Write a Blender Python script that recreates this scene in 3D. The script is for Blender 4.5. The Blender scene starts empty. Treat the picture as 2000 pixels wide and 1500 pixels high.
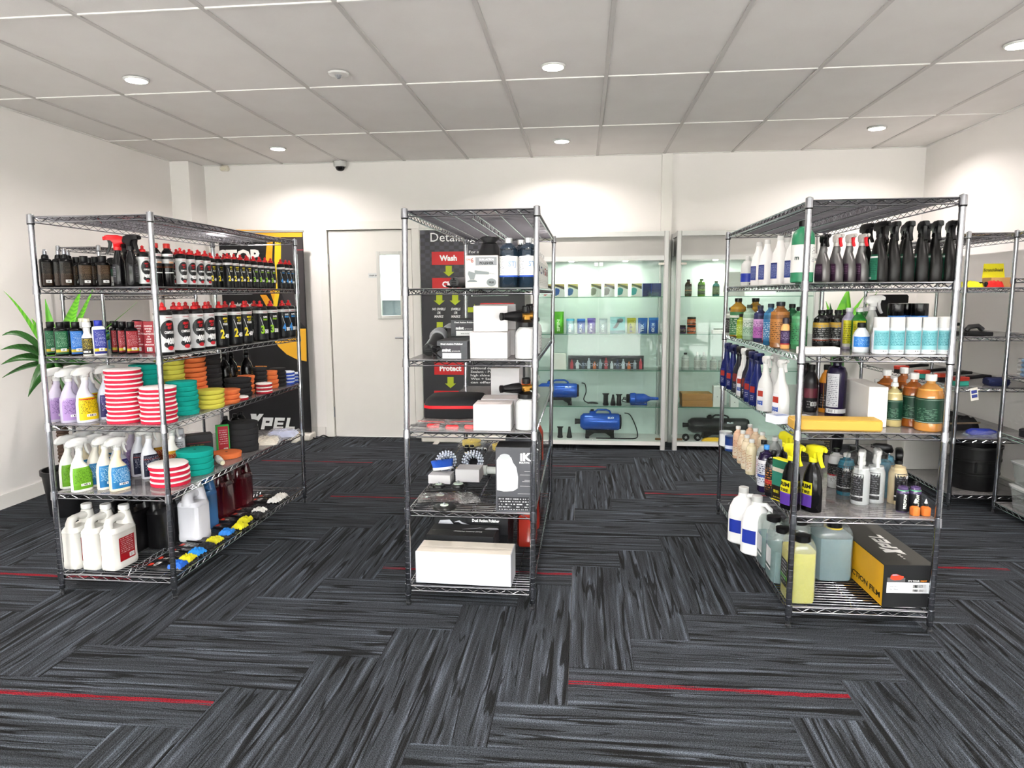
import bpy, math, random
from mathutils import Vector, Matrix
PI = math.pi
S = bpy.context.scene
C = S.collection
# ---------------------------------------------------------------- camera
F_PX, PITCH, YAW, ROLL, CAM_H = 1345.1, 0.12877, 0.10184, -0.00671, 1.3961
_cy, _sy, _cp, _sp = math.cos(YAW), math.sin(YAW), math.cos(PITCH), math.sin(PITCH)
FWD = Vector((-_sy*_cp, _cy*_cp, -_sp)); _r = Vector((_cy, _sy, 0)); _u = _r.cross(FWD)
RGT = math.cos(ROLL)*_r + math.sin(ROLL)*_u
UPV = -math.sin(ROLL)*_r + math.cos(ROLL)*_u
CAM = Vector((0, 0, CAM_H))
cd = bpy.data.cameras.new('camera'); co = bpy.data.objects.new('camera', cd); C.objects.link(co)
cd.sensor_width = 36; cd.lens = 36*F_PX/2000; cd.clip_start = .05; cd.clip_end = 200
m = Matrix((RGT, UPV, -FWD)).transposed().to_4x4(); m.translation = CAM
co.matrix_world = m
S.camera = co
# ---------------------------------------------------------------- light
w = bpy.data.worlds.new('overcast_sky'); S.world = w; w.use_nodes = True
bg = w.node_tree.nodes['Background']; bg.inputs[0].default_value = (.97, .985, 1, 1); bg.inputs[1].default_value = 13
sl = bpy.data.lights.new('sun', 'SUN'); sl.energy = 26; sl.angle = .01; sl.color = (1, .98, .97)
so = bpy.data.objects.new('sun', sl); C.objects.link(so); so.rotation_euler = (-.5, .18, 0)     # high, from beyond the rear wall: it lights the forecourt, not the room
S.view_settings.view_transform = 'Standard'; S.view_settings.look = 'None'
S.view_settings.gamma = 1; S.view_settings.use_curve_mapping = False
S.view_settings.exposure = 0.46
LAMP_W, LAMP_COL = 14.5, (1, .925, .875)
S.cycles.max_bounces = 5; S.cycles.diffuse_bounces = 3; S.cycles.glossy_bounces = 2; S.cycles.transmission_bounces = 2; S.cycles.transparent_max_bounces = 9
S.cycles.adaptive_threshold = .16
# ---------------------------------------------------------------- room numbers (metres)
XL, XR, YB, YF, ZC = -3.85, 2.985, 6.57, -2.2, 2.654
# ---------------------------------------------------------------- placing helpers
def ray(px, py): return (px-1000)/F_PX*RGT + (750-py)/F_PX*UPV + FWD
def at_z(px, py, z): D = ray(px, py); return CAM + D*((z-CAM_H)/D.z)
def at_y(px, py, y): D = ray(px, py); return CAM + D*(y/D.y)
def at_x(px, py, x): D = ray(px, py); return CAM + D*(x/D.x)
def proj(p): q = Vector(p)-CAM; k = q.dot(FWD); return 1000+F_PX*q.dot(RGT)/k, 750-F_PX*q.dot(UPV)/k
rnd = random.Random(7)
# ---------------------------------------------------------------- materials
MATS = {}
def _mat(name):
    m = bpy.data.materials.new(name); m.use_nodes = True
    nt = m.node_tree; b = nt.nodes['Principled BSDF']; return m, nt, b
def srgb(h):
    if isinstance(h, str):
        h = h.lstrip('#'); v = [int(h[i:i+2], 16)/255 for i in (0, 2, 4)]
    else: v = [x/255 for x in h]
    return tuple([(x/12.92 if x <= .04045 else ((x+.055)/1.055)**2.4) for x in v]+[1])
def M(col, rough=.45, metal=0, var=.06, spec=.32, coat=0, emit=0):
    """plain procedural material: colour with a faint mottled variation"""
    key = ('M', col, rough, metal, var, spec, coat, emit)
    if key in MATS: return MATS[key]
    m, nt, b = _mat('m_'+str(col).strip('#')); N = nt.nodes; Lk = nt.links
    c = srgb(col)
    if var > 0:
        tc = N.new('ShaderNodeTexCoord'); no = N.new('ShaderNodeTexNoise'); no.inputs['Scale'].default_value = 9
        no.inputs['Detail'].default_value = 1
        mx = N.new('ShaderNodeMix'); mx.data_type = 'RGBA'
        mx.inputs[6].default_value = tuple(x*(1-var) for x in c[:3])+(1,)
        mx.inputs[7].default_value = tuple(min(1, x*(1+var)) for x in c[:3])+(1,)
        Lk.new(tc.outputs['Object'], no.inputs['Vector']); Lk.new(no.outputs['Fac'], mx.inputs[0]); Lk.new(mx.outputs[2], b.inputs['Base Color'])
    else: b.inputs['Base Color'].default_value = c
    b.inputs['Roughness'].default_value = rough; b.inputs['Metallic'].default_value = metal
    b.inputs['Specular IOR Level'].default_value = spec
    if coat: b.inputs['Coat Weight'].default_value = coat
    if emit: b.inputs['Emission Color'].default_value = c; b.inputs['Emission Strength'].default_value = emit
    MATS[key] = m; return m
def CLEAR(col, opaque=.3, rough=.08, gloss=.12):
    """thin see-through plastic or glass: transparent tint + some body + fresnel gloss"""
    key = ('C', col, opaque, rough, gloss)
    if key in MATS: return MATS[key]
    m, nt, b = _mat('clear_'+str(col).strip('#')); N = nt.nodes; Lk = nt.links
    c = srgb(col)
    tr = N.new('ShaderNodeBsdfTransparent'); tr.inputs[0].default_value = c
    df = N.new('ShaderNodeBsdfDiffuse'); df.inputs[0].default_value = c
    gl = N.new('ShaderNodeBsdfGlossy'); gl.inputs['Roughness'].default_value = rough
    lw = N.new('ShaderNodeLayerWeight'); fr = N.new('ShaderNodeMath'); fr.operation = 'POWER'; fr.inputs[1].default_value = 4.5; Lk.new(lw.outputs['Facing'], fr.inputs[0])
    ad = N.new('ShaderNodeMath'); ad.operation = 'MULTIPLY_ADD'; ad.inputs[1].default_value = .55; ad.inputs[2].default_value = .018+gloss*.12
    m1 = N.new('ShaderNodeMixShader'); m1.inputs[0].default_value = opaque
    m2 = N.new('ShaderNodeMixShader')
    Lk.new(tr.outputs[0], m1.inputs[1]); Lk.new(df.outputs[0], m1.inputs[2])
    Lk.new(fr.outputs[0], ad.inputs[0]); Lk.new(ad.outputs[0], m2.inputs[0])
    Lk.new(m1.outputs[0], m2.inputs[1]); Lk.new(gl.outputs[0], m2.inputs[2])
    Lk.new(m2.outputs[0], N['Material Output'].inputs[0])
    N.remove(b)
    MATS[key] = m; return m
def PRINT(bands, ink=None, area=(.1, .9, .1, .9), rows=14, code=None, rough=.4, key=None):
    """flat print on a label: bands = [(v_start, colour), ...] from bottom to top, word-like lines of
    ink inside area (u0,u1,v0,v1), code = (u0,u1,v0,v1) a white bar code patch"""
    k = ('P', tuple(bands), ink, area, rows, code, rough)
    if k in MATS: return MATS[k]
    m, nt, b = _mat('print'); N = nt.nodes; Lk = nt.links
    b.inputs['Roughness'].default_value = rough; b.inputs['Specular IOR Level'].default_value = .25
    uv = N.new('ShaderNodeUVMap'); sx = N.new('ShaderNodeSeparateXYZ'); Lk.new(uv.outputs[0], sx.inputs[0])
    U, V = sx.outputs[0], sx.outputs[1]
    def mt(op, a, bb=None, cc=None):
        n = N.new('ShaderNodeMath'); n.operation = op
        for i, x in enumerate((a, bb, cc)):
            if x is None: continue
            if isinstance(x, (int, float)): n.inputs[i].default_value = x
            else: Lk.new(x, n.inputs[i])
        return n.outputs[0]
    def inside(u0, u1, v0, v1):
        a = mt('MULTIPLY', mt('GREATER_THAN', U, u0), mt('LESS_THAN', U, u1))
        bb = mt('MULTIPLY', mt('GREATER_THAN', V, v0), mt('LESS_THAN', V, v1))
        return mt('MULTIPLY', a, bb)
    def mix(f, a, bb):
        n = N.new('ShaderNodeMix'); n.data_type = 'RGBA'; Lk.new(f, n.inputs[0])
        for i, x in ((6, a), (7, bb)):
            if isinstance(x, tuple): n.inputs[i].default_value = x
            else: Lk.new(x, n.inputs[i])
        return n.outputs[2]
    def srgb(h, _f=globals()['srgb']): return tuple(x*.78 for x in _f(h)[:3])+(1,)      # matt ink on paper or film
    col = srgb(bands[0][1])
    for v0, c in bands[1:]:
        col = mix(mt('GREATER_THAN', V, v0), col, srgb(c))
    if ink:
        no = N.new('ShaderNodeTexNoise'); no.noise_dimensions = '2D'; no.inputs['Scale'].default_value = 1; no.inputs['Detail'].default_value = 2
        cb = N.new('ShaderNodeCombineXYZ')
        Lk.new(mt('MULTIPLY', U, 24.0), cb.inputs[0]); Lk.new(mt('MULTIPLY', mt('FLOOR', mt('MULTIPLY', V, float(rows))), 7.3), cb.inputs[1])
        Lk.new(cb.outputs[0], no.inputs['Vector'])
        line = mt('MULTIPLY', mt('GREATER_THAN', no.outputs['Fac'], .5), mt('LESS_THAN', mt('FRACT', mt('MULTIPLY', V, float(rows))), .42))
        col = mix(mt('MULTIPLY', line, inside(*area)), col, srgb(ink))
    if code:
        u0, u1, v0, v1 = code
        wn = N.new('ShaderNodeTexWhiteNoise'); wn.noise_dimensions = '1D'
        Lk.new(mt('FLOOR', mt('MULTIPLY', U, 26/(u1-u0))), wn.inputs['W'])
        col = mix(inside(*code), col, srgb('#f0f0ee'))
        e = (u1-u0)*.1; f = (v1-v0)*.15
        col = mix(mt('MULTIPLY', inside(u0+e, u1-e, v0+f, v1-f), mt('GREATER_THAN', wn.outputs[0], .5)), col, srgb('#151515'))
    if isinstance(col, tuple): b.inputs['Base Color'].default_value = col
    else: Lk.new(col, b.inputs['Base Color'])
    MATS[k] = m; return m
CHROME = M('#a6a8ae', .16, 1, .04)
STEEL = M('#b9bcc2', .28, 1, .05)
BLACK = M('#111113', .32, 0, .06, .22); BLACKG = M('#0b0b0d', .16, 0, .06, .28); BLACKM = M('#19191b', .7, 0, .06, .15)
WHITE = M('#dad8d5', .4); WHITEG = M('#cdcdcb', .25); CREAM = M('#dfd9c8', .35)
RED = M('#c4161c', .3); GREY = M('#8b8d90', .5)
# ---------------------------------------------------------------- mesh builder
def sup(a, rx, ry, e):
    c, s = math.cos(a), math.sin(a)
    if e <= 2.01: return rx*c, ry*s
    k = (abs(c)**e+abs(s)**e)**(-1/e)           # radial super-ellipse: even angles
    return rx*c*k, ry*s*k
class MB:
    def __init__(s): s.v = []; s.f = []; s.mi = []; s.uv = {}
    def add(s, V, Fc, mat=0, mtx=None, uv=None):
        o = len(s.v)
        s.v += [tuple(mtx @ Vector(p)) for p in V] if mtx is not None else [tuple(p) for p in V]
        for q in Fc:
            s.f.append(tuple(i+o for i in q)); s.mi.append(mat)
        if uv: s.uv.update({i+o: t for i, t in enumerate(uv)})
        return s
    def box(s, c, d, bev=0, mat=0, mtx=None):
        x, y, z = c; a, b, h = d[0]/2, d[1]/2, d[2]/2
        if bev <= 0:
            V = [(x+i*a, y+j*b, z+k*h) for k in (-1, 1) for j in (-1, 1) for i in (-1, 1)]
            Fc = [(0, 2, 3, 1), (4, 5, 7, 6), (0, 1, 5, 4), (2, 6, 7, 3), (0, 4, 6, 2), (1, 3, 7, 5)]
            return s.add(V, Fc, mat, mtx)
        e = min(bev, a*.98, b*.98, h*.98); V = []; ix = {}
        for i in (-1, 1):
            for j in (-1, 1):
                for k in (-1, 1):
                    for ax in range(3):
                        p = [x+i*(a-e), y+j*(b-e), z+k*(h-e)]
                        p[ax] = (x+i*a, y+j*b, z+k*h)[ax]
                        ix[i, j, k, ax] = len(V); V.append(tuple(p))
        Fc = []
        def quad(ids, n):
            p = [Vector(V[t]) for t in ids]; nn = (p[1]-p[0]).cross(p[2]-p[0])
            Fc.append(tuple(ids) if nn.dot(n) > 0 else tuple(reversed(ids)))
        for ax in range(3):
            o1, o2 = [t for t in range(3) if t != ax]
            for sg in (-1, 1):
                ids = []
                for p, q in ((-1, -1), (1, -1), (1, 1), (-1, 1)):
                    k = [0]*3; k[ax] = sg; k[o1] = p; k[o2] = q; ids.append(ix[k[0], k[1], k[2], ax])
                n = Vector((0, 0, 0)); n[ax] = sg; quad(ids, n)
            for p in (-1, 1):
                for q in (-1, 1):
                    k0 = [0]*3; k0[o1] = p; k0[o2] = q; k1 = k0[:]; k0[ax] = -1; k1[ax] = 1
                    ids = [ix[(*k0, o1)], ix[(*k1, o1)], ix[(*k1, o2)], ix[(*k0, o2)]]
                    n = Vector((0, 0, 0)); n[o1] = p; n[o2] = q; quad(ids, n)
        for i in (-1, 1):
            for j in (-1, 1):
                for k in (-1, 1): quad([ix[i, j, k, 0], ix[i, j, k, 1], ix[i, j, k, 2]], Vector((i, j, k)))
        return s.add(V, Fc, mat, mtx)
    def loft(s, secs, n=16, mat=0, mtx=None, cap=True):
        """secs: (z, rx, ry, e, dx, dy)"""
        V = []; Fc = []
        for q in secs:
            z, rx, ry, e, dx, dy = (list(q)+[None]*6)[:6]
            ry = rx if ry is None else ry; e = 2 if e is None else e; dx = dx or 0; dy = dy or 0
            for i in range(n):
                x, y = sup(2*PI*(i+.5)/n, rx, ry, e); V.append((x+dx, y+dy, z))
        for k in range(len(secs)-1):
            for i in range(n):
                j = (i+1) % n; Fc.append((k*n+i, k*n+j, (k+1)*n+j, (k+1)*n+i))
        if cap: Fc.append(tuple(range(n-1, -1, -1))); Fc.append(tuple((len(secs)-1)*n+i for i in range(n)))
        return s.add(V, Fc, mat, mtx)
    def tube(s, pts, r, n=6, mat=0, mtx=None, closed=False):
        P = [Vector(p) for p in pts]; V = []; Fc = []; m = len(P)
        ref = None
        for i, p in enumerate(P):
            t = (P[(i+1) % m]-P[i-1]) if closed else (P[min(i+1, m-1)]-P[max(i-1, 0)])
            t.normalize()
            if ref is None: ref = Vector((0, 0, 1)) if abs(t.z) < .9 else Vector((1, 0, 0))
            a = t.cross(ref).normalized(); b = a.cross(t).normalized(); ref = b
            rr = r[i] if isinstance(r, (list, tuple)) else r
            for k in range(n):
                an = 2*PI*k/n; V.append(p+a*(rr*math.cos(an))+b*(rr*math.sin(an)))
        for i in range(m if closed else m-1):
            for k in range(n):
                i2 = (i+1) % m; Fc.append((i*n+k, i*n+(k+1) % n, i2*n+(k+1) % n, i2*n+k))
        if not closed: Fc.append(tuple(range(n-1, -1, -1))); Fc.append(tuple((m-1)*n+i for i in range(n)))
        return s.add(V, Fc, mat, mtx)
    def prism(s, poly, y0, y1, mat=0, mtx=None):
        """outline in x,z extruded along y"""
        n = len(poly); V = [(x, y0, z) for x, z in poly]+[(x, y1, z) for x, z in poly]
        Fc = [tuple(range(n)), tuple(range(2*n-1, n-1, -1))]+[(i, i+n, (i+1) % n+n, (i+1) % n) for i in range(n)]
        return s.add(V, Fc, mat, mtx)
    def mesh(s, name, mats, ang=38, smooth=True):
        me = bpy.data.meshes.new(name); me.from_pydata(s.v, [], s.f)
        for mt in (mats if isinstance(mats, (list, tuple)) else [mats]): me.materials.append(mt)
        me.polygons.foreach_set('material_index', s.mi)
        if s.uv:
            l = me.uv_layers.new(name='UVMap')
            for p in me.polygons:
                for li, vi in zip(p.loop_indices, p.vertices): l.data[li].uv = s.uv.get(vi, (0, 0))
        me.polygons.foreach_set('use_smooth', [smooth]*len(s.f))
        me.update()
        if smooth: me.set_sharp_from_angle(angle=math.radians(ang))
        return me
def wrap_patch(secs, z0, z1, a0, a1, out=.0008, nu=8, nv=6):
    """a label lying on a loft between heights z0..z1 and angles a0..a1 (degrees, 0 = +x)"""
    def ev(z):
        for p, q in zip(secs, secs[1:]):
            if p[0] <= z <= q[0] and q[0] > p[0]:
                t = (z-p[0])/(q[0]-p[0]); P = (list(p)+[None]*6)[:6]; Q = (list(q)+[None]*6)[:6]
                f = lambda k, d: (P[k] if P[k] is not None else d(P))*(1-t)+(Q[k] if Q[k] is not None else d(Q))*t
                return f(1, lambda A: 0), f(2, lambda A: A[1]), f(3, lambda A: 2), f(4, lambda A: 0), f(5, lambda A: 0)
        P = (list(secs[-1])+[None]*6)[:6]; return P[1], P[2] or P[1], P[3] or 2, P[4] or 0, P[5] or 0
    def S_(u, v):
        z = z0+(z1-z0)*v; rx, ry, e, dx, dy = ev(z); a = math.radians(a0+(a1-a0)*u)
        x, y = sup(a, rx+out, ry+out, e); return (x+dx, y+dy, z)
    V = []; T = []; Fc = []
    for j in range(nv+1):
        for i in range(nu+1): V.append(S_(i/nu, j/nv)); T.append((i/nu, j/nv))
    for j in range(nv):
        for i in range(nu):
            k = j*(nu+1)+i; Fc.append((k, k+1, k+nu+2, k+nu+1))
    return V, Fc, T, S_
TXT = {}
def text_raw(s, bold=0, res=2):
    """outline of a word in the built-in font as flat triangles, normalised to cap height 1, origin left bottom"""
    k = (s, bold)
    if k in TXT: return TXT[k]
    cu = bpy.data.curves.new('t', 'FONT'); cu.body = s; cu.size = 1; cu.resolution_u = res; cu.offset = bold; cu.fill_mode = 'FRONT'
    ob = bpy.data.objects.new('t', cu); C.objects.link(ob)
    me = bpy.data.meshes.new_from_object(ob)
    V = [tuple(v.co) for v in me.vertices]; Fc = [tuple(p.vertices) for p in me.polygons]
    bpy.data.objects.remove(ob); bpy.data.meshes.remove(me); bpy.data.curves.remove(cu)
    if V:
        x0 = min(v[0] for v in V); x1 = max(v[0] for v in V)
        V = [(v[0]-x0, v[1]) for v in V]; wd = x1-x0
    else: wd = 0
    TXT[k] = (V, Fc, wd); return TXT[k]
CAPH = .73
def text(mb, s, org, ux, uy, h, mat=0, width=None, bold=.02, shear=0, align='c', fn=None):
    """lay a word on a plane: org = centre (or left) of its base line, ux/uy unit vectors, h = cap height.
    fn maps (u,v) in metres to a 3-d point instead (curved labels)"""
    V, Fc, wd = text_raw(s, bold)
    k = h/CAPH; sx = k if width is None else width/max(wd, 1e-6)
    off = {'c': -wd*sx/2, 'l': 0, 'r': -wd*sx}[align]
    W = []
    for x, y in V:
        a = x*sx+off+shear*y*k; b = y*k
        W.append(fn(a, b) if fn else Vector(org)+Vector(ux)*a+Vector(uy)*b)
    mb.add(W, Fc, mat); return wd*sx
# ---------------------------------------------------------------- object helpers
def obj(name, me, parent=None, loc=None, rz=0, kind=None):
    o = bpy.data.objects.new(name, me); C.objects.link(o)
    if parent: o.parent = parent
    if loc is not None: o.location = loc
    if rz: o.rotation_euler = (0, 0, rz)
    if kind: o['kind'] = kind
    return o
def tag(o, label, cat, group=None):
    o['label'] = label; o['category'] = cat
    if group: o['group'] = group
    return o
def struct(name, me, parent=None, loc=None):
    o = obj(name, me, parent, loc)
    if parent is None: o['kind'] = 'structure'
    return o
def thing(name, label, cat, loc=(0, 0, 0), rz=0, group=None, s=1, tilt=None):
    e = bpy.data.objects.new(name, None); C.objects.link(e); e.empty_display_size = .05
    e.location = loc; e.rotation_euler = (tilt[0], tilt[1], rz) if tilt else (0, 0, rz)
    e.scale = (s, s, s) if isinstance(s, (int, float)) else s
    return tag(e, label, cat, group)
def grow(parts, parent):
    for p in parts:
        nm, me = p[0], p[1]; o = obj(nm, me, parent)
        if len(p) > 3 and p[3]: o['label'] = p[3]
        if len(p) > 2 and p[2]: grow(p[2], o)
UNITS = []          # goods that may be nudged apart before they touch
def put(kind, name, label, cat, loc, rz=0, group=None, s=1, tilt=None, unit=None):
    """one thing of a kind: an empty with its parts and sub-parts; alike things share mesh data"""
    t = thing(name, label, cat, loc, rz, group, s, tilt); grow(kind, t)
    if unit is not None: unit.append(t)
    else: UNITS.append([t])
    return t
# ================================================================ the room
def noise_mat(name, cols, scale, rough=.8, bump=0, bscale=200, detail=4):
    m, nt, b = _mat(name); N = nt.nodes; Lk = nt.links
    tc = N.new('ShaderNodeTexCoord'); no = N.new('ShaderNodeTexNoise'); no.inputs['Scale'].default_value = scale; no.inputs['Detail'].default_value = detail
    cr = N.new('ShaderNodeValToRGB'); el = cr.color_ramp.elements
    el[0].color = srgb(cols[0]); el[1].color = srgb(cols[1]); el[0].position = .3; el[1].position = .7
    Lk.new(tc.outputs['Object'], no.inputs['Vector']); Lk.new(no.outputs['Fac'], cr.inputs[0]); Lk.new(cr.outputs[0], b.inputs['Base Color'])
    b.inputs['Roughness'].default_value = rough
    if bump:
        n2 = N.new('ShaderNodeTexNoise'); n2.inputs['Scale'].default_value = bscale; n2.inputs['Detail'].default_value = 3
        bp = N.new('ShaderNodeBump'); bp.inputs['Strength'].default_value = bump; bp.inputs['Distance'].default_value = .002
        Lk.new(tc.outputs['Object'], n2.inputs['Vector']); Lk.new(n2.outputs['Fac'], bp.inputs['Height']); Lk.new(bp.outputs[0], b.inputs['Normal'])
    return m
WALL = noise_mat('wall_paint', ('#ece8e5', '#f0ece9'), 1.2, .75, .06, 300)
CEIL = noise_mat('ceiling_board', ('#e4e0dd', '#e9e6e3'), 3, .9, .35, 260)
BARM = M('#e9e7e3', .45, 0, .02); BAR_SHADED = M('#c9c5c2', .5, 0, .02)  # same tee bars; the darker copy paints shade into the lengthwise ones
TRIM = M('#e9e6e1', .45, 0, .02)
CONC = noise_mat('concrete', ('#a9a8a4', '#bebcb6'), .6, .9)
def carpet_mat(name, red):
    m, nt, b = _mat(name); N = nt.nodes; Lk = nt.links
    b.inputs['Roughness'].default_value = .95; b.inputs['Specular IOR Level'].default_value = .12
    tc = N.new('ShaderNodeTexCoord'); oi = N.new('ShaderNodeObjectInfo')
    def mt(op, a, bb=None, cc=None):
        n = N.new('ShaderNodeMath'); n.operation = op
        for i, x in enumerate((a, bb, cc)):
            if x is None: continue
            if isinstance(x, (int, float)): n.inputs[i].default_value = x
            else: Lk.new(x, n.inputs[i])
        return n.outputs[0]
    off = mt('MULTIPLY', oi.outputs['Random'], 57.0)
    def streak(sx, sy, detail, dist=0):
        mp = N.new('ShaderNodeMapping'); mp.inputs['Scale'].default_value = (sx, sy, 1)
        cb = N.new('ShaderNodeCombineXYZ'); Lk.new(off, cb.inputs[0]); Lk.new(off, cb.inputs[1]); Lk.new(cb.outputs[0], mp.inputs['Location'])
        Lk.new(tc.outputs['Object'], mp.inputs['Vector'])
        no = N.new('ShaderNodeTexNoise'); no.noise_dimensions = '2D'; no.inputs['Scale'].default_value = 1; no.inputs['Detail'].default_value = detail; no.inputs['Distortion'].default_value = dist
        Lk.new(mp.outputs[0], no.inputs['Vector']); return no.outputs['Fac']
    def ramp(f, pts, interp='LINEAR'):
        cr = N.new('ShaderNodeValToRGB'); cr.color_ramp.interpolation = interp; el = cr.color_ramp.elements
        while len(el) < len(pts): el.new(.5)
        for e, (p, c) in zip(el, pts): e.position = p; e.color = c if isinstance(c, tuple) else srgb(c)
        Lk.new(f, cr.inputs[0]); return cr.outputs[0]
    def mix(f, a, bb, mode='MIX'):
        n = N.new('ShaderNodeMix'); n.data_type = 'RGBA'; n.blend_type = mode
        if isinstance(f, (int, float)): n.inputs[0].default_value = f
        else: Lk.new(f, n.inputs[0])
        for i, x in ((6, a), (7, bb)):
            if isinstance(x, tuple): n.inputs[i].default_value = x
            else: Lk.new(x, n.inputs[i])
        return n.outputs[2]
    base = ramp(streak(1.6, 50, 4, .3), [(.28, '#2a2b2e'), (.44, '#35383c'), (.57, '#3f4349'), (.74, '#5c626b')])
    dark = ramp(streak(2.1, 40, 3.5, .8), [(.55, (0, 0, 0, 1)), (.62, (.88, .88, .88, 1))])
    col = mix(dark, base, srgb('#151413'))
    if red:
        sp = N.new('ShaderNodeSeparateXYZ'); Lk.new(tc.outputs['Object'], sp.inputs[0])
        wob = mt('MULTIPLY_ADD', streak(4, 3, 3), .03, -.015)
        dd = mt('ABSOLUTE', mt('ADD', mt('SUBTRACT', sp.outputs[1], .02), wob))
        line = mt('MULTIPLY', mt('LESS_THAN', dd, .012), mt('GREATER_THAN', streak(3, 110, 3), .40))
        col = mix(mt('MULTIPLY', line, .85), col, srgb('#86101f'))
    pile = N.new('ShaderNodeTexNoise'); pile.inputs['Scale'].default_value = 270; pile.inputs['Detail'].default_value = 2
    Lk.new(tc.outputs['Object'], pile.inputs['Vector'])
    col = mix(.9, col, ramp(pile.outputs['Fac'], [(.34, (.12, .12, .12, 1)), (.66, (.95, .95, .95, 1))]), 'OVERLAY')
    rib = N.new('ShaderNodeTexWave'); rib.bands_direction = 'Y'; rib.inputs['Scale'].default_value = 62; rib.inputs['Distortion'].default_value = .4
    Lk.new(tc.outputs['Object'], rib.inputs['Vector'])
    col = mix(.3, col, rib.outputs[0], 'MULTIPLY')
    Lk.new(col, b.inputs['Base Color'])
    hh = mt('ADD', mt('MULTIPLY', pile.outputs['Fac'], .6), mt('MULTIPLY', rib.outputs['Fac'], .5))
    bp = N.new('ShaderNodeBump'); bp.inputs['Strength'].default_value = .7; bp.inputs['Distance'].default_value = .003
    Lk.new(hh, bp.inputs['Height']); Lk.new(bp.outputs[0], b.inputs['Normal'])
    return m
CARPET, CARPET_R = carpet_mat('carpet', False), carpet_mat('carpet_red_line', True)

def slab(name, x0, x1, y0, y1, z0, z1, mat, parent=None):
    return struct(name, MB().box(((x0+x1)/2, (y0+y1)/2, (z0+z1)/2), (x1-x0, y1-y0, z1-z0)).mesh(name, mat, smooth=False), parent)
floor = slab('floor', XL-.2, XR+.2, YF-.2, YB+.2, -.2, -.007, CONC)
# carpet planks in herringbone: every plank a piece of the floor
CW, CX0, CY0 = .2447, -.042, 2.207
CL = 4*CW
reds = {(-9, -1), (0, 0), (-13, 3), (-4, 4), (-7, 9), (-11, 13), (-3, 13), (2, 10), (5, 5)}
pm = {}
def plank(x0, x1, y0, y1, vert, red):
    cx, cy = (x0+x1)/2, (y0+y1)/2
    a0, a1, b0, b1 = max(x0, XL), min(x1, XR), max(y0, YF), min(y1, YB)
    if a1-a0 < .02 or b1-b0 < .02: return
    g = .0007
    k = tuple(round(t, 4) for t in (a0-cx, a1-cx, b0-cy, b1-cy))+(vert, red)
    if k not in pm:
        q = ((a0+a1)/2-cx, (b0+b1)/2-cy); d = (a1-a0-g, b1-b0-g)
        if vert: q = (q[1], -q[0]); d = (d[1], d[0])
        pm[k] = MB().box((q[0], q[1], -.0035), (d[0], d[1], .007), .0012).mesh('carpet_plank', CARPET_R if red else CARPET, smooth=False)
    obj('carpet_plank', pm[k], floor, (cx, cy, 0), PI/2 if vert else 0)
for j in range(-20, 20):
    for i in range(-18, 15):
        t = (i-j) % 8
        if t == 0: plank(CX0+i*CW, CX0+(i+4)*CW, CY0+j*CW, CY0+(j+1)*CW, False, (i, j) in reds)
        if t == 7: plank(CX0+i*CW, CX0+(i+1)*CW, CY0+j*CW, CY0+(j+4)*CW, True, False)
        # planks that start outside the loop range are cut by the walls anyway
slab('wall_left', XL-.15, XL, YF, YB+.15, -.007, ZC+.1, WALL)
slab('wall_right', XR, XR+.15, YF, YB+.15, -.007, ZC+.1, WALL)
DX0, DX1, DZ = -2.45, -1.63, 2.02
wb = MB()
for x0, x1, z0, z1 in ((XL, DX0-.03, -.007, ZC+.1), (DX1+.03, XR, -.007, ZC+.1), (DX0-.03, DX1+.03, DZ+.03, ZC+.1)):
    wb.box(((x0+x1)/2, YB+.075, (z0+z1)/2), (x1-x0, .15, z1-z0))
struct('wall_back', wb.mesh('wall_back', WALL, smooth=False))
slab('wall_column', XL, -3.665, 6.295, YB, 0, ZC, WALL)
slab('wall_front', XL, XR, YF-.12, YF, 2.45, ZC+.1, WALL)
for k in range(4):      # shop front glazing behind the photographer
    a = XL+(XR-XL)*k/4; b_ = XL+(XR-XL)*(k+1)/4
    fr = MB()
    for x in (a+.03, b_-.03): fr.box((x, YF-.06, 1.225), (.06, .1, 2.45))
    for z in (.05, 2.42): fr.box(((a+b_)/2, YF-.06, z), (b_-a-.12, .1, .1 if z < 1 else .06))
    wo = struct('window_%d' % (k+1), fr.mesh('window_frame', M('#9a9da0', .4, .6), smooth=False))
    obj('pane', MB().box(((a+b_)/2, YF-.06, 1.245), (b_-a-.12, .008, 2.29)).mesh('pane', CLEAR('#ffffff', 0, .02, 0), smooth=False), wo)
slab('pavement_front', -30, 30, -26, YF-.12, -.3, -.02, CONC)
slab('wall_opposite', -30, 30, -26.5, -26, -.3, 5.5, noise_mat('render_coat', ('#aeacaa', '#bcbab8'), .5, .9))     # building across the forecourt
for k in range(9):
    tr = thing('hedge_bush', 'round green bush outside the shop front, %s from the left' % ('first', 'second', 'third', 'fourth', 'fifth', 'sixth', 'seventh', 'eighth', 'ninth')[k], 'bush', (-14+3.4*k, -23.5, -.02), 0, 'bushes across the forecourt'); q_ = random.Random(k)
    mb = MB().loft([(0, .8), (.3, 1.25), (1, 1.6), (1.7, 1.4), (2.3, .8), (2.55, .2)], 18); mb.v = [(x*q_.uniform(.86, 1.1), y*q_.uniform(.86, 1.1), z if z < .01 else z*q_.uniform(.94, 1.05)) for x, y, z in mb.v]
    obj('foliage', mb.mesh('foliage', noise_mat('foliage', ('#2c4a20', '#4c7030'), 8, .9), 80), tr)
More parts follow.
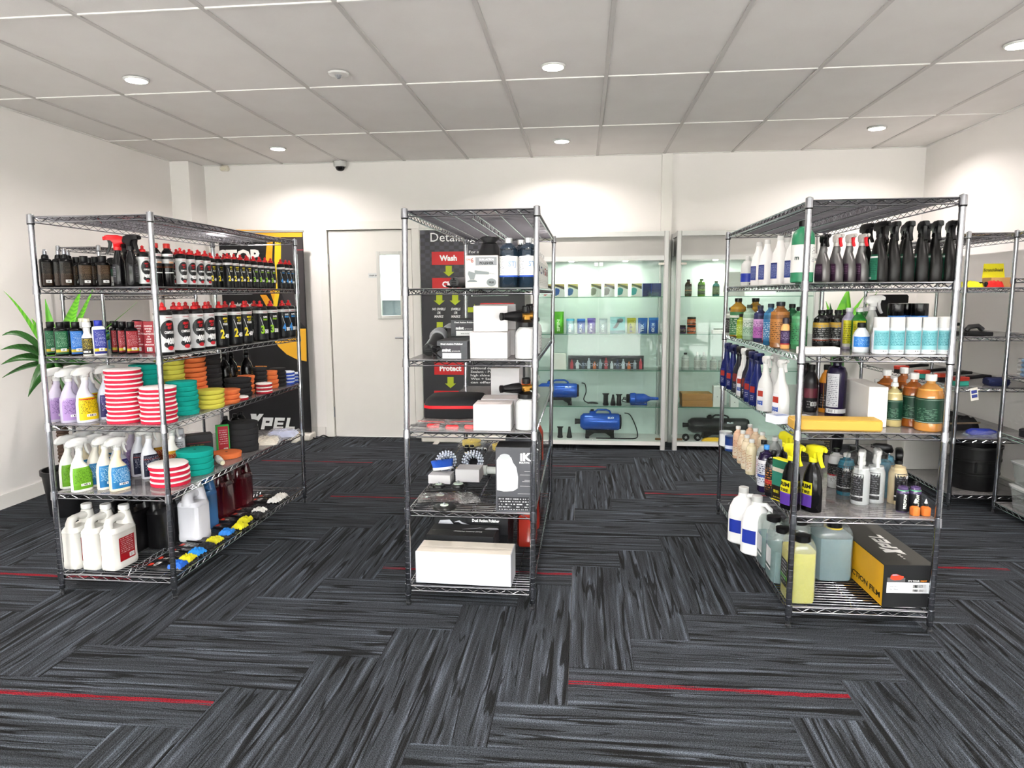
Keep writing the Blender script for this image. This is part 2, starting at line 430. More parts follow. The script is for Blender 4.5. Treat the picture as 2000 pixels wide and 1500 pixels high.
# skirting boards
def skirt(name, x0, x1, y0, y1): slab(name, x0, x1, y0, y1, 0, .095, TRIM)
skirt('baseboard_left', XL, XL+.014, YF+.02, 6.295)
skirt('baseboard_column', XL, -3.651, 6.281, 6.295)
skirt('baseboard_back', -3.651, DX0-.1, YB-.014, YB)
skirt('baseboard_back_right', DX1+.1, XR-.014, YB-.014, YB)
skirt('baseboard_right', XR-.014, XR, YF+.02, YB)
slab('trim_1', .711, .807, YB-.03, YB, 0, ZC, TRIM)     # boxed-in pipe cover
# door with a narrow vision panel
door = bpy.data.objects.new('door_1', None); C.objects.link(door); door.location = (DX0, YB, 0); door['kind'] = 'structure'
DW = DX1-DX0
arch = MB()
for x in (-.045, DW+.045): arch.box((x, -.009, (DZ+.0065)/2), (.075, .018, DZ+.0065))
arch.box((DW/2, -.009, DZ+.045), (DW+.165, .018, .075))
for x in (-.018, DW+.018): arch.box((x, .05, (DZ+.03)/2), (.022, .1, DZ+.03))
arch.box((DW/2, .05, DZ+.018), (DW+.058, .1, .022))
obj('architrave', arch.mesh('architrave', TRIM, smooth=False), door)
gx0, gx1, gz0, gz1 = -1.95-DX0, -1.746-DX0, 1.2, 1.79
leaf = MB()
for x0, x1, z0, z1 in ((0.002, gx0, .006, DZ-.002), (gx1, DW-.002, .006, DZ-.002), (gx0, gx1, .006, gz0), (gx0, gx1, gz1, DZ-.002)):
    leaf.box(((x0+x1)/2, .025, (z0+z1)/2), (x1-x0, .04, z1-z0))
lf = obj('door_leaf', leaf.mesh('door_leaf', M('#e4e1dc', .5, 0, .02), smooth=False), door)
sl_ = MB()      # dark strip painting the shade in the gap round the leaf
for x in (-.003, DW+.003): sl_.box((x, .04, DZ/2), (.009, .03, DZ))
sl_.box((DW/2, .04, DZ+.003), (DW, .03, .009))
obj('door_gap_shade', sl_.mesh('door_gap_shade', M('#6e6862', .8), smooth=False), door)
vf = MB()
for x in (gx0-.012, gx1+.012): vf.box((x, .022, (gz0+gz1)/2), (.034, .052, gz1-gz0+.058), .004)
for z in (gz0-.012, gz1+.012): vf.box(((gx0+gx1)/2, .022, z), (gx1-gx0-.01, .052, .034), .004)
obj('vision_frame', vf.mesh('vision_frame', M('#cfcfcb', .4, 0, .02), smooth=False), lf)
obj('vision_pane', MB().box(((gx0+gx1)/2, .025, (gz0+gz1)/2), (gx1-gx0, .006, gz1-gz0)).mesh('vision_pane', CLEAR('#f2faf4', 0, .02, 0), smooth=False), lf)
hd = MB().loft([(0, .026), (.008, .026), (.009, .012), (.045, .010)], 14, mtx=Matrix.Translation((DW-.06, .005, .99)) @ Matrix.Rotation(PI/2, 4, 'X'))
hd.tube([(DW-.06, -.04, .99), (DW-.1, -.045, .99), (DW-.17, -.045, .992)], .009, 8)
obj('handle', hd.mesh('handle', STEEL), lf)
sg = MB().box((.39+.058, .0035, 1.59), (.12, .003, .045), 0); ob = obj('door_sign', sg.mesh('door_sign', M('#d5d8d8', .4)), lf)
tx = MB(); text(tx, 'STAFF ONLY', (.448, .0015, 1.583), (1, 0, 0), (0, 0, 1), .014, width=.1, bold=.03)
obj('sign_lettering', tx.mesh('t', M('#22262b', .5)), ob)
for z in (.25, 1.75):
    obj('hinge', MB().loft([(z-.05, .008), (z+.05, .008)], 8, mtx=Matrix.Translation((-.004, -.004, 0))).mesh('hinge', STEEL), lf)
# yard seen through the vision panel
slab('pavement_rear', -12, 8, YB+.16, 24, -.3, -.02, CONC)
slab('wall_yard', -9, 5, 11.0, 11.2, -.02, 1.32, noise_mat('block', ('#4c555b', '#69727a'), 3, .9))
slab('roof_light_block', -12, 8, YB+.16, 12.6, 3.0, 3.1, WALL)  # unseen roof added to cut the sky light on the yard wall
slab('wall_light_block_left', -5.2, -5, YB+.16, 12.6, -.02, 3, WALL); slab('wall_light_block_right', 1.8, 2, YB+.16, 12.6, -.02, 3, WALL)  # unseen side walls added, so light enters only at the far end
slab('wall_yard_coping', -9, 5, 10.95, 11.25, 1.32, 1.40, TRIM)
# suspended ceiling: each board and each tee bar a piece of the ceiling
ceil = slab('ceiling', XL-.15, XR+.15, YF-.1, YB+.15, ZC+.03, ZC+.12, WALL)
GX0, GS = -2.8705, .6
rows = [YF, -.52, .68, 1.868, 3.065, 4.248, 5.441, YB]
cols = [XL]+[GX0+GS*k for k in range(-1, 10)]+[XR]
cols = [c for c in cols if XL <= c <= XR]
tm = {}
for r0, r1 in zip(rows, rows[1:]):
    for c0, c1 in zip(cols, cols[1:]):
        k = (round(c1-c0, 3), round(r1-r0, 3))
        if k not in tm: tm[k] = MB().box((0, 0, .008), (k[0]-.008, k[1]-.008, .014), .004).mesh('ceiling_tile', CEIL, smooth=False)
        o = obj('ceiling_tile', tm[k], ceil, ((c0+c1)/2, (r0+r1)/2, ZC+.003+rnd.uniform(-.0008, .0008)))
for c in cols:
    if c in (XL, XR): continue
    obj('grid_bar', MB().box((0, 0, 0), (.024, YB-YF, .008), .002).mesh('grid_bar', BAR_SHADED, smooth=False), ceil, (c, (YB+YF)/2, ZC+.001))
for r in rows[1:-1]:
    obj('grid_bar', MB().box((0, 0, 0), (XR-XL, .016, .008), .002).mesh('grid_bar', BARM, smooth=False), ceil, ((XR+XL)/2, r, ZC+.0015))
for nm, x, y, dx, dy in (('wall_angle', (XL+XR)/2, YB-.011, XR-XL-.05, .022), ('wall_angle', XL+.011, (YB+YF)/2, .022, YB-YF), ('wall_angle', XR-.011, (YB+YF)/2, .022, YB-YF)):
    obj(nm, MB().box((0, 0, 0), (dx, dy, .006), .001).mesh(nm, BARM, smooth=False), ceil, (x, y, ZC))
# downlights
ring = MB().loft([(-.006, .062), (-.006, .066), (0, .07), (0.004, .07)], 28).mesh('trim_ring', WHITEG)
lens = MB().loft([(-.0075, .054), (-.0065, .058)], 28).mesh('lens', M('#fff6ea', .4, 0, 0, emit=26))
DL = [(-2.59, 3.96, 'front left downlight above the left end of the room'), (-.17, 4.02, 'front middle downlight over the middle rack'), (-2.6, 5.87, 'downlight near the back wall above the door'),
      (-.178, 5.9, 'downlight near the back wall above the first glass cabinet'), (2.25, 5.77, 'downlight in the back right corner of the ceiling'), (2.22, 3.97, 'downlight at the right edge of the photo'),
      (-2.59, 2.0, None), (-.17, 2.0, None), (2.22, 2.0, None), (-2.59, 0, None), (-.17, 0, None), (2.22, 0, None)]
for x, y, lb in DL:
    t = thing('downlight', lb or 'round white downlight in the ceiling behind the photographer', 'light', (x, y, ZC-.004), 0, 'round ceiling downlights')
    obj('trim_ring', ring, t); obj('lens', lens, t)
    ld = bpy.data.lights.new('downlight_lamp', 'AREA'); ld.shape = 'DISK'; ld.size = .1; ld.energy = LAMP_W; ld.color = LAMP_COL; ld.spread = math.radians(150)
    lo = bpy.data.objects.new('downlight_lamp', ld); C.objects.link(lo); lo.parent = t; lo.location = (0, 0, -.012)
# ceiling fittings
t = thing('smoke_detector', 'flat round white smoke detector recessed in the ceiling', 'smoke detector', (-1.387, 3.988, ZC-.002))
obj('base', MB().loft([(-.012, .04), (-.01, .055), (0, .06)], 24).mesh('b', WHITEG), t)
obj('sensor', MB().loft([(-.03, .008), (-.027, .012), (-.02, .014), (-.012, .02)], 14).mesh('s', GREY), t)
p = at_y(665, 327, 6.5)
t = thing('security_camera', 'small white dome security camera at the top of the back wall', 'camera', (p.x, 6.49, ZC-.005))
obj('housing', MB().loft([(-.05, .05), (-.045, .058), (-.01, .06), (0, .06)], 24).mesh('h', WHITEG), t)
obj('dome', MB().loft([(-.088, .004), (-.086, .02), (-.078, .033), (-.066, .041), (-.05, .044)], 20).mesh('d', BLACKG), t)
p = at_y(435, 327, 6.5)
t = thing('motion_sensor', 'small cream motion sensor in the back left ceiling corner', 'sensor', (p.x, 6.535, ZC-.005))
obj('body', MB().box((0, 0, -.03), (.085, .05, .045), .012).box((0, .01, -.004), (.06, .03, .01)).mesh('b', CREAM), t)
obj('lens', MB().box((.0, -.0255, -.034), (.045, .004, .026), .001).mesh('l', M('#d8d2bd', .3)), t)
# ================================================================ wire shelving
LIN = None
def liner_mat(body=.33, thru=.55):
    m, nt, b = _mat('shelf_liner'); N = nt.nodes; Lk = nt.links
    tr = N.new('ShaderNodeBsdfTransparent'); tr.inputs[0].default_value = (.96, .96, .96, 1)
    df = N.new('ShaderNodeBsdfDiffuse'); df.inputs[0].default_value = srgb('#c9c6c6'); tl = N.new('ShaderNodeBsdfTranslucent'); tl.inputs[0].default_value = srgb('#ece8ea')
    gl = N.new('ShaderNodeBsdfGlossy'); gl.inputs['Roughness'].default_value = .1
    tc = N.new('ShaderNodeTexCoord'); no = N.new('ShaderNodeTexNoise'); no.inputs['Scale'].default_value = 5; Lk.new(tc.outputs['Object'], no.inputs['Vector'])
    bp = N.new('ShaderNodeBump'); bp.inputs['Strength'].default_value = .12; bp.inputs['Distance'].default_value = .01
    Lk.new(no.outputs['Fac'], bp.inputs['Height']); Lk.new(bp.outputs[0], gl.inputs['Normal'])
    lw = N.new('ShaderNodeLayerWeight'); fr = N.new('ShaderNodeMath'); fr.operation = 'POWER'; fr.inputs[1].default_value = 4; Lk.new(lw.outputs['Facing'], fr.inputs[0])
    ad = N.new('ShaderNodeMath'); ad.operation = 'MULTIPLY_ADD'; ad.inputs[1].default_value = .6; ad.inputs[2].default_value = .05; Lk.new(fr.outputs[0], ad.inputs[0])
    d2 = N.new('ShaderNodeMixShader'); d2.inputs[0].default_value = thru; Lk.new(df.outputs[0], d2.inputs[1]); Lk.new(tl.outputs[0], d2.inputs[2])
    a = N.new('ShaderNodeMixShader'); a.inputs[0].default_value = body
    c = N.new('ShaderNodeMixShader')
    Lk.new(tr.outputs[0], a.inputs[1]); Lk.new(d2.outputs[0], a.inputs[2]); Lk.new(ad.outputs[0], c.inputs[0]); Lk.new(a.outputs[0], c.inputs[1]); Lk.new(gl.outputs[0], c.inputs[2])
    Lk.new(c.outputs[0], N['Material Output'].inputs[0]); N.remove(b); return m
LIN, LIN_TOP = liner_mat(), liner_mat(.62, .75)
RK = {}
def rack_meshes(W, L, H):
    k = (W, L, H)
    if k in RK: return RK[k]
    g = {}
    prof = [(.03, .0125)]; z = .05
    while z < H-.05:
        prof += [(z-.0012, .0127), (z-.001, .0113), (z+.001, .0113), (z+.0012, .0127)]; z += .0254
    prof += [(H-.02, .0127)]
    g['post'] = MB().loft(prof, 10).mesh('post', CHROME, 60)
    g['cap'] = MB().loft([(H-.02, .0133), (H-.004, .0133), (H, .011), (H+.003, .005)], 12).mesh('cap', CHROME)
    g['foot'] = MB().loft([(0, .0105), (.003, .0115), (.012, .0115), (.014, .009), (.026, .009), (.03, .0122)], 12).mesh('foot', M('#3c3d40', .4, .6))
    g['collar'] = MB().loft([(-.019, .0165), (.019, .0145)], 14).mesh('collar', CHROME)
    g['sleeve'] = MB().loft([(-.025, .0152), (-.019, .0158)], 12).mesh('sleeve', BLACK)
    o = .018
    fr = MB()
    def rimside(a, b):
        a = Vector(a); b = Vector(b); d = (b-a); ln = d.length; d.normalize()
        a0 = a+d*.014; b0 = b-d*.014
        zt, zb = .0085, -.0135
        fr.tube([a0+Vector((0, 0, zt)), b0+Vector((0, 0, zt))], .0031, 6); fr.tube([a0+Vector((0, 0, zb)), b0+Vector((0, 0, zb))], .0031, 6)
        n = max(4, int(round((ln-.05)/.032))//2*2+1); st = (ln-.05)/n
        pts = [a+d*(.025+st*i)+Vector((0, 0, zb+.003 if i % 2 else zt-.003)) for i in range(n+1)]
        fr.tube(pts, .0019, 4)
    rimside((0, 0, 0), (W, 0, 0)); rimside((0, L, 0), (W, L, 0)); rimside((0, 0, 0), (0, L, 0)); rimside((W, 0, 0), (W, L, 0))
    g['frame'] = fr.mesh('shelf', CHROME)
    dk = MB(); n = int((L-.02)/.0254)
    for i in range(n+1):
        y = .01+(L-.02)*i/n; dk.tube([(.002, y, .0095), (W-.002, y, .0095)], .0015, 4)
    for x in (W*.14, W*.32, W*.68, W*.86): dk.tube([(x, .003, .0055), (x, L-.003, .0055)], .0026, 5)
    g['deck'] = dk.mesh('wire_deck', CHROME)
    ct = MB(); x = W/2
    ct.tube([(x, .003, .0055), (x, L-.003, .0055)], .0026, 5); ct.tube([(x, .05, -.02), (x, L-.05, -.02)], .0026, 5)
    n = int((L-.1)/.026)//2*2
    ct.tube([(x, .05+(L-.1)*i/n, .004 if i % 2 == 0 else -.019) for i in range(n+1)], .0018, 4)
    g['truss'] = ct.mesh('centre_truss', CHROME)
    g['liner'] = MB().box((W/2, L/2, .0122), (W-.006, L-.006, .0016)).mesh('shelf_liner', LIN, smooth=False)
    g['liner_top'] = MB().box((W/2, L/2, .0122), (W-.006, L-.006, .0016)).mesh('shelf_liner', LIN_TOP, smooth=False)
    RK[k] = g; return g
DECK = .0134          # top of the liner above the collar centre
BARE = .0112          # top of the bare wires
class Rack:
    def __init__(s, x, y, th, lean, lean2, W, L, H, zs, label, bare=(), notruss=False, sleeves=()):
        s.x, s.y, s.th, s.l1, s.l2, s.W, s.L, s.H, s.zs, s.bare = x, y, th, lean, lean2, W, L, H, zs, bare
        g = rack_meshes(W, L, H)
        t = s.o = thing('wire_shelving_rack', label, 'shelving', (x, y, 0), th, 'chrome wire shelving racks')
        for a, b in ((0, 0), (W, 0), (0, L), (W, L)):
            po = obj('post', g['post'], t, (a, b, 0)); po.rotation_euler = (-lean2, lean, 0)
            obj('cap', g['cap'], po); obj('foot', g['foot'], po)
        for i, z in enumerate([H-.02]+list(zs)):
            sh = obj('shelf', g['frame'], t, (lean*z, lean2*z, z))
            obj('wire_deck', g['deck'], sh); obj('centre_truss', g['truss'], sh)
            for a, b in ((0, 0), (W, 0), (0, L), (W, L)): obj('collar', g['collar'], sh, (a, b, 0))
            if i in sleeves or i == 0:
                for a, b in ((0, 0), (W, 0), (0, L), (W, L)): obj('clip', g['sleeve'], sh, (a, b, 0))
            if i not in bare: obj('shelf_liner', g['liner' if i else 'liner_top'], sh)
    def z(s, i): return ([s.H-.02]+list(s.zs))[i]+(BARE if i in s.bare else DECK)
    def at(s, i, u, v, dz=0):
        zc = ([s.H-.02]+list(s.zs))[i]; lx = u+s.l1*zc; ly = v+s.l2*zc; c, sn = math.cos(s.th), math.sin(s.th)
        return Vector((s.x+lx*c-ly*sn, s.y+lx*sn+ly*c, s.z(i)+dz))
    def ux(s, i, px, v, dz=0):
        """stand at depth v on shelf i where the photo shows column px (dz = height of the measured point)"""
        lo, hi = -1.5, 2.0
        for _ in range(40):
            m_ = (lo+hi)/2
            if proj(s.at(i, m_, v, dz))[0] < px: lo = m_
            else: hi = m_
        return s.at(i, (lo+hi)/2, v)
    def vx(s, i, px, u, dz=0):
        lo, hi = 0, s.L; inc = proj(s.at(i, u, hi, dz))[0] > proj(s.at(i, u, lo, dz))[0]
        for _ in range(40):
            m_ = (lo+hi)/2
            if (proj(s.at(i, u, m_, dz))[0] < px) == inc: lo = m_
            else: hi = m_
        return s.at(i, u, (lo+hi)/2)
    def xy(s, i, px, py): return at_z(px, py, s.z(i))
RW, RL, RH = .564, 1.511, 1.763
RA = Rack(-2.4454, 2.8851, -.004, .0062, .0017, RW, RL, RH, (1.4306, 1.1187, .8067, .4827, .0901), 'left chrome wire shelving rack full of polish bottles and foam pads', bare=(5,))
RB = Rack(-.7785, 2.9186, -.0058, .0136, .0111, RW, RL, RH, (1.4133, 1.1056, .7911, .4316, .0817), 'middle chrome wire shelving rack with polishers, white boxes and foam cannons', bare=(5, 4))
RC = Rack(.8697, 2.8494, -.0005, .0037, .0005, RW, RL, RH, (1.4234, 1.1366, .8242, .4719, .0801), 'right chrome wire shelving rack with black spray bottles and a yellow film box', bare=(5,), sleeves=(2,))
RD = Rack(-3.713, 4.63, 0, 0, 0, .308, 1.2, 1.763, (1.40, .97, .54, .09), 'narrow chrome wire rack behind the plant against the left wall')
RE = Rack(2.361, 4.575, 0, 0, 0, .564, 1.511, 1.763, (1.41, 1.105, .785, .455, .09), 'chrome wire rack in the back right corner holding a black bucket')
RG = Rack(2.612, 3.02, 0, 0, 0, .34, 1.511, 1.763, (1.463, 1.135, .875, .51, .06), 'chrome wire rack along the right wall cut by the photo edge')
# ================================================================ kinds of goods
def rad(R, *pts): return [(z, r*R) for z, r in pts]
def mk(name, secs, mat, n=18, mtx=None): return MB().loft(secs, n, mtx=mtx).mesh(name, mat)
def lab(secs, z0, z1, a0, a1, mat, texts=(), out=.0007, nu=10, nv=4):
    """a label part with its lettering; texts: (word, z, height, angle of centre, colour, width, bold)"""
    V, Fc, T, S_ = wrap_patch(secs, z0, z1, a0, a1, out, nu, nv)
    me = MB().add(V, Fc, 0, None, T).mesh('label', mat, 60)
    subs = []
    bycol = {}
    for t in texts:
        wd_, z, h, ac, col = t[:5]; width = t[5] if len(t) > 5 else None; bold = t[6] if len(t) > 6 else .02
        V2, F2, T2, S2 = wrap_patch(secs, z0, z1, a0, a1, out+.0014, 1, 1)
        mb = bycol.setdefault(col, MB())
        x0, y0, _ = S2((ac-a0)/(a1-a0), (z-z0)/(z1-z0)); R = max(.006, math.hypot(x0, y0))
        def fn(a, b, ac=ac, z=z, R=R, S2=S2):
            return Vector(S2((ac+math.degrees(a/R)-a0)/(a1-a0), (z+b-z0)/(z1-z0)))
        text(mb, wd_, None, None, None, h, 0, width, bold, 0, 'c', fn)
    for col, mb in bycol.items():
        if mb.v: subs.append(('lettering', mb.mesh('lettering', M(col, .4, 0, 0), smooth=False), None))
    return ('label', me, subs)
def cyl_cap(z, r, h, mat, r2=None, name='cap', n=16):
    r2 = r2 or r
    return (name, MB().loft([(z, r*.98), (z+.001, r), (z+h-.002, r2), (z+h, r2*.9)], n).mesh(name, mat), None)
def nozzle_cap(z, R, mat):
    return ('cap', MB().loft([(z, .62*R), (z+.26*R, .62*R), (z+.5*R, .6*R), (z+.62*R, .42*R), (z+.66*R, .3*R), (z+1.0*R, .27*R), (z+1.03*R, .36*R), (z+1.13*R, .34*R), (z+1.16*R, .2*R), (z+1.3*R, .16*R), (z+1.32*R, .08*R)], 14).mesh('cap', mat), None)
def head(z, mat, tmat=None, k=1.0, style=0, rot=0):
    """trigger spray head, nozzle to +x"""
    tmat = tmat or mat
    if style == 0:      # smooth white household head with a long hood
        main = [(-.046, .008), (-.054, .014), (-.05, .03), (-.03, .045), (.006, .05), (.028, .046), (.036, .04), (.036, .026), (.02, .022), (.014, .01), (.013, 0), (-.013, 0), (-.015, .012)]
        trig = [(.018, .022), (.034, .024), (.032, .008), (.034, -.01), (.042, -.03), (.036, -.032), (.026, -.014), (.022, .004)]
    elif style == 1:    # boxy professional head
        main = [(-.03, .014), (-.034, .026), (-.026, .044), (-.006, .05), (.034, .05), (.046, .046), (.046, .03), (.024, .028), (.014, .016), (.013, 0), (-.013, 0), (-.016, .012)]
        trig = [(.018, .028), (.036, .03), (.032, .012), (.036, -.008), (.046, -.026), (.04, -.03), (.028, -.01), (.022, .006)]
    else:               # slim foaming head
        main = [(-.02, .01), (-.022, .03), (-.016, .04), (.02, .044), (.034, .04), (.034, .028), (.016, .024), (.011, .012), (.011, 0), (-.011, 0)]
        trig = [(.016, .024), (.028, .026), (.026, .008), (.034, -.014), (.028, -.018), (.02, 0)]
    mt = Matrix.Translation((0, 0, z+.014*k)) @ Matrix.Rotation(rot, 4, 'Z') @ Matrix.Scale(k, 4)
    h = MB()
    # three slices with a narrower outside for a rounded crown
    def shrink(poly, q):
        cx = sum(p[0] for p in poly)/len(poly); cz = sum(p[1] for p in poly)/len(poly)
        return [(cx+(x-cx)*q, cz+(zz-cz)*q) for x, zz in poly]
    n = len(main); rings = [(-.0165, .8), (-.0115, 1), (.0115, 1), (.0165, .8)] if style == 0 else [(-.0135, .8), (-.009, 1), (.009, 1), (.0135, .8)]; V = []; Fc = []
    for y, q in rings: V += [(x, y, zz) for x, zz in shrink(main, q)]
    for r in range(3):
        for i in range(n): j = (i+1) % n; Fc.append((r*n+i, (r+1)*n+i, (r+1)*n+j, r*n+j))
    Fc += [tuple(range(n)), tuple(range(4*n-1, 3*n-1, -1))]
    h.add(V, Fc, 0, mt)
    nz = MB().loft([(0, .007), (.006, .008), (.009, .008)], 10, mtx=mt @ Matrix.Translation((main[6 if style != 2 else 4][0]-.002, 0, .036)) @ Matrix.Rotation(PI/2, 4, 'Y'))
    tr = MB().prism(trig, -.006, .006, 0, mt)
    cl = MB().loft([(z, .0155*k), (z+.002*k, .016*k), (z+.014*k, .0155*k), (z+.018*k, .012*k)], 14)
    return [('collar', cl.mesh('collar', mat), None), ('spray_head', h.mesh('spray_head', mat, 50), [('nozzle', nz.mesh('nozzle', mat), None)]), ('trigger', tr.mesh('trigger', tmat), None)]
def inner(secs, z1, mat, inset=.0012):
    out = []
    for q in secs:
        q = list(q); q[1] -= inset
        if len(q) > 2 and q[2] is not None: q[2] -= inset
        if q[0] <= z1: out.append(tuple(q))
    t = list(out[-1]); t[0] = z1; out.append(tuple(t)); out[0] = (out[0][0]+inset,)+tuple(out[0][1:])
    return ('liquid', mk('liquid', out, mat), None)
ORD = ['first', 'second', 'third', 'fourth', 'fifth', 'sixth', 'seventh', 'eighth', 'ninth', 'tenth', 'eleventh', 'twelfth', 'thirteenth']
R_ = math.radians
# --- polish bottles with red nozzle caps, numbered labels
def polish(R, h, no, base, txt_col, words, tag_):
    secs = [(0, R*.96), (.003, R), (.012, R), (.0125, R*.985), (h-.0225, R*.985), (h-.022, R), (h-.013, R), (h-.006, R*.93), (h-.002, R*.75), (h, R*.5)]
    lz0, lz1 = .013, h-.023
    H_ = lz1-lz0
    ink = '#26282c' if base == 'w' else '#8c9096'
    bm = PRINT([(0, '#d9dadb' if base == 'w' else '#1a1c20'), (.9, '#efefef' if base == 'w' else '#e8e8e8')], ink, (.0, .2, .08, .8), 26, (.03, .13, .04, .2))
    q = R/.041
    tx = [('menzerna', lz1-H_*.075, .007*q, -80, '#a81c2c', .036*q, .02)]
    tx += [(wd_, lz0+H_*zz, hh*q, -84, cc, ww*q, .035) for wd_, zz, hh, cc, ww in words]
    tx += [(no[0], lz0+H_*.2, .046*q, -112, txt_col, .021*q, .04)] if len(no) == 4 else []
    tx += [((no[1:] if len(no) == 4 else no), lz0+H_*(.2 if len(no) == 4 else .22), (.022 if len(no) == 4 else .028)*q, -72 if len(no) == 4 else -84, '#e9e9e9', (.034 if len(no) == 4 else .042)*q, .045)]
    L_ = lab(secs, lz0, lz1, -245, 65, bm, tx, nu=28, nv=3)
    if base == 'w':
        V, Fc, T, S_ = wrap_patch(secs, lz0, lz1, -245, 65, .0014, 1, 1)
        d = MB(); P_ = []
        def sp(a, zz): return S_((a+245)/310, zz)
        def disc(ac, zc, ra, rz_, nr=5, na=20):
            P_ = [sp(ac, zc)]
            for q_ in range(1, nr+1):
                for k in range(na): an = 2*PI*k/na; P_.append(sp(ac+ra*q_/nr*math.cos(an), zc+rz_*q_/nr*math.sin(an)))
            Fd = [(0, 1+k, 1+(k+1) % na) for k in range(na)]
            for q_ in range(nr-1):
                for k in range(na): a_ = 1+q_*na; Fd.append((a_+k, a_+na+k, a_+na+(k+1) % na, a_+(k+1) % na))
            d.add(P_, Fd)
        disc(-84, .6, 56, .27); disc(-84, .2, 40, .1)
        L_[2].append(('print_disc', d.mesh('print_disc', M('#16171a', .4, 0, 0), smooth=False), None))
        rb = MB(); rb.add([tuple(Vector(sp(-84, .1))*1.03)]+[tuple(Vector(sp(-84+20*math.cos(2*PI*k/12), .1+.055*math.sin(2*PI*k/12)))*1.03) for k in range(12)], [(0, 1+k, 1+(k+1) % 12) for k in range(12)])
        L_[2].append(('print_badge', rb.mesh('print_badge', M('#b3202a', .4, 0, 0), smooth=False), None))
    else:
        V, Fc, T, S_ = wrap_patch(secs, lz0, lz1, -245, 65, .0014, 1, 1)
        d = MB(); pts = []
        for k in range(9):
            t = k/8; a = -128+30*t; zz = .75-.45*t; pts.append(((a+245)/310, zz))
        V2 = []
        for u, v in pts: V2 += [S_(u, v), S_(u+.006, v+.02)]
        d.add(V2, [(2*k, 2*k+2, 2*k+3, 2*k+1) for k in range(8)])
        L_[2].append(('print_swoosh', d.mesh('print_swoosh', M('#c9ccd0', .4, 0, 0), smooth=False), None))
    return [('body', mk('body', secs, BLACK, 20), [L_]), nozzle_cap(h-.001, .0275 if R > .03 else .0225, M('#c8141b', .32))]
W4 = [('HEAVY', .72, .012, '#d6242b', .032), ('CUT', .62, .012, '#d6242b', .02), ('COMPOUND', .5, .012, '#eeeeee', .05)]
W2 = [('MEDIUM', .78, .010, '#e3cf1e', .03), ('CUT', .69, .010, '#e3cf1e', .02), ('POLISH', .6, .011, '#eeeeee', .03)]
W3 = [('SUPER', .74, .010, '#eeeeee', .03), ('FINISH', .65, .011, '#8cc21f', .032)]
W8 = [('SUPER', .78, .010, '#eeeeee', .03), ('FINISH', .69, .010, '#3d93dd', .032)]
POL = {}
for key, no, b_, c_, w_ in (('400', '400', 'w', '#eeeeee', W4), ('2400', '2400', 'k', '#e3cf1e', W2), ('3500', '3500', 'k', '#8cc21f', W3), ('3800', '4', 'k', '#3d93dd', W8)):
    for sz, R, h in (('L', .041, .205), ('S', .0245, .156)):
        no2 = no if no != '4' else '4'
        POL[key, sz] = polish(R, h, no2 if no2 != '4' else '4800', b_, c_, w_, key)
# --- flat black bottle with flip cap and coloured label
def flat_bottle(lab_bands, ink, code=True, w=.0265, d=.0185, h=.118, capc=BLACK, bodym=BLACKG, capw=.0165, caph=.026, pump=False, rows=18, texts=()):
    secs = [(0, w*.94, d*.94, 5), (.003, w, d, 5), (h-.012, w, d, 5), (h-.004, w*.9, d*.9, 4), (h, w*.55, d*.75, 2.5)]
    mt = PRINT(lab_bands, ink, (.12, .88, .3, .95), rows, (.35, .8, .12, .24) if code else None)
    P = [('body', mk('body', secs, bodym, 20), [lab(secs, .008, h-.016, -142, -38, mt, texts, nu=8)])]
    if pump:
        P += [cyl_cap(h, .0155, .016, BLACK, .0135, 'collar'), ('pump_head', MB().loft([(h+.016, .006), (h+.018, .0095), (h+.034, .0085), (h+.036, .006), (h+.042, .0055)], 12).mesh('pump_head', CHROME), None)]
    else: P += [('cap', MB().loft([(h, capw*.96, capw*.86), (h+.001, capw, capw*.9), (h+caph-.002, capw*1.02, capw*.92), (h+caph, capw*.95, capw*.86)], 16).mesh('cap', capc), None)]
    return P
PUMPB = flat_bottle([(0, '#2e1c0e'), (.5, '#110e0c')], '#554c40', w=.025, d=.019, h=.13, pump=True)
BROWNB = flat_bottle([(0, '#1a110b'), (.55, '#382411')], '#6a5a44', h=.112)
GREENB = flat_bottle([(0, '#0f5030'), (.08, '#b8a41a'), (.2, '#105c38')], '#8fb89c', h=.128)
BLUEB = flat_bottle([(0, '#15529a'), (.08, '#b8a41a'), (.2, '#1c68b8')], '#a8c4e0', h=.128)
NAVYB = flat_bottle([(0, '#10284a'), (.3, '#143868')], '#9fb3cc', h=.128)
REDB = flat_bottle([(0, '#76101a'), (.08, '#b8a41a'), (.2, '#931622')], '#d09aa0', h=.125)
WBLUE = flat_bottle([(0, '#23297e'), (.1, '#cbb51e'), (.22, '#2b3290')], '#b8bce6', h=.135, w=.026, d=.018, bodym=WHITEG, capc=M('#1d2a94', .3), capw=.017)
WGRN = flat_bottle([(0, '#e9e9e4'), (.55, '#0f5a3a')], '#6a6a6a', h=.1, w=.017, d=.017, bodym=BLACK)+head(.1, BLACK, k=.6, style=1)
_s = [(0, .021), (.003, .0225), (.085, .0225), (.098, .016), (.104, .0125), (.11, .0125)]
FOAMW = [('body', mk('body', _s, M('#e8e6e0', .35)), [lab(_s, .006, .08, -170, -10, PRINT([(0, '#191817'), (.4, '#2a2410'), (.62, '#191817')], '#c9b93c', (.1, .9, .3, .95), 12, (.25, .75, .1, .22)), nu=10)]),
         ('pump_head', MB().loft([(.11, .014), (.128, .0135), (.13, .018), (.15, .0175), (.153, .0155)], 16).mesh('pump_head', WHITEG), None),
         ('over_cap', MB().loft([(.1535, .0155), (.168, .0145), (.17, .012)], 14).mesh('over_cap', CLEAR('#f4f0dc', .5)), None)]
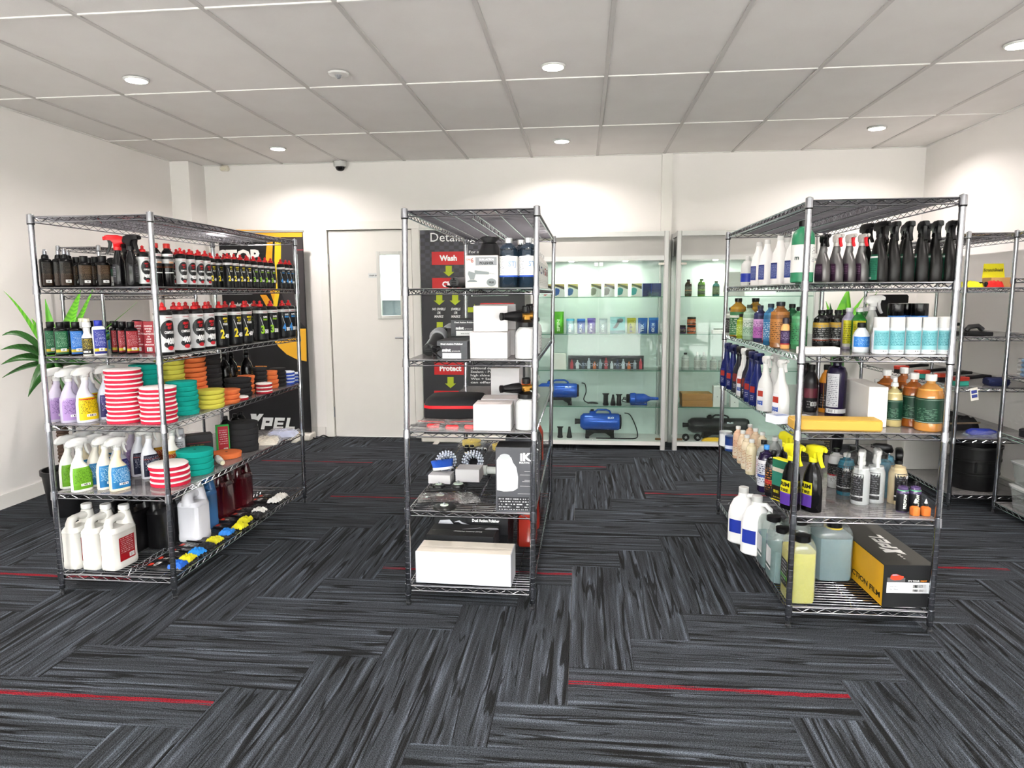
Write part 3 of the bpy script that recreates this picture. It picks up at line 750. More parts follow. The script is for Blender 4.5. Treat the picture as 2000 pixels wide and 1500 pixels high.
# --- slim black trigger bottles
_s = [(0, .0235), (.004, .025), (.08, .025), (.115, .0235), (.14, .0165), (.155, .0125), (.162, .0125)]
SLIMR = [('body', mk('body', _s, BLACKG), [lab(_s, .02, .1, -20, 80, PRINT([(0, '#1c1c20'), (.5, '#26262b')], '#8c8c92', (.1, .9, .3, .9), 10))])]+head(.162, RED, BLACK, 1.05, 1)
SLIMK = [('body', mk('body', _s, BLACKG), [lab(_s, .02, .1, -20, 80, PRINT([(0, '#1c1c20'), (.5, '#26262b')], '#8c8c92', (.1, .9, .3, .9), 10))])]+head(.162, BLACK, BLACK, 1.05, 1)
_s = [(0, .0235), (.004, .025), (.105, .025), (.11, .0255), (.155, .024), (.168, .016), (.172, .0125), (.176, .0125)]
SHINE = [('body', mk('body', _s, BLACKG), [lab(_s, .086, .15, -200, 40, PRINT([(0, '#5a2c12'), (.12, '#1a1a1c'), (.32, '#c8c8c8'), (.62, '#2b2b2d'), (.82, '#eeeeee')], None), [('CONTROL', .117, .008, -80, '#202020', .026), ('SHINE', .107, .008, -80, '#e58a1c', .022), ('menzerna', .1415, .005, -80, '#a81c2c', .026)], nu=14),
         ('print_swoosh', (lambda g: g)(MB().add(*wrap_patch(_s, .062, .066, -150, -10, .0008, 10, 1)[:2]).mesh('print_swoosh', M('#d9d9d9', .3))), None)]),
         cyl_cap(.176, .015, .022, M('#b5241f', .35))]
# --- household trigger bottles (oval body, notched neck)
def trig_bottle(bodym, bands, ink, hm=WHITEG, k=1.0, style=0, la=(-150, -30), wide=.045, deep=.027, h=.2, tall=.6, liquid=None, tmat=None, rows=16):
    secs = [(0, wide*.97, deep*.97, 3), (.004, wide, deep, 3), (h*.45, wide*.99, deep*.98, 3), (h*.62, wide*.8, deep*.9, 2.6, -.004), (h*.72, wide*.55, deep*.78, 2.2, -.009), (h*.84, wide*.38, deep*.6, 2, -.006), (h*.93, .015, .014, 2), (h, .0135, .0135, 2)]
    if deep < .02: pass
    mt = PRINT(bands, ink, (.1, .9, .3, .92), rows, (.35, .78, .14, .25))
    P = [('body', mk('body', secs, bodym, 22), [lab(secs, h*.06, h*tall, la[0], la[1], mt, nu=12, nv=6)])]
    if liquid: P += [inner(secs, h*.6, liquid)]
    return P+head(h, hm, tmat, k, style)
LILAC = trig_bottle(CLEAR('#e3dcee', .5, .1), [(0, '#a98ac0'), (.86, '#b094c8')], '#5d4078', liquid=CLEAR('#d9cdea', .6), h=.19)
YELLAB = trig_bottle(M('#c9ccd8', .3), [(0, '#e0c818'), (.9, '#c9431c'), (.95, '#e0c818')], '#5a5210', h=.195, deep=.027)
NAVLAB = trig_bottle(M('#c9ccd8', .3), [(0, '#2b2560'), (.6, '#3a2f78')], '#9a96c8', h=.195, deep=.027)
GRNLAB = trig_bottle(M('#d9dad4', .3), [(0, '#64a01c'), (.2, '#70ac28')], '#3e6a10', h=.19, deep=.027)
CREAMLAB = trig_bottle(M('#dccfb0', .3), [(0, '#2677ae'), (.3, '#2a80b8')], '#bfe0f2', h=.19, deep=.027)
PALELAB = trig_bottle(M('#d6d2c6', .3), [(0, '#1f6fa8'), (.3, '#2a80b8')], '#bfe0f2', h=.19, deep=.027)
GREYLAB = trig_bottle(M('#dedfe6', .3), [(0, '#1b1f3e'), (.7, '#24233a'), (.78, '#7a1c22'), (.84, '#24233a')], '#b9bccc', h=.2, deep=.027, style=0)
ORGLAB = trig_bottle(M('#ece8e2', .3), [(0, '#b4431a'), (.85, '#d8a01c')], '#f0c8a8', h=.19, deep=.027)
# --- foam and wool pads
def pad(col, R, h, taper=.86, hole=False, wool=False, top=None):
    e = h*.12
    if wool:
        c = MB(); n = 26; pr = random.Random(R)
        rr = [[R*(.97+.05*pr.random()) for _ in range(n)] for _ in range(4)]; V = []; Fc = []
        for k, (z, f) in enumerate(((h*.58, .95), (h*.66, 1), (h*.88, 1), (h*.98, .93))):
            for i in range(n): V.append((rr[k][i]*f*math.cos(2*PI*i/n), rr[k][i]*f*math.sin(2*PI*i/n), z+pr.uniform(-.001, .001)))
        for k in range(3):
            for i in range(n): j = (i+1) % n; Fc.append((k*n+i, k*n+j, (k+1)*n+j, (k+1)*n+i))
        V.append((0, 0, h)); Fc += [(3*n+i, 3*n+(i+1) % n, 4*n) for i in range(n)]; Fc.append(tuple(range(n-1, -1, -1)))
        return [('backing', mk('backing', [(0, R*.9), (h*.03, R*.985), (h*.58, R*.985)], M(col, .7), 24), None), ('wool_face', c.add(V, Fc).mesh('wool_face', M(top or '#ece6e2', .95)), None)]
    secs = [(0, R*taper), (e*.5, R*(taper+.03)), (h*.5, R*.97), (h-e, R), (h-e*.3, R*.985), (h, R*.94)]
    P = [('foam', mk('foam', secs, M(col, .9, 0, .05, .2), 26), None)]
    if hole: P.append(('centre_hole', mk('centre_hole', [(h-.001, .007), (h+.0006, .007)], M('#0e2a28' if col != '#2b2b2d' else '#111112', .9), 12), None))
    return P
def pile(kind, n, h, R, base, desc, cat, group, jit=.003, name='polishing_pad'):
    un = []; UNITS.append(un)
    for k in range(n):
        lab_ = ('%s, %s' % (desc, 'topmost of its stack' if k == n-1 else 'at the bottom of its stack' if k == 0 else '%s from the bottom of its stack' % ORD[k]))
        put(kind, name, lab_ if n > 1 else desc, 'pad' if name == 'polishing_pad' else cat, base+Vector((rnd.uniform(-jit, jit), rnd.uniform(-jit, jit), k*h)), rnd.uniform(0, 6), group, unit=un)
# --- jerry cans
def jerry(bodym, capm, w, d, h, lab_=None, handle=True, capx=.3, liquid=None, lev=.75, n=24, strap=False):
    """w along x, d along y (long side), handle arch along y"""
    hb = h*.655
    e = 6
    secs = [(0, w/2*.95, d/2*.96, e), (.006, w/2, d/2, e), (h*.11, w/2, d/2, e), (h*.12, w/2*.975, d/2*.98, e), (hb*.93, w/2*.975, d/2*.98, e), (hb*.94, w/2, d/2, e), (hb, w/2*.97, d/2*.97, 5), (hb+.012, w/2*.8, d/2*.9, 4)]
    P = [('body', mk('body', secs, bodym, n), [lab(secs, lab_[0]*h, lab_[1]*h, lab_[2], lab_[3], lab_[4], lab_[5] if len(lab_) > 5 else (), nu=8, nv=4)] if lab_ else None)]
    hw = w*.23; top = h*.86-hw*.4
    if handle:
        y0, y1 = -d/2+.02, d*.12
        hm = MB().tube([(0, y0+.004, hb-.004), (0, y0+.004, top-.022), (0, y0+.012, top-.006), (0, y0+.035, top), (0, (y0+y1)/2, top), (0, y1-.01, top-.002), (0, y1+.03, top-.004)], [hw*1.15, hw, hw*.92, hw*.8, hw*.74, hw*.85, hw*1.3], 12)
        P.append(('handle', hm.mesh('handle', bodym), None))
    cy_ = d*capx
    P.append(('neck', MB().loft([(hb-.005, w*.44, d*.21, 3, 0, cy_), (hb+.02, w*.4, d*.19, 2.5, 0, cy_), (h*.9, w*.27, w*.27, 2, 0, cy_), (h-.03, w*.2, w*.2, 2, 0, cy_), (h-.02, w*.2, w*.2, 2, 0, cy_)], 20).mesh('neck', bodym), None))
    P.append(('cap', MB().loft([(h-.024, .023, .023, 2, 0, cy_), (h-.022, .025, .025, 2, 0, cy_), (h-.003, .0245, .0245, 2, 0, cy_), (h, .022, .022, 2, 0, cy_)], 18).mesh('cap', capm), None))
    if liquid: P.append(inner(secs, h*lev*.74/.74*.9, liquid, .002))
    return P
# --- plain cartons
def carton(w, d, h, mat, topm=None, texts=(), mats=None, bev=.0015, flap=True, panels=()):
    """box standing on its base, front face towards -y; texts: (face, word, x, z, height, colour, width, bold, shear)"""
    b = MB().box((0, 0, h/2), (w, d, h), bev)
    subs = []
    if flap:
        f = MB().box((0, -d*.24, h+.0004), (w*.98, d*.47, .0008)).box((0, d*.24, h+.0004), (w*.98, d*.47, .0008))
        subs.append(('lid_flap', f.mesh('lid_flap', topm or mat, smooth=False), None))
    for fc, x0, x1, z0, z1, m_ in panels:
        q = MB()
        if fc == 'f': V = [(x0, -d/2-.0006, z0), (x1, -d/2-.0006, z0), (x1, -d/2-.0006, z1), (x0, -d/2-.0006, z1)]
        elif fc == 'r': V = [(w/2+.0006, x0, z0), (w/2+.0006, x1, z0), (w/2+.0006, x1, z1), (w/2+.0006, x0, z1)]
        elif fc == 'l': V = [(-w/2-.0006, -x0, z0), (-w/2-.0006, -x1, z0), (-w/2-.0006, -x1, z1), (-w/2-.0006, -x0, z1)]
        else: V = [(x0, z0, h+.001), (x1, z0, h+.001), (x1, z1, h+.001), (x0, z1, h+.001)]
        subs.append(('printed_panel', q.add(V, [(0, 1, 2, 3)], 0, None, [(0, 0), (1, 0), (1, 1), (0, 1)]).mesh('panel', m_, smooth=False), None))
    by = {}
    for t in texts:
        fc, s_, x, z, hh, col = t[:6]; wd_ = t[6] if len(t) > 6 else None; bo = t[7] if len(t) > 7 else .03; sh = t[8] if len(t) > 8 else 0
        mb = by.setdefault(col, MB())
        if fc == 'f': text(mb, s_, (x, -d/2-.0012, z), (1, 0, 0), (0, 0, 1), hh, 0, wd_, bo, sh)
        elif fc == 'r': text(mb, s_, (w/2+.0012, x, z), (0, 1, 0), (0, 0, 1), hh, 0, wd_, bo, sh)
        elif fc == 'l': text(mb, s_, (-w/2-.0012, x, z), (0, -1, 0), (0, 0, 1), hh, 0, wd_, bo, sh)
        elif fc == 't': text(mb, s_, (x, z, h+.0016), (1, 0, 0), (0, 1, 0), hh, 0, wd_, bo, sh)
        elif fc == 'ts': text(mb, s_, (x, z, h+.0016), (0, -1, 0), (1, 0, 0), hh, 0, wd_, bo, sh)
        elif fc == 'tb': text(mb, s_, (x, z, h+.0016), (-1, 0, 0), (0, -1, 0), hh, 0, wd_, bo, sh)
    for col, mb in by.items(): subs.append(('lettering', mb.mesh('lettering', M(col, .5, 0, 0), smooth=False), None))
    return [('box_body', b.mesh('box_body', mat, smooth=False), subs)]
def xpel(mb, fn, h):
    """the XPEL word mark with three dots, fn(a,b) -> point; origin at the left foot of the X, a to the right"""
    def poly(P, k=None): mb.add([fn(x*h+.25*y*h, y*h) for x, y in P], [tuple(range(len(P)))])
    for i, r in enumerate((.075, .1, .125)):
        cx = -.95+.36*i; mb.add([fn(cx*h+.12*h, .55*h)]+[fn(cx*h+.12*h+r*h*math.cos(2*PI*k/12), .55*h+r*h*math.sin(2*PI*k/12)) for k in range(12)], [(0, 1+k, 1+(k+1) % 12) for k in range(12)])
    poly([(-.05, 0), (.4, 0), (.46, .104), (.5, 0), (.95, 0), (.744, .596), (1.15, 1.3), (.75, 1.3), (.59, 1.04), (.5, 1.3), (0, 1.3), (.2885, .55)])
    def rect(x0, x1, y0, y1): poly([(x0, y0), (x1, y0), (x1, y1), (x0, y1)])
    rect(1.15, 1.45, 0, 1.0); rect(1.45, 2.05, .72, 1.0); rect(1.45, 2.05, .3, .55); rect(1.78, 2.05, .55, .72)
    rect(2.2, 2.48, 0, 1.0); rect(2.48, 3.05, .74, 1.0); rect(2.48, 3.0, .39, .6); rect(2.48, 3.05, 0, .25)
    rect(3.25, 3.53, 0, 1.0); rect(3.53, 4.05, 0, .26)
# ================================================================ goods on the left rack
G1 = 'small polish bottles on the left rack'; G2 = 'large polish bottles on the left rack'
K = RA
# shelf 1, front row
for k, (px, v, w_) in enumerate(((97, .06, 'nearest the left post'), (115, .075, 'second from the left post'), (131, .06, 'third from the left post'))):
    put(PUMPB, 'pump_bottle', 'black fine mist bottle with a silver pump, ' + w_, 'bottle', K.ux(1, px, v), R_(52), 'black mist bottles')
for px, v, w_ in ((120, .16, 'behind the second front one'), (138, .15, 'behind the third front one')):
    put(PUMPB, 'pump_bottle', 'black fine mist bottle with a silver pump, ' + w_, 'bottle', K.ux(1, px, v), R_(52), 'black mist bottles')
for k, (px, v) in enumerate(((155, .12), (171, .06), (187, .1), (204, .06))):
    put(BROWNB, 'flip_cap_bottle', 'black flip cap bottle with a brown label, %s from the left' % ORD[k], 'bottle', K.ux(1, px, v), R_(52), 'brown label bottles')
put(BROWNB, 'flip_cap_bottle', 'black flip cap bottle with a brown label, behind the others', 'bottle', K.ux(1, 178, .17), R_(52), 'brown label bottles')
put(WGRN, 'mini_spray_bottle', 'small black trigger bottle with a white and green label, behind the brown ones', 'bottle', K.ux(1, 222, .2), R_(20))
put(SLIMR, 'spray_bottle', 'slim black spray bottle with a bright red head', 'bottle', K.ux(1, 239.5, .07), R_(200))
put(SLIMK, 'spray_bottle', 'slim black spray bottle with a black head beside the red headed one', 'bottle', K.ux(1, 261, .07), R_(-10))
put(SLIMK, 'spray_bottle', 'slim black spray bottle with a black head, behind the red headed one', 'bottle', K.ux(1, 250, .17), R_(-10))
put(POL['400', 'S'], 'polish_bottle', 'small white 400 polish bottle left of the right front post', 'bottle', K.ux(1, 281, .09), R_(62), G1)
for k, px in enumerate((309, 326)):
    put(SHINE, 'polish_bottle', 'tall black polish bottle with an orange word and flat red cap, %s' % ('beside the front post' if k == 0 else 'right of its twin'), 'bottle', K.vx(1, px, .515-.03*(1-k)), R_(62), G1)
def rowput(sh, key, sz, pxs, u, desc, grp, rz=62):
    for k, px in enumerate(pxs):
        put(POL[key, sz], 'polish_bottle', desc % ORD[k], 'bottle', K.vx(sh, px, u), R_(rz+rnd.uniform(-6, 6)), grp)
rowput(1, '400', 'S', (356, 374, 390, 404), .532, 'small white 400 polish bottle, %s in the front row', G1)
rowput(1, '400', 'S', (337, 348, 364, 379, 394), .47, 'small white 400 polish bottle, %s in the row behind', G1)
rowput(1, '2400', 'S', (447, 460, 472, 484), .532, 'small black and yellow 2400 polish bottle, %s in the front row', G1)
rowput(1, '2400', 'S', (414, 428, 440, 452), .47, 'small black and yellow 2400 polish bottle, %s in the row behind', G1)
rowput(1, '3500', 'S', (497, 509, 520, 531), .532, 'small black and green 3500 polish bottle, %s in the front row', G1)
rowput(1, '3500', 'S', (487, 499, 510), .47, 'small black and green 3500 polish bottle, %s in the row behind', G1)
rowput(1, '3800', 'S', (550, 560, 570), .532, 'small black and blue polish bottle, %s in the row at the far end', G1)
# shelf 2
put(GREENB, 'flip_cap_bottle', 'black bottle with green label and yellow strip, left of the pair', 'bottle', K.ux(2, 103, .1), R_(50), 'flip cap bottles')
put(GREENB, 'flip_cap_bottle', 'black bottle with green label and yellow strip, right of the pair', 'bottle', K.ux(2, 122, .06), R_(50), 'flip cap bottles')
put(NAVYB, 'flip_cap_bottle', 'black bottle with dark navy label behind the green ones', 'bottle', K.ux(2, 134, .12), R_(50), 'flip cap bottles')
put(BLUEB, 'flip_cap_bottle', 'black bottle with bright blue label and yellow strip', 'bottle', K.ux(2, 152, .07), R_(50), 'flip cap bottles')
put(FOAMW, 'foam_pump_bottle', 'small white foam pump bottle with black label and pale cap', 'bottle', K.ux(2, 175, .07), R_(20))
put(FOAMW, 'foam_pump_bottle', 'small white foam pump bottle half hidden behind the blue label one', 'bottle', K.ux(2, 165, .14), R_(20))
put(NAVYB, 'flip_cap_bottle', 'black cap bottle hidden behind the white foam pump', 'bottle', K.ux(2, 179, .2), R_(50), 'flip cap bottles')
put(WBLUE, 'flip_cap_bottle', 'white bottle with blue cap and dark blue label', 'bottle', K.ux(2, 195, .08), R_(50), 'flip cap bottles')
for k, (px, v) in enumerate(((230, .2), (243, .17), (259, .14))):
    put(REDB, 'flip_cap_bottle', 'black bottle with red label and yellow strip, %s from the left' % ORD[k], 'bottle', K.ux(2, px, v), R_(52), 'red label bottles')
RBOX = carton(.048, .048, .15, M('#981828', .45), flap=False, panels=[('f', .0-.02, .02, .006, .03, PRINT([(0, '#981828')], None, code=(.2, .8, .1, .9)))],
              texts=[('f', s_, 0, .125-.0125*i, .0075, '#eedfe0', None, .02) for i, s_ in enumerate(('CLEANS', 'SHINES', 'AND', 'PROTECTS', 'IN', 'ONE', 'EASY', 'APPLICATION'))][:7]+[('f', 'APPLICATION', 0, .0365, .0065, '#eedfe0', .042, .02)])
for k, (px, v) in enumerate(((276, .24), (297, .22))):
    put(RBOX, 'product_box', 'red carton with white lettering, %s of the two' % ('left' if k == 0 else 'right'), 'box', K.ux(2, px, v), R_(12), 'red cartons')
rowput(2, '400', 'L', (323, 356, 384, 406), .515, 'large white 400 polish bottle, %s in the front row', G2)
rowput(2, '400', 'L', (345, 368, 390), .42, 'large white 400 polish bottle, %s in the row behind', G2)
rowput(2, '2400', 'L', (432, 459, 480), .515, 'large black and yellow 2400 polish bottle, %s in the front row', G2)
rowput(2, '2400', 'L', (412, 444), .42, 'large black and yellow 2400 polish bottle, %s in the row behind', G2)
rowput(2, '3500', 'L', (511, 531), .515, 'large black and green 3500 polish bottle, %s in the front row', G2)
rowput(2, '3500', 'L', (484, 500), .42, 'large black and green 3500 polish bottle, %s in the row behind', G2)
rowput(2, '3800', 'L', (554, 573), .515, 'large black and blue polish bottle, %s in the row at the far end', G2)
# shelf 3: lilac and yellow label sprays, pads
TB = 'white headed spray bottles'
for kd, px, v, lb in ((LILAC, 117, .09, 'clear lilac spray bottle at the left front post'), (LILAC, 142, .07, 'clear lilac spray bottle in front, second from the left post'), (LILAC, 150, .2, 'clear lilac spray bottle behind the front two'),
                      (YELLAB, 177, .1, 'white spray bottle with a yellow label'), (YELLAB, 184, .22, 'white spray bottle hidden behind the yellow label one'), (NAVLAB, 207, .15, 'white spray bottle with a purple navy label beside the wool pads')):
    put(kd, 'spray_bottle', lb, 'bottle', K.ux(3, px, v), R_(62), TB)
WOOL = pad('#c01638', .079, .0208, wool=True); TEAL = pad('#0f9a8c', .072, .023, .9); YEL = pad('#cfc651', .072, .023, .88); ORG = pad('#dc7442', .075, .024, .86); BLK = pad('#2b2b2d', .075, .026, .88)
ORGs = pad('#dc7442', .05, .026, .85); BLKs = pad('#2b2b2d', .05, .022, .88); WOOLs = pad('#a51828', .048, .02, wool=True)
PG = 'polishing pads on the left rack'
pile(WOOL, 12, .0208, .08, K.ux(3, 249, .1), 'red and white wool pad, tall front stack', 'pad', PG)
pile(WOOL, 8, .0208, .08, K.vx(3, 310, .477), 'red and white wool pad, lower corner stack', 'pad', PG)
pile(TEAL, 11, .023, .08, K.ux(3, 290, .26), 'teal foam pad, tall rear stack', 'pad', PG)
pile(TEAL, 7, .0235, .08, K.vx(3, 359, .47), 'teal foam pad, front edge stack', 'pad', PG)
pile(YEL, 11, .0235, .08, K.ux(3, 340, .44), 'yellow foam pad, tall rear stack', 'pad', PG)
pile(YEL, 4, .0245, .08, K.vx(3, 402, .47), 'yellow foam pad, front edge stack', 'pad', PG)
pile(ORG, 10, .026, .08, K.ux(3, 384, .55), 'orange foam pad, tall rear stack', 'pad', PG)
pile(ORG, 3, .026, .08, K.vx(3, 441, .47), 'orange foam pad, front edge stack', 'pad', PG)
pile(BLK, 10, .026, .08, K.ux(3, 420, .74), 'black foam pad, tall rear stack', 'pad', PG)
pile(BLK, 4, .028, .08, K.vx(3, 468, .46), 'black foam pad, front edge stack', 'pad', PG)
pile(ORGs, 4, .028, .05, K.ux(3, 487, 1.04), 'small orange foam pad by the sprays', 'pad', PG)
put(WOOLs, 'polishing_pad', 'single small red and white wool pad between the black and orange pads', 'pad', K.ux(3, 471, .80, 0)+Vector((0, 0, 0)), 0, PG)
pile(WOOLs, 3, .0215, .05, K.vx(3, 505, .5), 'small red and white wool pad, edge stack', 'pad', PG)
pile(ORGs, 4, .028, .05, K.vx(3, 521, .47)+Vector((0, .085, 0)), 'small orange foam pad, edge stack', 'pad', PG)
pile(BLKs, 6, .024, .05, K.ux(3, 505, 1.15), 'small black foam pad, rear stack', 'pad', PG)
pile(BLKs, 5, .024, .05, K.vx(3, 541, .48), 'small black foam pad, edge stack', 'pad', PG)
FIB = pad('#2747a8', .05, .021, wool=True, top='#dfe3ee')
pile(FIB, 4, .0215, .05, K.vx(3, 560, .49), 'blue and white microfibre pad, stack of four', 'pad', PG)
pile(FIB, 3, .0215, .05, K.vx(3, 574, .49), 'blue and white microfibre pad at the far corner', 'pad', PG)
_s = [(0, .034), (.004, .036), (.15, .036), (.18, .028), (.2, .015), (.21, .0135)]
BKSPR = [('body', mk('body', _s, BLACKG), [lab(_s, .03, .14, -150, -30, PRINT([(0, '#4a2c14'), (.5, '#171310')], '#b08a50', (.1, .9, .3, .9), 12))])]+head(.21, BLACK, BLACK, 1.0, 1)
for k, (px, v) in enumerate(((446, .98), (463, 1.02), (480, 1.06))):
    put(BKSPR, 'spray_bottle', 'black spray bottle with brown label behind the pads, %s from the left' % ORD[k], 'bottle', K.ux(3, px, v), R_(120), 'black sprays behind the pads')
# shelf 4
for kd, px, v, lb in ((GRNLAB, 139, .1, 'white spray bottle with a green label, left of the pair'), (GRNLAB, 164, .06, 'white spray bottle with a green label, right of the pair'), (PALELAB, 189, .13, 'pale spray bottle with a blue label behind the green pair'),
                      (PALELAB, 211, .1, 'pale spray bottle with a blue label, middle of three'), (CREAMLAB, 235, .08, 'cream spray bottle with a blue label, front of three'), (CREAMLAB, 170, .2, 'cream spray bottle in the second row on the left'),
                      (CREAMLAB, 205, .24, 'cream spray bottle in the second row in the middle'), (NAVLAB, 236, .2, 'white spray bottle with a navy label behind the cream one'), (PALELAB, 223, .36, 'pale spray bottle in the third row'),
                      (GREYLAB, 276, .34, 'grey white bottle with a navy label, left of two'), (GREYLAB, 296, .3, 'grey white bottle with a navy label, right of two'), (LILAC, 262, .44, 'lilac spray bottle far back on the fourth goods shelf'),
                      (ORGLAB, 315, .5, 'white bottle with an orange label behind the post'), (ORGLAB, 344, .42, 'white bottle with an orange label right of the post')):
    put(kd, 'spray_bottle', lb, 'bottle', K.ux(4, px, v), R_(62), TB)
WOOLb = pad('#c01638', .09, .026, wool=True); TEALb = pad('#0f9a8c', .09, .03, .92, True); ORGb = pad('#dc7442', .082, .03, .92, True); BLKb = pad('#2b2b2d', .085, .034, .94, True)
pile(WOOLb, 4, .0265, .09, K.vx(4, 333, .45), 'large red and white wool pad, lower shelf', 'pad', PG)
pile(TEALb, 4, .031, .09, K.vx(4, 379, .45), 'large teal foam pad, lower shelf', 'pad', PG)
put(ORGb, 'polishing_pad', 'single large orange foam pad lying on the lower shelf', 'pad', K.vx(4, 441, .44), 0, PG)
pile(BLKb, 5, .034, .09, K.ux(4, 470, .93), 'large black foam pad, lower shelf', 'pad', PG)
_s = [(0, .03), (.004, .032), (.17, .032), (.18, .026)]
put([('can', mk('can', _s, STEEL), [lab(_s, .01, .16, -170, -10, PRINT([(0, '#b8bac0'), (.6, '#c9cbd0')], '#5a5d66', (.1, .9, .1, .9), 14))]), cyl_cap(.18, .024, .03, M('#c9ccd2', .3))], 'aerosol_can', 'silver aerosol can beside the black box', 'can', K.ux(4, 357, .52), 0)
ENV = carton(.14, .075, .16, M('#17171a', .4), flap=False, texts=[('l', 'ENVIROSHIELD', 0, .07, .014, '#d8d8d8', .06)], panels=[('f', -.06, .06, .02, .13, PRINT([(0, '#17171a'), (.85, '#6a1c24'), (.9, '#17171a')], '#8a8432', (.08, .7, .15, .8), 12, (.76, .96, .1, .3)))])
t = put(ENV, 'product_box', 'black carton with small yellow print standing at an angle', 'box', K.ux(4, 395, .64), R_(38))
GRB = carton(.07, .03, .17, M('#2ba345', .45), flap=False, panels=[('f', -.028, .028, .008, .162, PRINT([(0, '#a82030'), (.75, '#c73046')], '#e8b9bf', (.1, .9, .3, .9), 12, (.5, .9, .06, .18)))])
put(GRB, 'product_box', 'green edged red carton behind the black one', 'box', K.ux(4, 432, .8), R_(40))
_s = [(0, .03, .02, 4), (.004, .032, .022, 4), (.15, .032, .022, 4), (.17, .02, .016, 3), (.178, .012, .012, 2)]
BKF = [('body', mk('body', _s, BLACKG), [lab(_s, .02, .13, -140, -40, PRINT([(0, '#1b1b1d'), (.4, '#c7b81f'), (.5, '#222224')], '#a0a0a0', (.1, .9, .5, .9), 14, (.3, .7, .1, .25)))]), cyl_cap(.178, .014, .02, BLACK)]
for k, (px, v) in enumerate(((450, .95), (462, 1.03), (473, 1.1))):
    put(BKF, 'flat_bottle', 'flat black bottle with yellow strip behind the black pads, %s from the left' % ORD[k], 'bottle', K.ux(4, px, v), R_(45), 'flat black bottles')
def heap(mat, w, d, h, seed, n=12):
    """a soft crumpled lump"""
    pr = random.Random(seed); mb = MB(); V = []; Fc = []
    for j in range(n+1):
        for i in range(n+1):
            x, y = 2*i/n-1, 2*j/n-1
            e = max(0, 1-max(abs(x), abs(y))**3)
            V.append((x*w/2*(1+pr.uniform(-.03, .03)), y*d/2*(1+pr.uniform(-.03, .03)), h*(e**.5)*(.55+.45*pr.random())))
    for j in range(n):
        for i in range(n): k = j*(n+1)+i; Fc.append((k, k+1, k+n+2, k+n+1))
    m = len(V); V += [(x, y, 0) for x, y, z in V]
    for j in range(n):
        for i in range(n): k = m+j*(n+1)+i; Fc.append((k, k+n+1, k+n+2, k+1))
    return mb.add(V, Fc).mesh('cloth', mat, 70)
t = thing('bagged_cloth', 'cream wool cloth in a clear bag behind the black pads', 'cloth', K.ux(4, 520, 1.14), .3); obj('cloth', heap(M('#ded6c6', .9),   .14, .17, .04, 3), t); obj('bag', heap(CLEAR('#ffffff', .08, .1), .17, .2, .046, 4), t)
t = thing('bagged_cloth', 'pale blue cloth in a clear bag at the far end', 'cloth', K.ux(4, 552, 1.37), .2); obj('cloth', heap(M('#b9c0da', .9), .18, .16, .04, 5), t); obj('bag', heap(CLEAR('#ffffff', .08, .1), .21, .19, .046, 6), t)
put(FOAMW, 'foam_pump_bottle', 'small pump bottle lying on the shelf behind the black pads', 'bottle', K.ux(4, 425, .62)+Vector((0, 0, .024)), R_(40), None, .8, (PI/2, 0))
# shelf 5: jugs
JW = jerry(M('#d2d0ca', .35), WHITEG, .092, .16, .29, (.12, .52, -32, 32, PRINT([(0, '#a4161f'), (.8, '#b01c25')], '#e3b8ba', (.08, .9, .3, .95), 12, (.62, .95, .06, .24))))
for k, (px, lb) in enumerate(((163, 'white jug with a hollow handle, left of three'), (200, 'white jug with a hollow handle, middle of three'), (236, 'white jug with a red label on its side, right of three'))):
    put(JW, 'jerry_can', lb, 'jug', K.ux(5, px, .13), R_(-6), 'white jugs')
JK = jerry(M('#121214', .3), BLACKG, .088, .16, .3)
for k, (px, v) in enumerate(((246, .36), (284, .36), (318, .42))):
    put(JK, 'jerry_can', 'black jug behind the white ones, %s from the left' % ORD[k], 'jug', K.ux(5, px, v), R_(-6), 'black jugs')
for kd, px, v, lb in ((jerry(M('#c9c9cf', .35), WHITEG, .13, .13, .31), 370, .5, 'grey white jug right of the front post'), (jerry(CLEAR('#3f6ea2', .85), M('#2d4d78', .4), .1, .14, .31), 410, .69, 'blue jug behind the grey one'),
                      (jerry(M('#3a060e', .2, 0, .05, .5, .3), BLACK, .1, .13, .31), 445, .9, 'dark red jug, nearer of two'), (jerry(M('#3a060e', .2, 0, .05, .5, .3), BLACK, .1, .13, .31), 471, 1.06, 'dark red jug, farther of two')):
    put(kd, 'jerry_can', lb, 'jug', K.ux(5, px, v), R_(-4))
def pouch(col, w, d, seed, accent='#16171a'):
    t_ = [('bag', heap(M(accent, .25, 0, .05, .5, .3), w, d, .02, seed), None)]
    pr = random.Random(seed)
    hd_ = MB().box((-w*.3, 0, .012), (w*.34, d*.9, .004), .001)
    t_.append(('header_card', hd_.mesh('header_card', M('#1a1a1c', .3)), [('print', MB().add([(-w*.44, -d*.3, .0146), (-w*.34, -d*.3, .0146), (-w*.34, d*.1, .0146), (-w*.44, d*.1, .0146)], [(0, 1, 2, 3)]).mesh('print', M('#c43a2a', .4), smooth=False), None),
               ('bar_code', MB().add([(-w*.3, -d*.3, .0146), (-w*.2, -d*.3, .0146), (-w*.2, d*.3, .0146), (-w*.3, d*.3, .0146)], [(0, 1, 2, 3)], 0, None, [(0, 0), (1, 0), (1, 1), (0, 1)]).mesh('bar_code', PRINT([(0, '#dddddd')], None, code=(0, 1, 0, 1)), smooth=False), None)]))
    t_.append(('folded_cloth', MB().add(*(lambda m_: ([tuple(v.co) for v in m_.vertices], [tuple(p.vertices) for p in m_.polygons]))(heap(M(col, .8), w*.36, d*.92, .032, seed+50)), 0, Matrix.Translation((w*.26, 0, .004))).mesh('folded_cloth', M(col, .45)), None))
    return t_
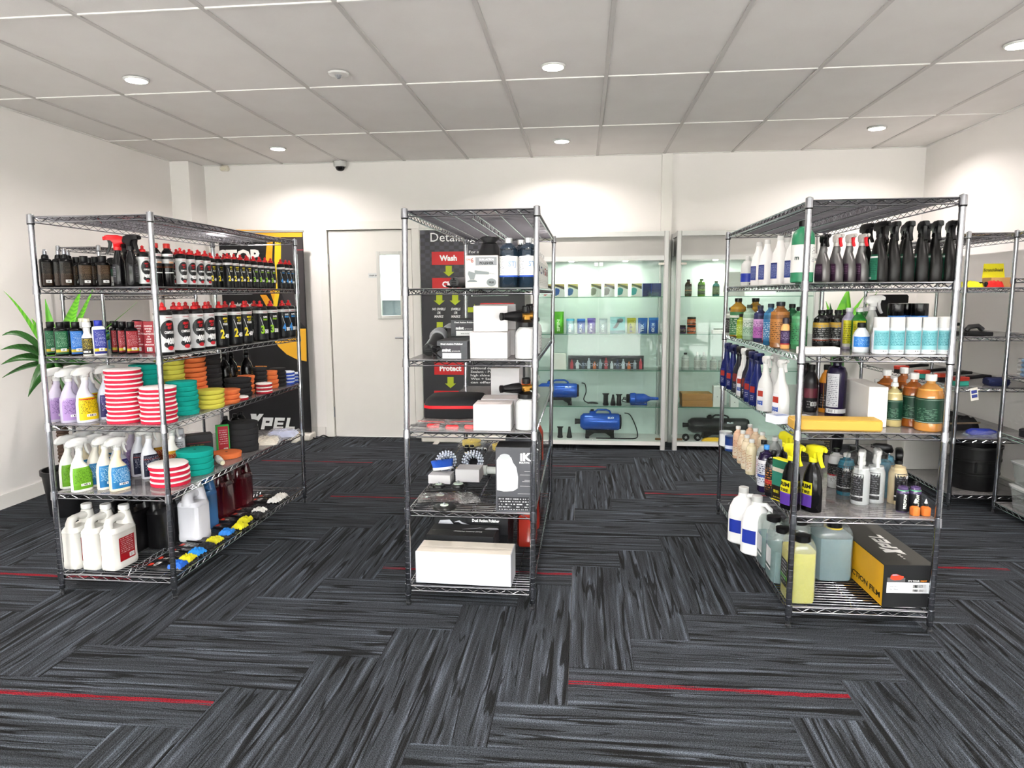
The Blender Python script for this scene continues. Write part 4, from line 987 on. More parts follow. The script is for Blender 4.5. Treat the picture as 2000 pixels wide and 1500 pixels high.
PCH = [('#1658b8', .12, 'front'), ('#c9c21a', .2, ''), ('#1d7fd0', .3, ''), ('#1a1a1c', .38, ''), ('#c4bd1c', .44, ''), ('#1c74c8', .54, ''), ('#cfc71d', .66, ''), ('#c9c11c', .76, ''), ('#202022', .86, ''), ('#dcdad4', .97, ''), ('#e3e1dc', 1.09, ''), ('#d3d0c8', 1.22, '')]
NM = {'#1658b8': 'dark blue', '#c9c21a': 'yellow', '#1d7fd0': 'light blue', '#1a1a1c': 'black', '#c4bd1c': 'yellow', '#1c74c8': 'light blue', '#cfc71d': 'yellow', '#c9c11c': 'yellow', '#202022': 'black', '#dcdad4': 'white', '#e3e1dc': 'white', '#d3d0c8': 'white'}
for k, (c_, v, _) in enumerate(PCH):
    put(pouch(c_, .2, .078, 20+k), 'cloth_pouch', 'flat black pouch with a %s cloth, %s from the front' % (NM[c_], ORD[k]), 'pouch', K.at(5, .455, v+.03, .0), R_(rnd.uniform(-7, 7)), 'cloth pouches on the bottom shelf')
# ================================================================ goods on the middle rack
K = RB
PAPER = M('#c2c0c1', .6, 0, .015); BRASS = M('#b98a3e', .28, .9)
# shelf 1
DAB = carton(.142, .2, .137, M('#bebbb6', .5, 0, .02), M('#c0b4a6', .6), panels=[('f', -.026, .066, .095, .13, M('#7d8084', .5))],
             texts=[('f', 'DUAL ACTION', .022, .116, .0085, '#f2f2f2', .062), ('f', 'POLISHER', .022, .1, .0105, '#1c1c1e', .06, .04), ('f', 'DAS', -.055, .117, .008, '#9a5a50', .018), ('f', '6', -.04, .108, .02, '#9a5a50', .012), ('f', 'FREE', .042, .019, .009, '#2a2a2a', .022)])
pb = MB()   # printed picture of the polisher on the carton front
def flat(mb, pts, y): mb.add([(x, y, z) for x, z in pts], [tuple(range(len(pts)))])
yq = -.1008
flat(pb, [(-.05, .035), (-.062, .03), (-.062, .024), (-.02, .024), (-.02, .03), (-.032, .035)], yq); flat(pb, [(-.05, .036), (-.032, .036), (-.028, .05), (-.024, .062), (-.056, .072), (-.06, .06)], yq)
flat(pb, [(-.03, .075), (-.03, .058), (.03, .056), (.034, .062), (.03, .068)], yq-.0002); flat(pb, [(.03, .0625), (.06, .057), (.06, .0585), (.03, .0645)], yq)
flat(pb, [(.042+.021*math.cos(2*PI*k/20), .023+.017*math.sin(2*PI*k/20)) for k in range(20)], yq+.0003)
DAB[0][2].append(('printed_picture', pb.mesh('printed_picture', M('#72797a', .5), smooth=False), None))
put(DAB, 'product_box', 'white and grey dual action polisher carton on the upper goods shelf', 'box', K.ux(1, 946.5, .13), R_(1))
t = thing('drawstring_bag', 'black drawstring bag behind the polisher carton', 'bag', K.ux(1, 957, .34)); pr = random.Random(5); mb = MB()
secs = [(0, .055, .05, 2.5), (.02, .065, .055, 2.5), (.1, .06, .05, 2.2), (.17, .055, .045, 2), (.205, .036, .03, 2), (.215, .03, .026, 2), (.235, .045, .036, 2), (.24, .04, .03, 2)]
mb.loft(secs, 22); mb.v = [(x*(1+pr.uniform(-.09, .09)), y*(1+pr.uniform(-.09, .09)), z+pr.uniform(-.004, .004) if z > .01 else z) for x, y, z in mb.v]
obj('bag_body', mb.mesh('bag_body', M('#17171a', .45), 80), t); obj('cord', MB().tube([(.033*math.cos(a*PI/6), .029*math.sin(a*PI/6), .21) for a in range(12)], .003, 5, closed=True).mesh('cord', BLACK), t)
def polisher(bodym, gm):
    """hand polisher lying along y, handle end towards -y"""
    T = Matrix.Rotation(PI/2, 4, 'X')     # loft z -> -y
    b = MB().loft([(-.1, .032), (-.08, .036), (.02, .034), (.12, .03), (.17, .031), (.185, .03), (.19, .02)], 18, mtx=Matrix.Translation((0, 0, .036)) @ T)
    g = MB().loft([(-.13, .03), (-.12, .042), (-.07, .044), (-.05, .037)], 18, mtx=Matrix.Translation((0, 0, .044)) @ T)
    hd_ = MB().loft([(0, .03), (.004, .05), (.016, .05), (.02, .035), (.05, .03), (.07, .034)], 20, mtx=Matrix.Translation((0, .17, 0)))
    hd_.box((0, .14, .05), (.05, .09, .05), .012)
    sl_ = MB()
    for k in range(3): sl_.box((0, -.1905, .026+.01*k), (.03, .002, .004))
    sl_.loft([(0, .006), (.003, .006)], 10, mtx=Matrix.Translation((0, -.188, .055)) @ T)
    return [('handle_body', b.mesh('handle_body', bodym), [('vent_slots', sl_.mesh('vent_slots', BLACKM), None)]), ('motor_shell', g.mesh('motor_shell', gm), None), ('gear_head', hd_.mesh('gear_head', bodym), None)]
POLI = polisher(M('#232425', .45), M('#8d8f92', .4))
put(polisher(M('#3a3b3d', .4), M('#5d5f62', .4)), 'polisher', 'dark grey polisher left of the polisher carton', 'polisher', K.ux(1, 910, .42), R_(-12), 'polishers', .8)
mb = MB().tube([(.04*math.cos(a*.9)*(1+a*.03), .03*math.sin(a*.9), .005+.0035*(a % 3)) for a in range(18)], .0035, 6)
tag(obj('power_cord', mb.mesh('power_cord', BLACK), None, K.ux(1, 893, .2)), 'black coiled cord beside the grey polisher', 'cord')
_s = [(0, .037), (.004, .04), (.15, .04), (.168, .037), (.18, .027), (.186, .015), (.19, .014)]
STJ = [('body', mk('body', _s, CLEAR('#25384a', .55, .05, .5), 22), [lab(_s, .045, .133, -190, 10, PRINT([(0, '#2a54b4'), (.085, '#efefef')], '#8a8f98', (.03, .36, .15, .95), 18), [('STJ', .09, .022, -66, '#5a86b4', .035, 0)], nu=14)]), inner(_s, .165, M('#0b1420', .2)), cyl_cap(.189, .0165, .022, M('#cfd2d4', .25, .9))]
for k, (px, v) in enumerate(((995.5, .06), (1031, .06), (1018, .17))):
    put(STJ, 'liquid_bottle', ('dark blue liquid bottle with a white label, ' + ('front left of three', 'front right of three', 'behind the front two')[k]), 'bottle', K.ux(1, px, v), R_(4), 'dark blue bottles')
_s = [(0, .03, .03, 3), (.004, .034, .034, 3), (.14, .034, .034, 3), (.16, .026, .026, 2), (.17, .013, .013), (.176, .013, .013)]
for k, (ch, c_) in enumerate((('D', '#3c2a24'), ('A', '#2a2a3a'), ('O', '#24406a'), ('N', '#2a2430'), ('S', '#8e1c20'), ('i', '#4a1a1c'))):
    kd = [('body', mk('body', _s, M('#e8e5e0', .3)), [lab(_s, .012, .13, -40, 40, PRINT([(0, '#ecebe6'), (.06, '#ecebe6')], '#a9a49c', (.2, .8, .08, .3), 14), [(ch, .075, .04, -14, c_, .022, .03)])]), cyl_cap(.176, .0145, .02, WHITEG)]
    put(kd, 'white_bottle', 'white bottle along the right edge of the upper goods shelf, %s from the front' % ORD[k], 'bottle', K.at(1, .515, .36+.155*k), R_(-18), 'white bottles on the right edge')
# shelf 2
put(POLI, 'polisher', 'black polisher with grey shell lying nearest the left post', 'polisher', K.ux(2, 852, .24)+Vector((0, 0, .028)), R_(2), 'polishers', .95, (R_(8), 0))
put(POLI, 'polisher', 'black polisher with grey shell lying behind the nearest one', 'polisher', K.ux(2, 874, .66)+Vector((0, 0, .03)), R_(-2), 'polishers', .95, (R_(9), 0))
put(POLI, 'polisher', 'black polisher half hidden behind the stacked black cartons', 'polisher', K.ux(2, 915, 1.06), R_(-2), 'polishers')
mb = MB().tube([(.022*math.cos(a*.8), .05*math.sin(a*.8)-.002*a, .006+.05*abs(math.sin(a*.27))) for a in range(34)], .0036, 6)
tag(obj('power_cord', mb.mesh('power_cord', BLACK), None, K.ux(2, 858, .07)), 'black bundled cord left of the front black carton', 'cord')
DKB = M('#3e4044', .5)
def mint(front=True):
    return carton(.134, .21, .08, DKB, M('#2a2a2c', .5), panels=[('f', -.042, .04, .004, .027, M('#e9e9e9', .5)), ('f', -.044, .038, .03, .058, M('#2f2c33', .5))],
       texts=[('f', 'Dual Action Polisher', 0, .064, .0065, '#ececec', .098, .03), ('f', 'mint', -.024, .034, .0135, '#ececec', .038, .045), ('f', 'protools', .018, .034, .006, '#cfcfcf', .036, .01), ('f', 'MODEL: 8A-6775', 0, .012, .004, '#444444', .038)])
put(mint(), 'product_box', 'charcoal polisher carton with a white sticker, front one on the shelf', 'box', K.ux(2, 893, .125), 0, 'charcoal polisher cartons')
b0 = K.ux(2, 915, .40)
put(mint(), 'product_box', 'charcoal polisher carton under its twin, behind the front one', 'box', b0, R_(2), 'charcoal polisher cartons')
put(mint(), 'product_box', 'charcoal polisher carton on top of the rear stack', 'box', b0+Vector((.0, .0, .0825)), R_(1), 'charcoal polisher cartons')
WB = carton(.166, .14, .115, PAPER, M('#e3d9d6', .6)); WBs = carton(.15, .12, .112, PAPER, M('#e3d9d6', .6))
b1 = K.ux(2, 957, .125); WG = 'plain white cartons'
put(WB, 'white_box', 'plain white carton at the bottom of the stack on the second goods shelf', 'box', b1, 0, WG)
put(WBs, 'white_box', 'plain white carton on top of the stack on the second goods shelf', 'box', b1+Vector((.004, .01, .1175)), R_(7), WG)
b2 = K.ux(2, 972, .3)
put(WB, 'white_box', 'plain white carton behind the front stack, lower', 'box', b2, R_(3), WG); put(WB, 'white_box', 'plain white carton behind the front stack, upper', 'box', b2+Vector((.02, .02, .1175)), R_(5), WG)
def cannon(rot=PI, knob=True):
    s_ = [(0, .044), (.004, .049), (.1, .0485), (.118, .045), (.13, .036), (.137, .029), (.142, .029)]
    T = Matrix.Translation((0, 0, .185)) @ Matrix.Rotation(rot, 4, 'Z') @ Matrix.Rotation(PI/2, 4, 'Y')
    marks = MB(); V, Fc, TT, S_ = wrap_patch(s_, .01, .1, -110, -50, .0008, 1, 1)
    for k in range(6):
        z = k/6; marks.add([S_(.45, z), S_(.7, z), S_(.7, z+.02), S_(.45, z+.02)], [(0, 1, 2, 3)]); marks.add([S_(.75, z-.02), S_(.95, z-.02), S_(.95, z+.04), S_(.75, z+.04)], [(0, 1, 2, 3)])
    return [('bottle', mk('bottle', s_, M('#c2c3c3', .35, 0, .01), 22), [('scale_marks', marks.mesh('scale_marks', M('#6a6a6a', .5), smooth=False), None)]),
            ('cap_ring', MB().loft([(.138, .036), (.14, .038), (.158, .038), (.162, .03), (.17, .016)], 20).mesh('cap_ring', BLACK), None),
            ('brass_body', MB().loft([(-.045, .008), (-.03, .008), (-.029, .013), (.02, .013), (.022, .016), (.03, .016)], 12, mtx=T).box((0, 0, .178), (.03, .026, .03), .004).mesh('brass_body', BRASS), None),
            ('nozzle', MB().loft([(.028, .021), (.035, .024), (.07, .021), (.11, .014), (.112, .017), (.122, .017)], 16, mtx=T).mesh('nozzle', BLACK), None),
            ('knob', MB().loft([(.2, .008), (.204, .019), (.226, .019), (.23, .015)], 14).mesh('knob', BLACK), None)]
FC = cannon(); FG = 'foam cannons'
put(FC, 'foam_cannon', 'foam cannon bottle beside the white stack, nozzle to the left', 'foam cannon', K.ux(2, 1028, .075), R_(32), FG)
for k, v in enumerate((.32, .5, .68)):
    put(FC, 'foam_cannon', 'foam cannon bottle on the right edge, %s behind the front one' % ORD[k], 'foam cannon', K.at(2, .5, v), R_(60), FG)
# shelf 3
p = K.ux(3, 894, .42)
t = thing('storage_case', 'black padded case with a red zip band', 'case', p, R_(4))
cs = [(0, .15, .12, 6), (.004, .155, .125, 6), (.05, .155, .125, 6)]
obj('case_base', mk('case_base', cs, M('#19191c', .75), 32), t); obj('zip_band', mk('zip_band', [(.05, .1555, .1255, 6), (.0505, .158, .128, 6), (.064, .158, .128, 6), (.0645, .155, .125, 6)], M('#c9131f', .5), 32), t)
obj('case_lid', mk('case_lid', [(.0645, .155, .125, 6), (.085, .148, .118, 6), (.1, .13, .1, 5), (.105, .1, .075, 4)], M('#1b1b1e', .7), 32), t)
put(WB, 'white_box', 'plain white carton at the front of the third goods shelf', 'box', K.ux(3, 965, .09), 0, WG)
put(WB, 'white_box', 'plain white carton behind the front one on the third goods shelf', 'box', K.ux(3, 977, .26), R_(2), WG)
put(carton(.14, .14, .24, PAPER, M('#b9aaa6', .6)), 'white_box', 'tall white carton standing behind the black case', 'box', K.ux(3, 991, .44), R_(-2), WG)
put(FC, 'foam_cannon', 'foam cannon bottle with a drooping black nozzle on the third goods shelf', 'foam cannon', K.ux(3, 1028, .08), R_(28), FG)
_s = [(0, .034), (.004, .036), (.13, .036), (.15, .03), (.158, .02), (.164, .02)]
put([('bottle', mk('bottle', _s, M('#e9e9e6', .3)), None), cyl_cap(.163, .022, .026, M('#e2601c', .4))], 'white_bottle', 'white bottle with an orange cap on the right edge', 'bottle', K.at(3, .5, .34), 0)
for k, v in enumerate((.5, .66, .85)):
    tb = MB().tube([(.03*math.sin(a*.7), .02*math.cos(a*.9), .012+.011*a) for a in range(14)], .006, 7)
    tag(obj('hose', tb.mesh('hose', CLEAR('#eef0ee', .5)), None, K.at(3, .5, v)), 'clear coiled hose standing on the right edge, %s from the front' % ORD[k], 'hose', 'clear hoses')
for k, (px, v, sd) in enumerate(((832, .07, 1), (870, .05, 2), (905, .055, 3))):
    t = thing('wrapped_tool', 'black and red bagged hand tool at the front edge, %s from the left' % ORD[k], 'tool', K.ux(3, px, v), R_((8, -6, 4)[k]), 'bagged tools')
    obj('tool_body', MB().tube([(-.07, .02, .008), (-.03, .01, .01), (0, 0, .012), (.04, -.01, .012)], [.005, .007, .009, .011], 8).mesh('tool_body', M('#2a2a2c', .5)), t)
    obj('grip', MB().box((.035, -.012, .011), (.06, .024, .02), .006).mesh('grip', M('#c01a20', .4)), t); obj('bag', heap(CLEAR('#ffffff', .07, .12), .16, .075, .026, sd), t)
for k, (px, v) in enumerate(((850, .2), (905, .21))):
    t = thing('zip_bag', 'flat clear zip bag in front of the black case, %s' % ('left' if k == 0 else 'right'), 'bag', K.ux(3, px, v), R_(-10+25*k), 'clear zip bags'); obj('film', heap(CLEAR('#e6e2e2', .3, .15), .15, .13, .014, 30+k), t)
    obj('zip', MB().box((0, -.05, .014), (.13, .004, .002)).mesh('zip', M('#b84a4a', .5)), t)
# shelf 4
def backing(R):
    return [('disc', mk('disc', [(0, R), (.006, R*1.0), (.014, R*.9), (.017, R*.4)], M('#1d1e1d', .35), 30), None), ('hub', mk('hub', [(.016, .024), (.02, .024), (.021, .018)], M('#c3d2c2', .35), 18), [('stud', mk('stud', [(.02, .006), (.032, .006), (.033, .004)], STEEL, 10), None)])]
BP = backing(.068)
for k, (px, py) in enumerate(((860, 972), (868, 992))):
    t = put(BP, 'backing_plate', 'large black backing plate with a pale hub, %s of the two' % ('farther', 'nearer')[k], 'backing plate', K.xy(4, px, py)+Vector((0, .0, .0195*k*0)), 0, 'backing plates', .78)
put(backing(.033), 'backing_plate', 'small black backing plate by the white box', 'backing plate', K.xy(4, 895, 951), 0, 'backing plates')
put(backing(.05), 'backing_plate', 'bagged backing plate behind the large ones', 'backing plate', K.xy(4, 857, 950), 0, 'backing plates', .7)
t = thing('clear_bag', 'crumpled clear bag over the backing plates', 'bag', K.xy(4, 860, 984)+Vector((0, 0, .029)), .2); obj('film', heap(CLEAR('#fbfbfb', .03, .1), .2, .13, .02, 41), t)
t = thing('clear_bag', 'crumpled clear bag right of the backing plates', 'bag', K.xy(4, 912, 975), .5); obj('film', heap(CLEAR('#eeeeee', .14, .1), .1, .13, .03, 42), t); obj('pad', mk('pad', [(.004, .03), (.012, .03)], BLACKM, 16), t)
put(carton(.115, .09, .045, PAPER, flap=False), 'white_box', 'low white carton under the blue brush', 'box', K.xy(4, 864, 938), R_(-3), WG)
put(carton(.125, .11, .065, PAPER), 'white_box', 'low white carton right of the blue brush', 'box', K.xy(4, 917, 936), R_(-2), WG)
def brush(R, h, bm, base, n=40, rope=False):
    b = MB(); pr = random.Random(n)
    for rr in ([1, .86, .7] if not rope else [1, .8, .6]):
        m_ = int(n*rr*(1 if not rope else .72))
        for k in range(m_):
            a = 2*PI*k/m_; r0 = R*rr*.88; r1 = R*rr*(1.03 if not rope else 1.12)
            b.tube([(r0*math.cos(a), r0*math.sin(a), .012), (r1*math.cos(a), r1*math.sin(a), h+pr.uniform(-.002, .002))], [R*.05 if not rope else .0045, R*.045 if not rope else .0052], 5)
    return [('brush_base', mk('brush_base', [(0, R*.9), (.002, R*.95), (.014, R*.95), (.016, R*.5)], base, 24), None), ('bristles', b.mesh('bristles', bm), None)]
put(brush(.055, .05, M('#1350b4', .5), M('#e4e6ea', .4), 64), 'drill_brush', 'round blue bristle brush lying on the white carton', 'brush', K.xy(4, 864, 938)+Vector((.0, -.005, .052)), 0, 'drill brushes', 1, (R_(-10), R_(-7)))
put(brush(.05, .05, M('#d5dbe8', .8), BLACK, 30, True), 'drill_brush', 'white rope brush with a black centre facing the camera', 'brush', K.ux(4, 926, .68)+Vector((0, 0, .052)), 0, 'drill brushes', 1, (R_(62), 0))
put(brush(.05, .05, M('#d5dbe8', .8), BLACK, 30, True), 'drill_brush', 'white rope brush behind the blue brush', 'brush', K.ux(4, 876, .66)+Vector((0, 0, .052)), 0, 'drill brushes', 1, (R_(62), R_(-12)))
put(carton(.04, .04, .03, M('#cbb024', .5), flap=False), 'sponge_block', 'small yellow block between the rope brushes', 'sponge', K.ux(4, 899, .66), .3)
pv = MB(); T = Matrix.Rotation(PI/2, 4, 'Y')
pv.loft([(-.08, .022), (-.05, .022), (-.049, .027), (-.03, .027), (-.029, .02), (.03, .02), (.031, .017), (.09, .017)], 16, mtx=Matrix.Translation((0, 0, .028)) @ T)
tag(obj('pipe_fitting', pv.mesh('pipe_fitting', M('#dfe3de', .35)), None, K.ux(4, 962, .62), R_(-4)), 'white plastic pipe fitting lying beside the sprayer carton', 'fitting')
_s = [(0, .013), (.002, .014), (.04, .014)]
for k, px in enumerate((912, 922)):
    put([('vial', mk('vial', _s, M('#e8e2c4', .4)), [lab(_s, .012, .038, -200, 20, M('#1c1c1e', .4))]), cyl_cap(.04, .0125, .012, BLACK)], 'vial', 'tiny vial with black label, %s of two' % ('left', 'right')[k], 'vial', K.ux(4, px, 1.12), 0, 'tiny vials')
for k, px in enumerate((935, 943, 953)):
    put([('shank', MB().loft([(-.02, .009), (.012, .01), (.02, .007)], 12, mtx=Matrix.Translation((0, 0, .0105)) @ Matrix.Rotation(PI/2, 4, 'X')).mesh('shank', STEEL), None), ('bore', MB().loft([(.02, .005), (.021, .005)], 10, mtx=Matrix.Translation((0, 0, .0105)) @ Matrix.Rotation(PI/2, 4, 'X')).mesh('bore', BLACKM), None)], 'adapter', 'steel drill adapter lying on the shelf, %s from the left' % ORD[k], 'adapter', K.ux(4, px, 1.2), R_(14*(k-1)), 'steel adapters')
for k, (px, v) in enumerate(((922, 1.36), (968, 1.26))):
    t = put(pad('#cfb85a', .06, .03, .95), 'polishing_pad', 'yellow foam pad in a bag at the back, %s' % ('left', 'right')[k], 'pad', K.ux(4, px, v), 0, 'bagged yellow pads'); obj('bag', heap(CLEAR('#ffffff', .06, .12), .17, .16, .042, 60+k), t)
IK = carton(.155, .13, .292, M('#4a4b50', .5), M('#2a2a2c', .5), texts=[('f', 'iK', .056, .235, .034, '#efefef', .05, .045), ('f', 'MULTI Pro', .05, .222, .008, '#e6e6e6', .045)], panels=[('f', -.07, .07, .01, .07, PRINT([(0, '#2e2f33')], '#c6c6c8', (.04, .98, .02, .98), 5))])
pb = MB(); ya = -.0662
flat(pb, [(-.072, .1), (-.04, .094), (.0, .097), (.02, .11), (.022, .16), (.014, .205), (.0, .225), (-.008, .248), (-.062, .25), (-.072, .235)], ya); 
IK[0][2].append(('printed_picture', pb.mesh('printed_picture', M('#c6c7c8', .5), smooth=False), None))
pb = MB(); flat(pb, [(-.036+.024*math.cos(2*PI*k/20), .25+.014*math.sin(2*PI*k/20)) for k in range(20)], ya-.0004); IK[0][2].append(('printed_rim', pb.mesh('printed_rim', M('#a6a9ac', .5), smooth=False), None))
pb = MB(); [flat(pb, [(a, z), (b_, z), (b_, z+.0012), (a, z+.0012)], ya) for a, b_, z in ((.03, .075, .17), (.05, .075, .186), (.04, .075, .14), (.05, .075, .146), (.03, .075, .12), (.02, .075, .085))]; IK[0][2].append(('printed_lines', pb.mesh('printed_lines', M('#c9c9cb', .5), smooth=False), None))
put(IK, 'product_box', 'grey sprayer carton with a white bottle picture, front one', 'box', K.ux(4, 1013, .075), 0, 'sprayer cartons')
put(IK, 'product_box', 'grey sprayer carton behind the front one', 'box', K.ux(4, 1022, .29), 0, 'sprayer cartons')
_s = [(0, .036, .036, 3), (.004, .04, .04, 3), (.17, .04, .04, 3), (.2, .03, .03, 2), (.215, .014, .014), (.225, .014, .014)]
for k, (c_, bd, v) in enumerate((('#e9e7e2', [(0, '#e9e7e2'), (.45, '#1c1c1e'), (.5, '#e9e7e2')], .47), ('#e9e7e2', [(0, '#b8201c'), (.3, '#e9e7e2')], .6), ('#e9e7e2', [(0, '#232a7a'), (.35, '#e9e7e2')], .73), ('#1c1c1e', [(0, '#1c1c1e')], .86), ('#b4402a', [(0, '#b4402a')], .99))):
    put([('body', mk('body', _s, M(c_, .3)), [lab(_s, .01, .16, -60, 60, PRINT(bd, '#55555a', (.2, .8, .3, .9), 10))]), cyl_cap(.225, .0155, .02, M('#e9e7e2' if k else '#c8501c', .4))], 'bottle', '%s bottle on the right edge of the fourth goods shelf' % ('white and black', 'white and red', 'white and blue', 'black', 'brick red')[k], 'bottle', K.at(4, .505, v), R_(-10))
# shelf 5
LB = carton(.44, .15, .148, M('#b4b6bc', .55, 0, .01), M('#d6cec2', .6))
put(LB, 'white_box', 'long white carton at the front of the bottom shelf', 'box', K.ux(5, 911, .1), R_(-2), WG)
def dap(w, d, h, fr=True):
    tx = [('f', 'Dual Action Polisher', w*.2, h*.66, .015, '#ededed', .14, .035), ('tb', 'Dual Action Polisher', w*.08, -d*.1, .013, '#e2e2e2', .14, .03)]
    kd = carton(w, d, h, M('#1b1c1f', .42), M('#191a1d', .42), tx)
    pb = MB()
    def art(fn):
        pb.add([fn(*q) for q in ((-.17, .5), (-.16, .68), (-.11, .72), (-.09, .5), (-.1, .42))], [(0, 1, 2, 3, 4)]); pb.add([fn(*q) for q in ((-.09, .6), (-.06, .7), (-.045, .6), (.0, .48), (.03, .4), (.03, .37), (-.01, .43), (-.05, .53), (-.065, .62))], [tuple(range(9))])
    art(lambda x, z: (x, -d/2-.0012, z*h)); art(lambda x, z: (-x*.9+.02, (z-.3)*d*.6, h+.0017))
    kd[0][2].append(('printed_picture', pb.mesh('printed_picture', M('#b9bcc2', .5), smooth=False), None)); return kd
b0 = K.ux(5, 906, .3)
put(dap(.33, .17, .16), 'product_box', 'black polisher carton behind the long white one', 'box', b0, R_(-2), 'black polisher cartons')
b3 = K.ux(5, 928, .52)
put(dap(.38, .2, .095), 'product_box', 'black polisher carton at the bottom of the rear stack', 'box', b3, R_(-2), 'black polisher cartons')
put(dap(.38, .2, .1), 'product_box', 'black polisher carton on top of the rear stack with white lettering', 'box', b3+Vector((0, 0, .0975)), R_(-2), 'black polisher cartons')
JR = jerry(CLEAR('#9c3026', .8), M('#7c241e', .4), .1, .2, .28)
for k, v in enumerate((.62, .88)): put(JR, 'jerry_can', 'brick red jug on the right of the bottom shelf, %s' % ('nearer', 'farther')[k], 'jug', K.at(5, .49, v), R_(0), 'brick red jugs')
# ================================================================ goods on the right rack
K = RC
# shelf 1
_s = [(0, .034), (.004, .036), (.095, .036), (.12, .034), (.135, .024), (.14, .0145), (.146, .0145)]
put([('body', mk('body', _s, WHITEG), [lab(_s, .022, .07, -200, 20, M('#23379a', .35)), lab(_s, .004, .02, -70, -40, PRINT([(0, '#f0f0f0')], None, code=(0, 1, 0, 1)), nu=3)]), cyl_cap(.146, .0155, .02, WHITEG, .013)], 'white_bottle', 'round white bottle with a blue band at the far left edge', 'bottle', K.vx(1, 1459, .05), R_(-20))
_s = [(0, .04, .03, 4), (.004, .042, .032, 4), (.12, .042, .032, 4), (.16, .036, .028, 3), (.19, .022, .02, 2.2), (.215, .016, .016), (.222, .015, .015)]
WTB = [('body', mk('body', _s, M('#eceae8', .32)), [lab(_s, .03, .11, -128, -60, PRINT([(0, '#34478f'), (.9, '#2a3a80')], '#aab4dc', (.08, .92, .1, .9), 16))]), cyl_cap(.222, .0165, .024, WHITEG, .0155)]
for k, (px, v) in enumerate(((1480, .88), (1496, .72), (1521, .44), (1549, .24))):
    put(WTB, 'white_bottle', 'tall white bottle with a blue label on its left side, %s from the back' % ORD[k], 'bottle', K.vx(1, px, .06), R_(-70), 'tall white bottles', .93)
put(WTB, 'white_bottle', 'tall white bottle half hidden in the second row', 'bottle', K.vx(1, 1534, .13), R_(-70), 'tall white bottles', .93)
_s = [(0, .044), (.004, .048), (.19, .048), (.21, .045), (.228, .034), (.238, .02), (.244, .02)]
put([('body', mk('body', _s, M('#2e7c58', .35), 22), [lab(_s, .045, .165, -225, 45, PRINT([(0, '#ecebe8'), (.18, '#ecebe8')], '#7c8086', (.62, .95, .35, .95), 18), [('m', .1, .02, -135, '#1e3c38', .02)], nu=16)]), cyl_cap(.244, .022, .026, BLACK)], 'large_bottle', 'large green and white bottle with a black cap behind the front post', 'bottle', K.ux(1, 1579, .1), 0, None, .92)
_s = [(0, .033, .022, 4), (.004, .035, .024, 4), (.06, .035, .024, 4), (.1, .03, .022, 3, -.002), (.135, .016, .018, 2.2, -.004), (.15, .017, .018, 2), (.165, .0145, .0145, 2)]
def greyt(hm, tm): return [('body', mk('body', _s, M('#5c5a5a', .3, .55)), [lab(_s, .008, .085, -128, -52, PRINT([(0, '#2c1a2c'), (.5, '#3a2238')], '#7c5f7a', (.1, .9, .4, .9), 10))])]+head(.165, hm, tm, .95, 2)
GT = greyt(CLEAR('#cfcac6', .6), M('#c21a24', .35)); GT2 = greyt(BLACK, BLACK)
for k, (kd, px) in enumerate(((GT2, 1607), (GT, 1629), (GT, 1650), (GT, 1671))):
    put(kd, 'spray_bottle', 'grey spray bottle with a %s trigger, %s from the left' % ('black' if k == 0 else 'red', ORD[k]), 'bottle', K.ux(1, px, .08), R_(-68), 'grey spray bottles', .87)
_s = [(0, .042, .027, 3.5), (.004, .044, .029, 3.5), (.06, .044, .029, 3.5), (.1, .041, .028, 3), (.14, .033, .023, 2.5, -.004), (.17, .024, .019, 2.2, -.008), (.19, .018, .017, 2, -.004), (.2, .014, .014, 2)]
BGT = [('body', mk('body', _s, M('#131212', .38, 0, .05, .25)), [lab(_s, .01, .125, -128, -55, PRINT([(0, '#2f7a60'), (.86, '#e6e8e6'), (.93, '#22604a')], '#1c4a3a', (.08, .92, .2, .8), 14, (.1, .4, .04, .12)), nu=10, nv=8)])]+head(.2, BLACK, None, 1.12, 1)
for k, px in enumerate((1689, 1713, 1741, 1768, 1795, 1822, 1848)):
    put(BGT, 'spray_bottle', 'black spray bottle with a green label, %s from the left in the front row' % ORD[k], 'bottle', K.ux(1, px, .13 if k == 0 else .075), R_(-75 if k < 2 else -97), 'black spray bottles', .87)
for k, px in enumerate((1722, 1762, 1802)):
    put(BGT, 'spray_bottle', 'black spray bottle in the second row, %s from the left' % ORD[k], 'bottle', K.ux(1, px, .2), R_(-97), 'black spray bottles', .87)
# shelf 2
def clearb(R, h, col, bands, ink, capm=BLACK, lev=.85, op=.45, lz=(.12, .68), cr=.4, la=(-200, 20), texts=(), e=2):
    s_ = [(0, R*.92, R*.92, e), (.004, R, R, e), (h*.76, R, R, e), (h*.86, R*.84, R*.84, 2), (h*.93, R*.5, R*.5), (h*.95, R*cr, R*cr), (h, R*cr, R*cr)]
    return [('body', mk('body', s_, CLEAR(col, op, .05, .4), 20), [lab(s_, h*lz[0], h*lz[1], la[0], la[1], PRINT(bands, ink, (.06, .94, .1, .9), 12), texts, nu=14)]), inner(s_, h*lev, CLEAR(col, .75, .1, .1), .0015), cyl_cap(h-.002, R*cr*1.15, max(.016, h*.1), capm)]
GOLD = clearb(.045, .2, '#b98f2c', [(0, '#3d7a4c'), (.4, '#2f6a40'), (.75, '#d9d9d0'), (.85, '#3d7a4c')], '#cfe0c8', lz=(.05, .7))
for k, px in enumerate((1441, 1472)): put(GOLD, 'liquid_bottle', 'large golden liquid bottle with a green label, %s' % ('left', 'right')[k], 'bottle', K.ux(2, px, 1.25-.02*k), 0, 'golden bottles')
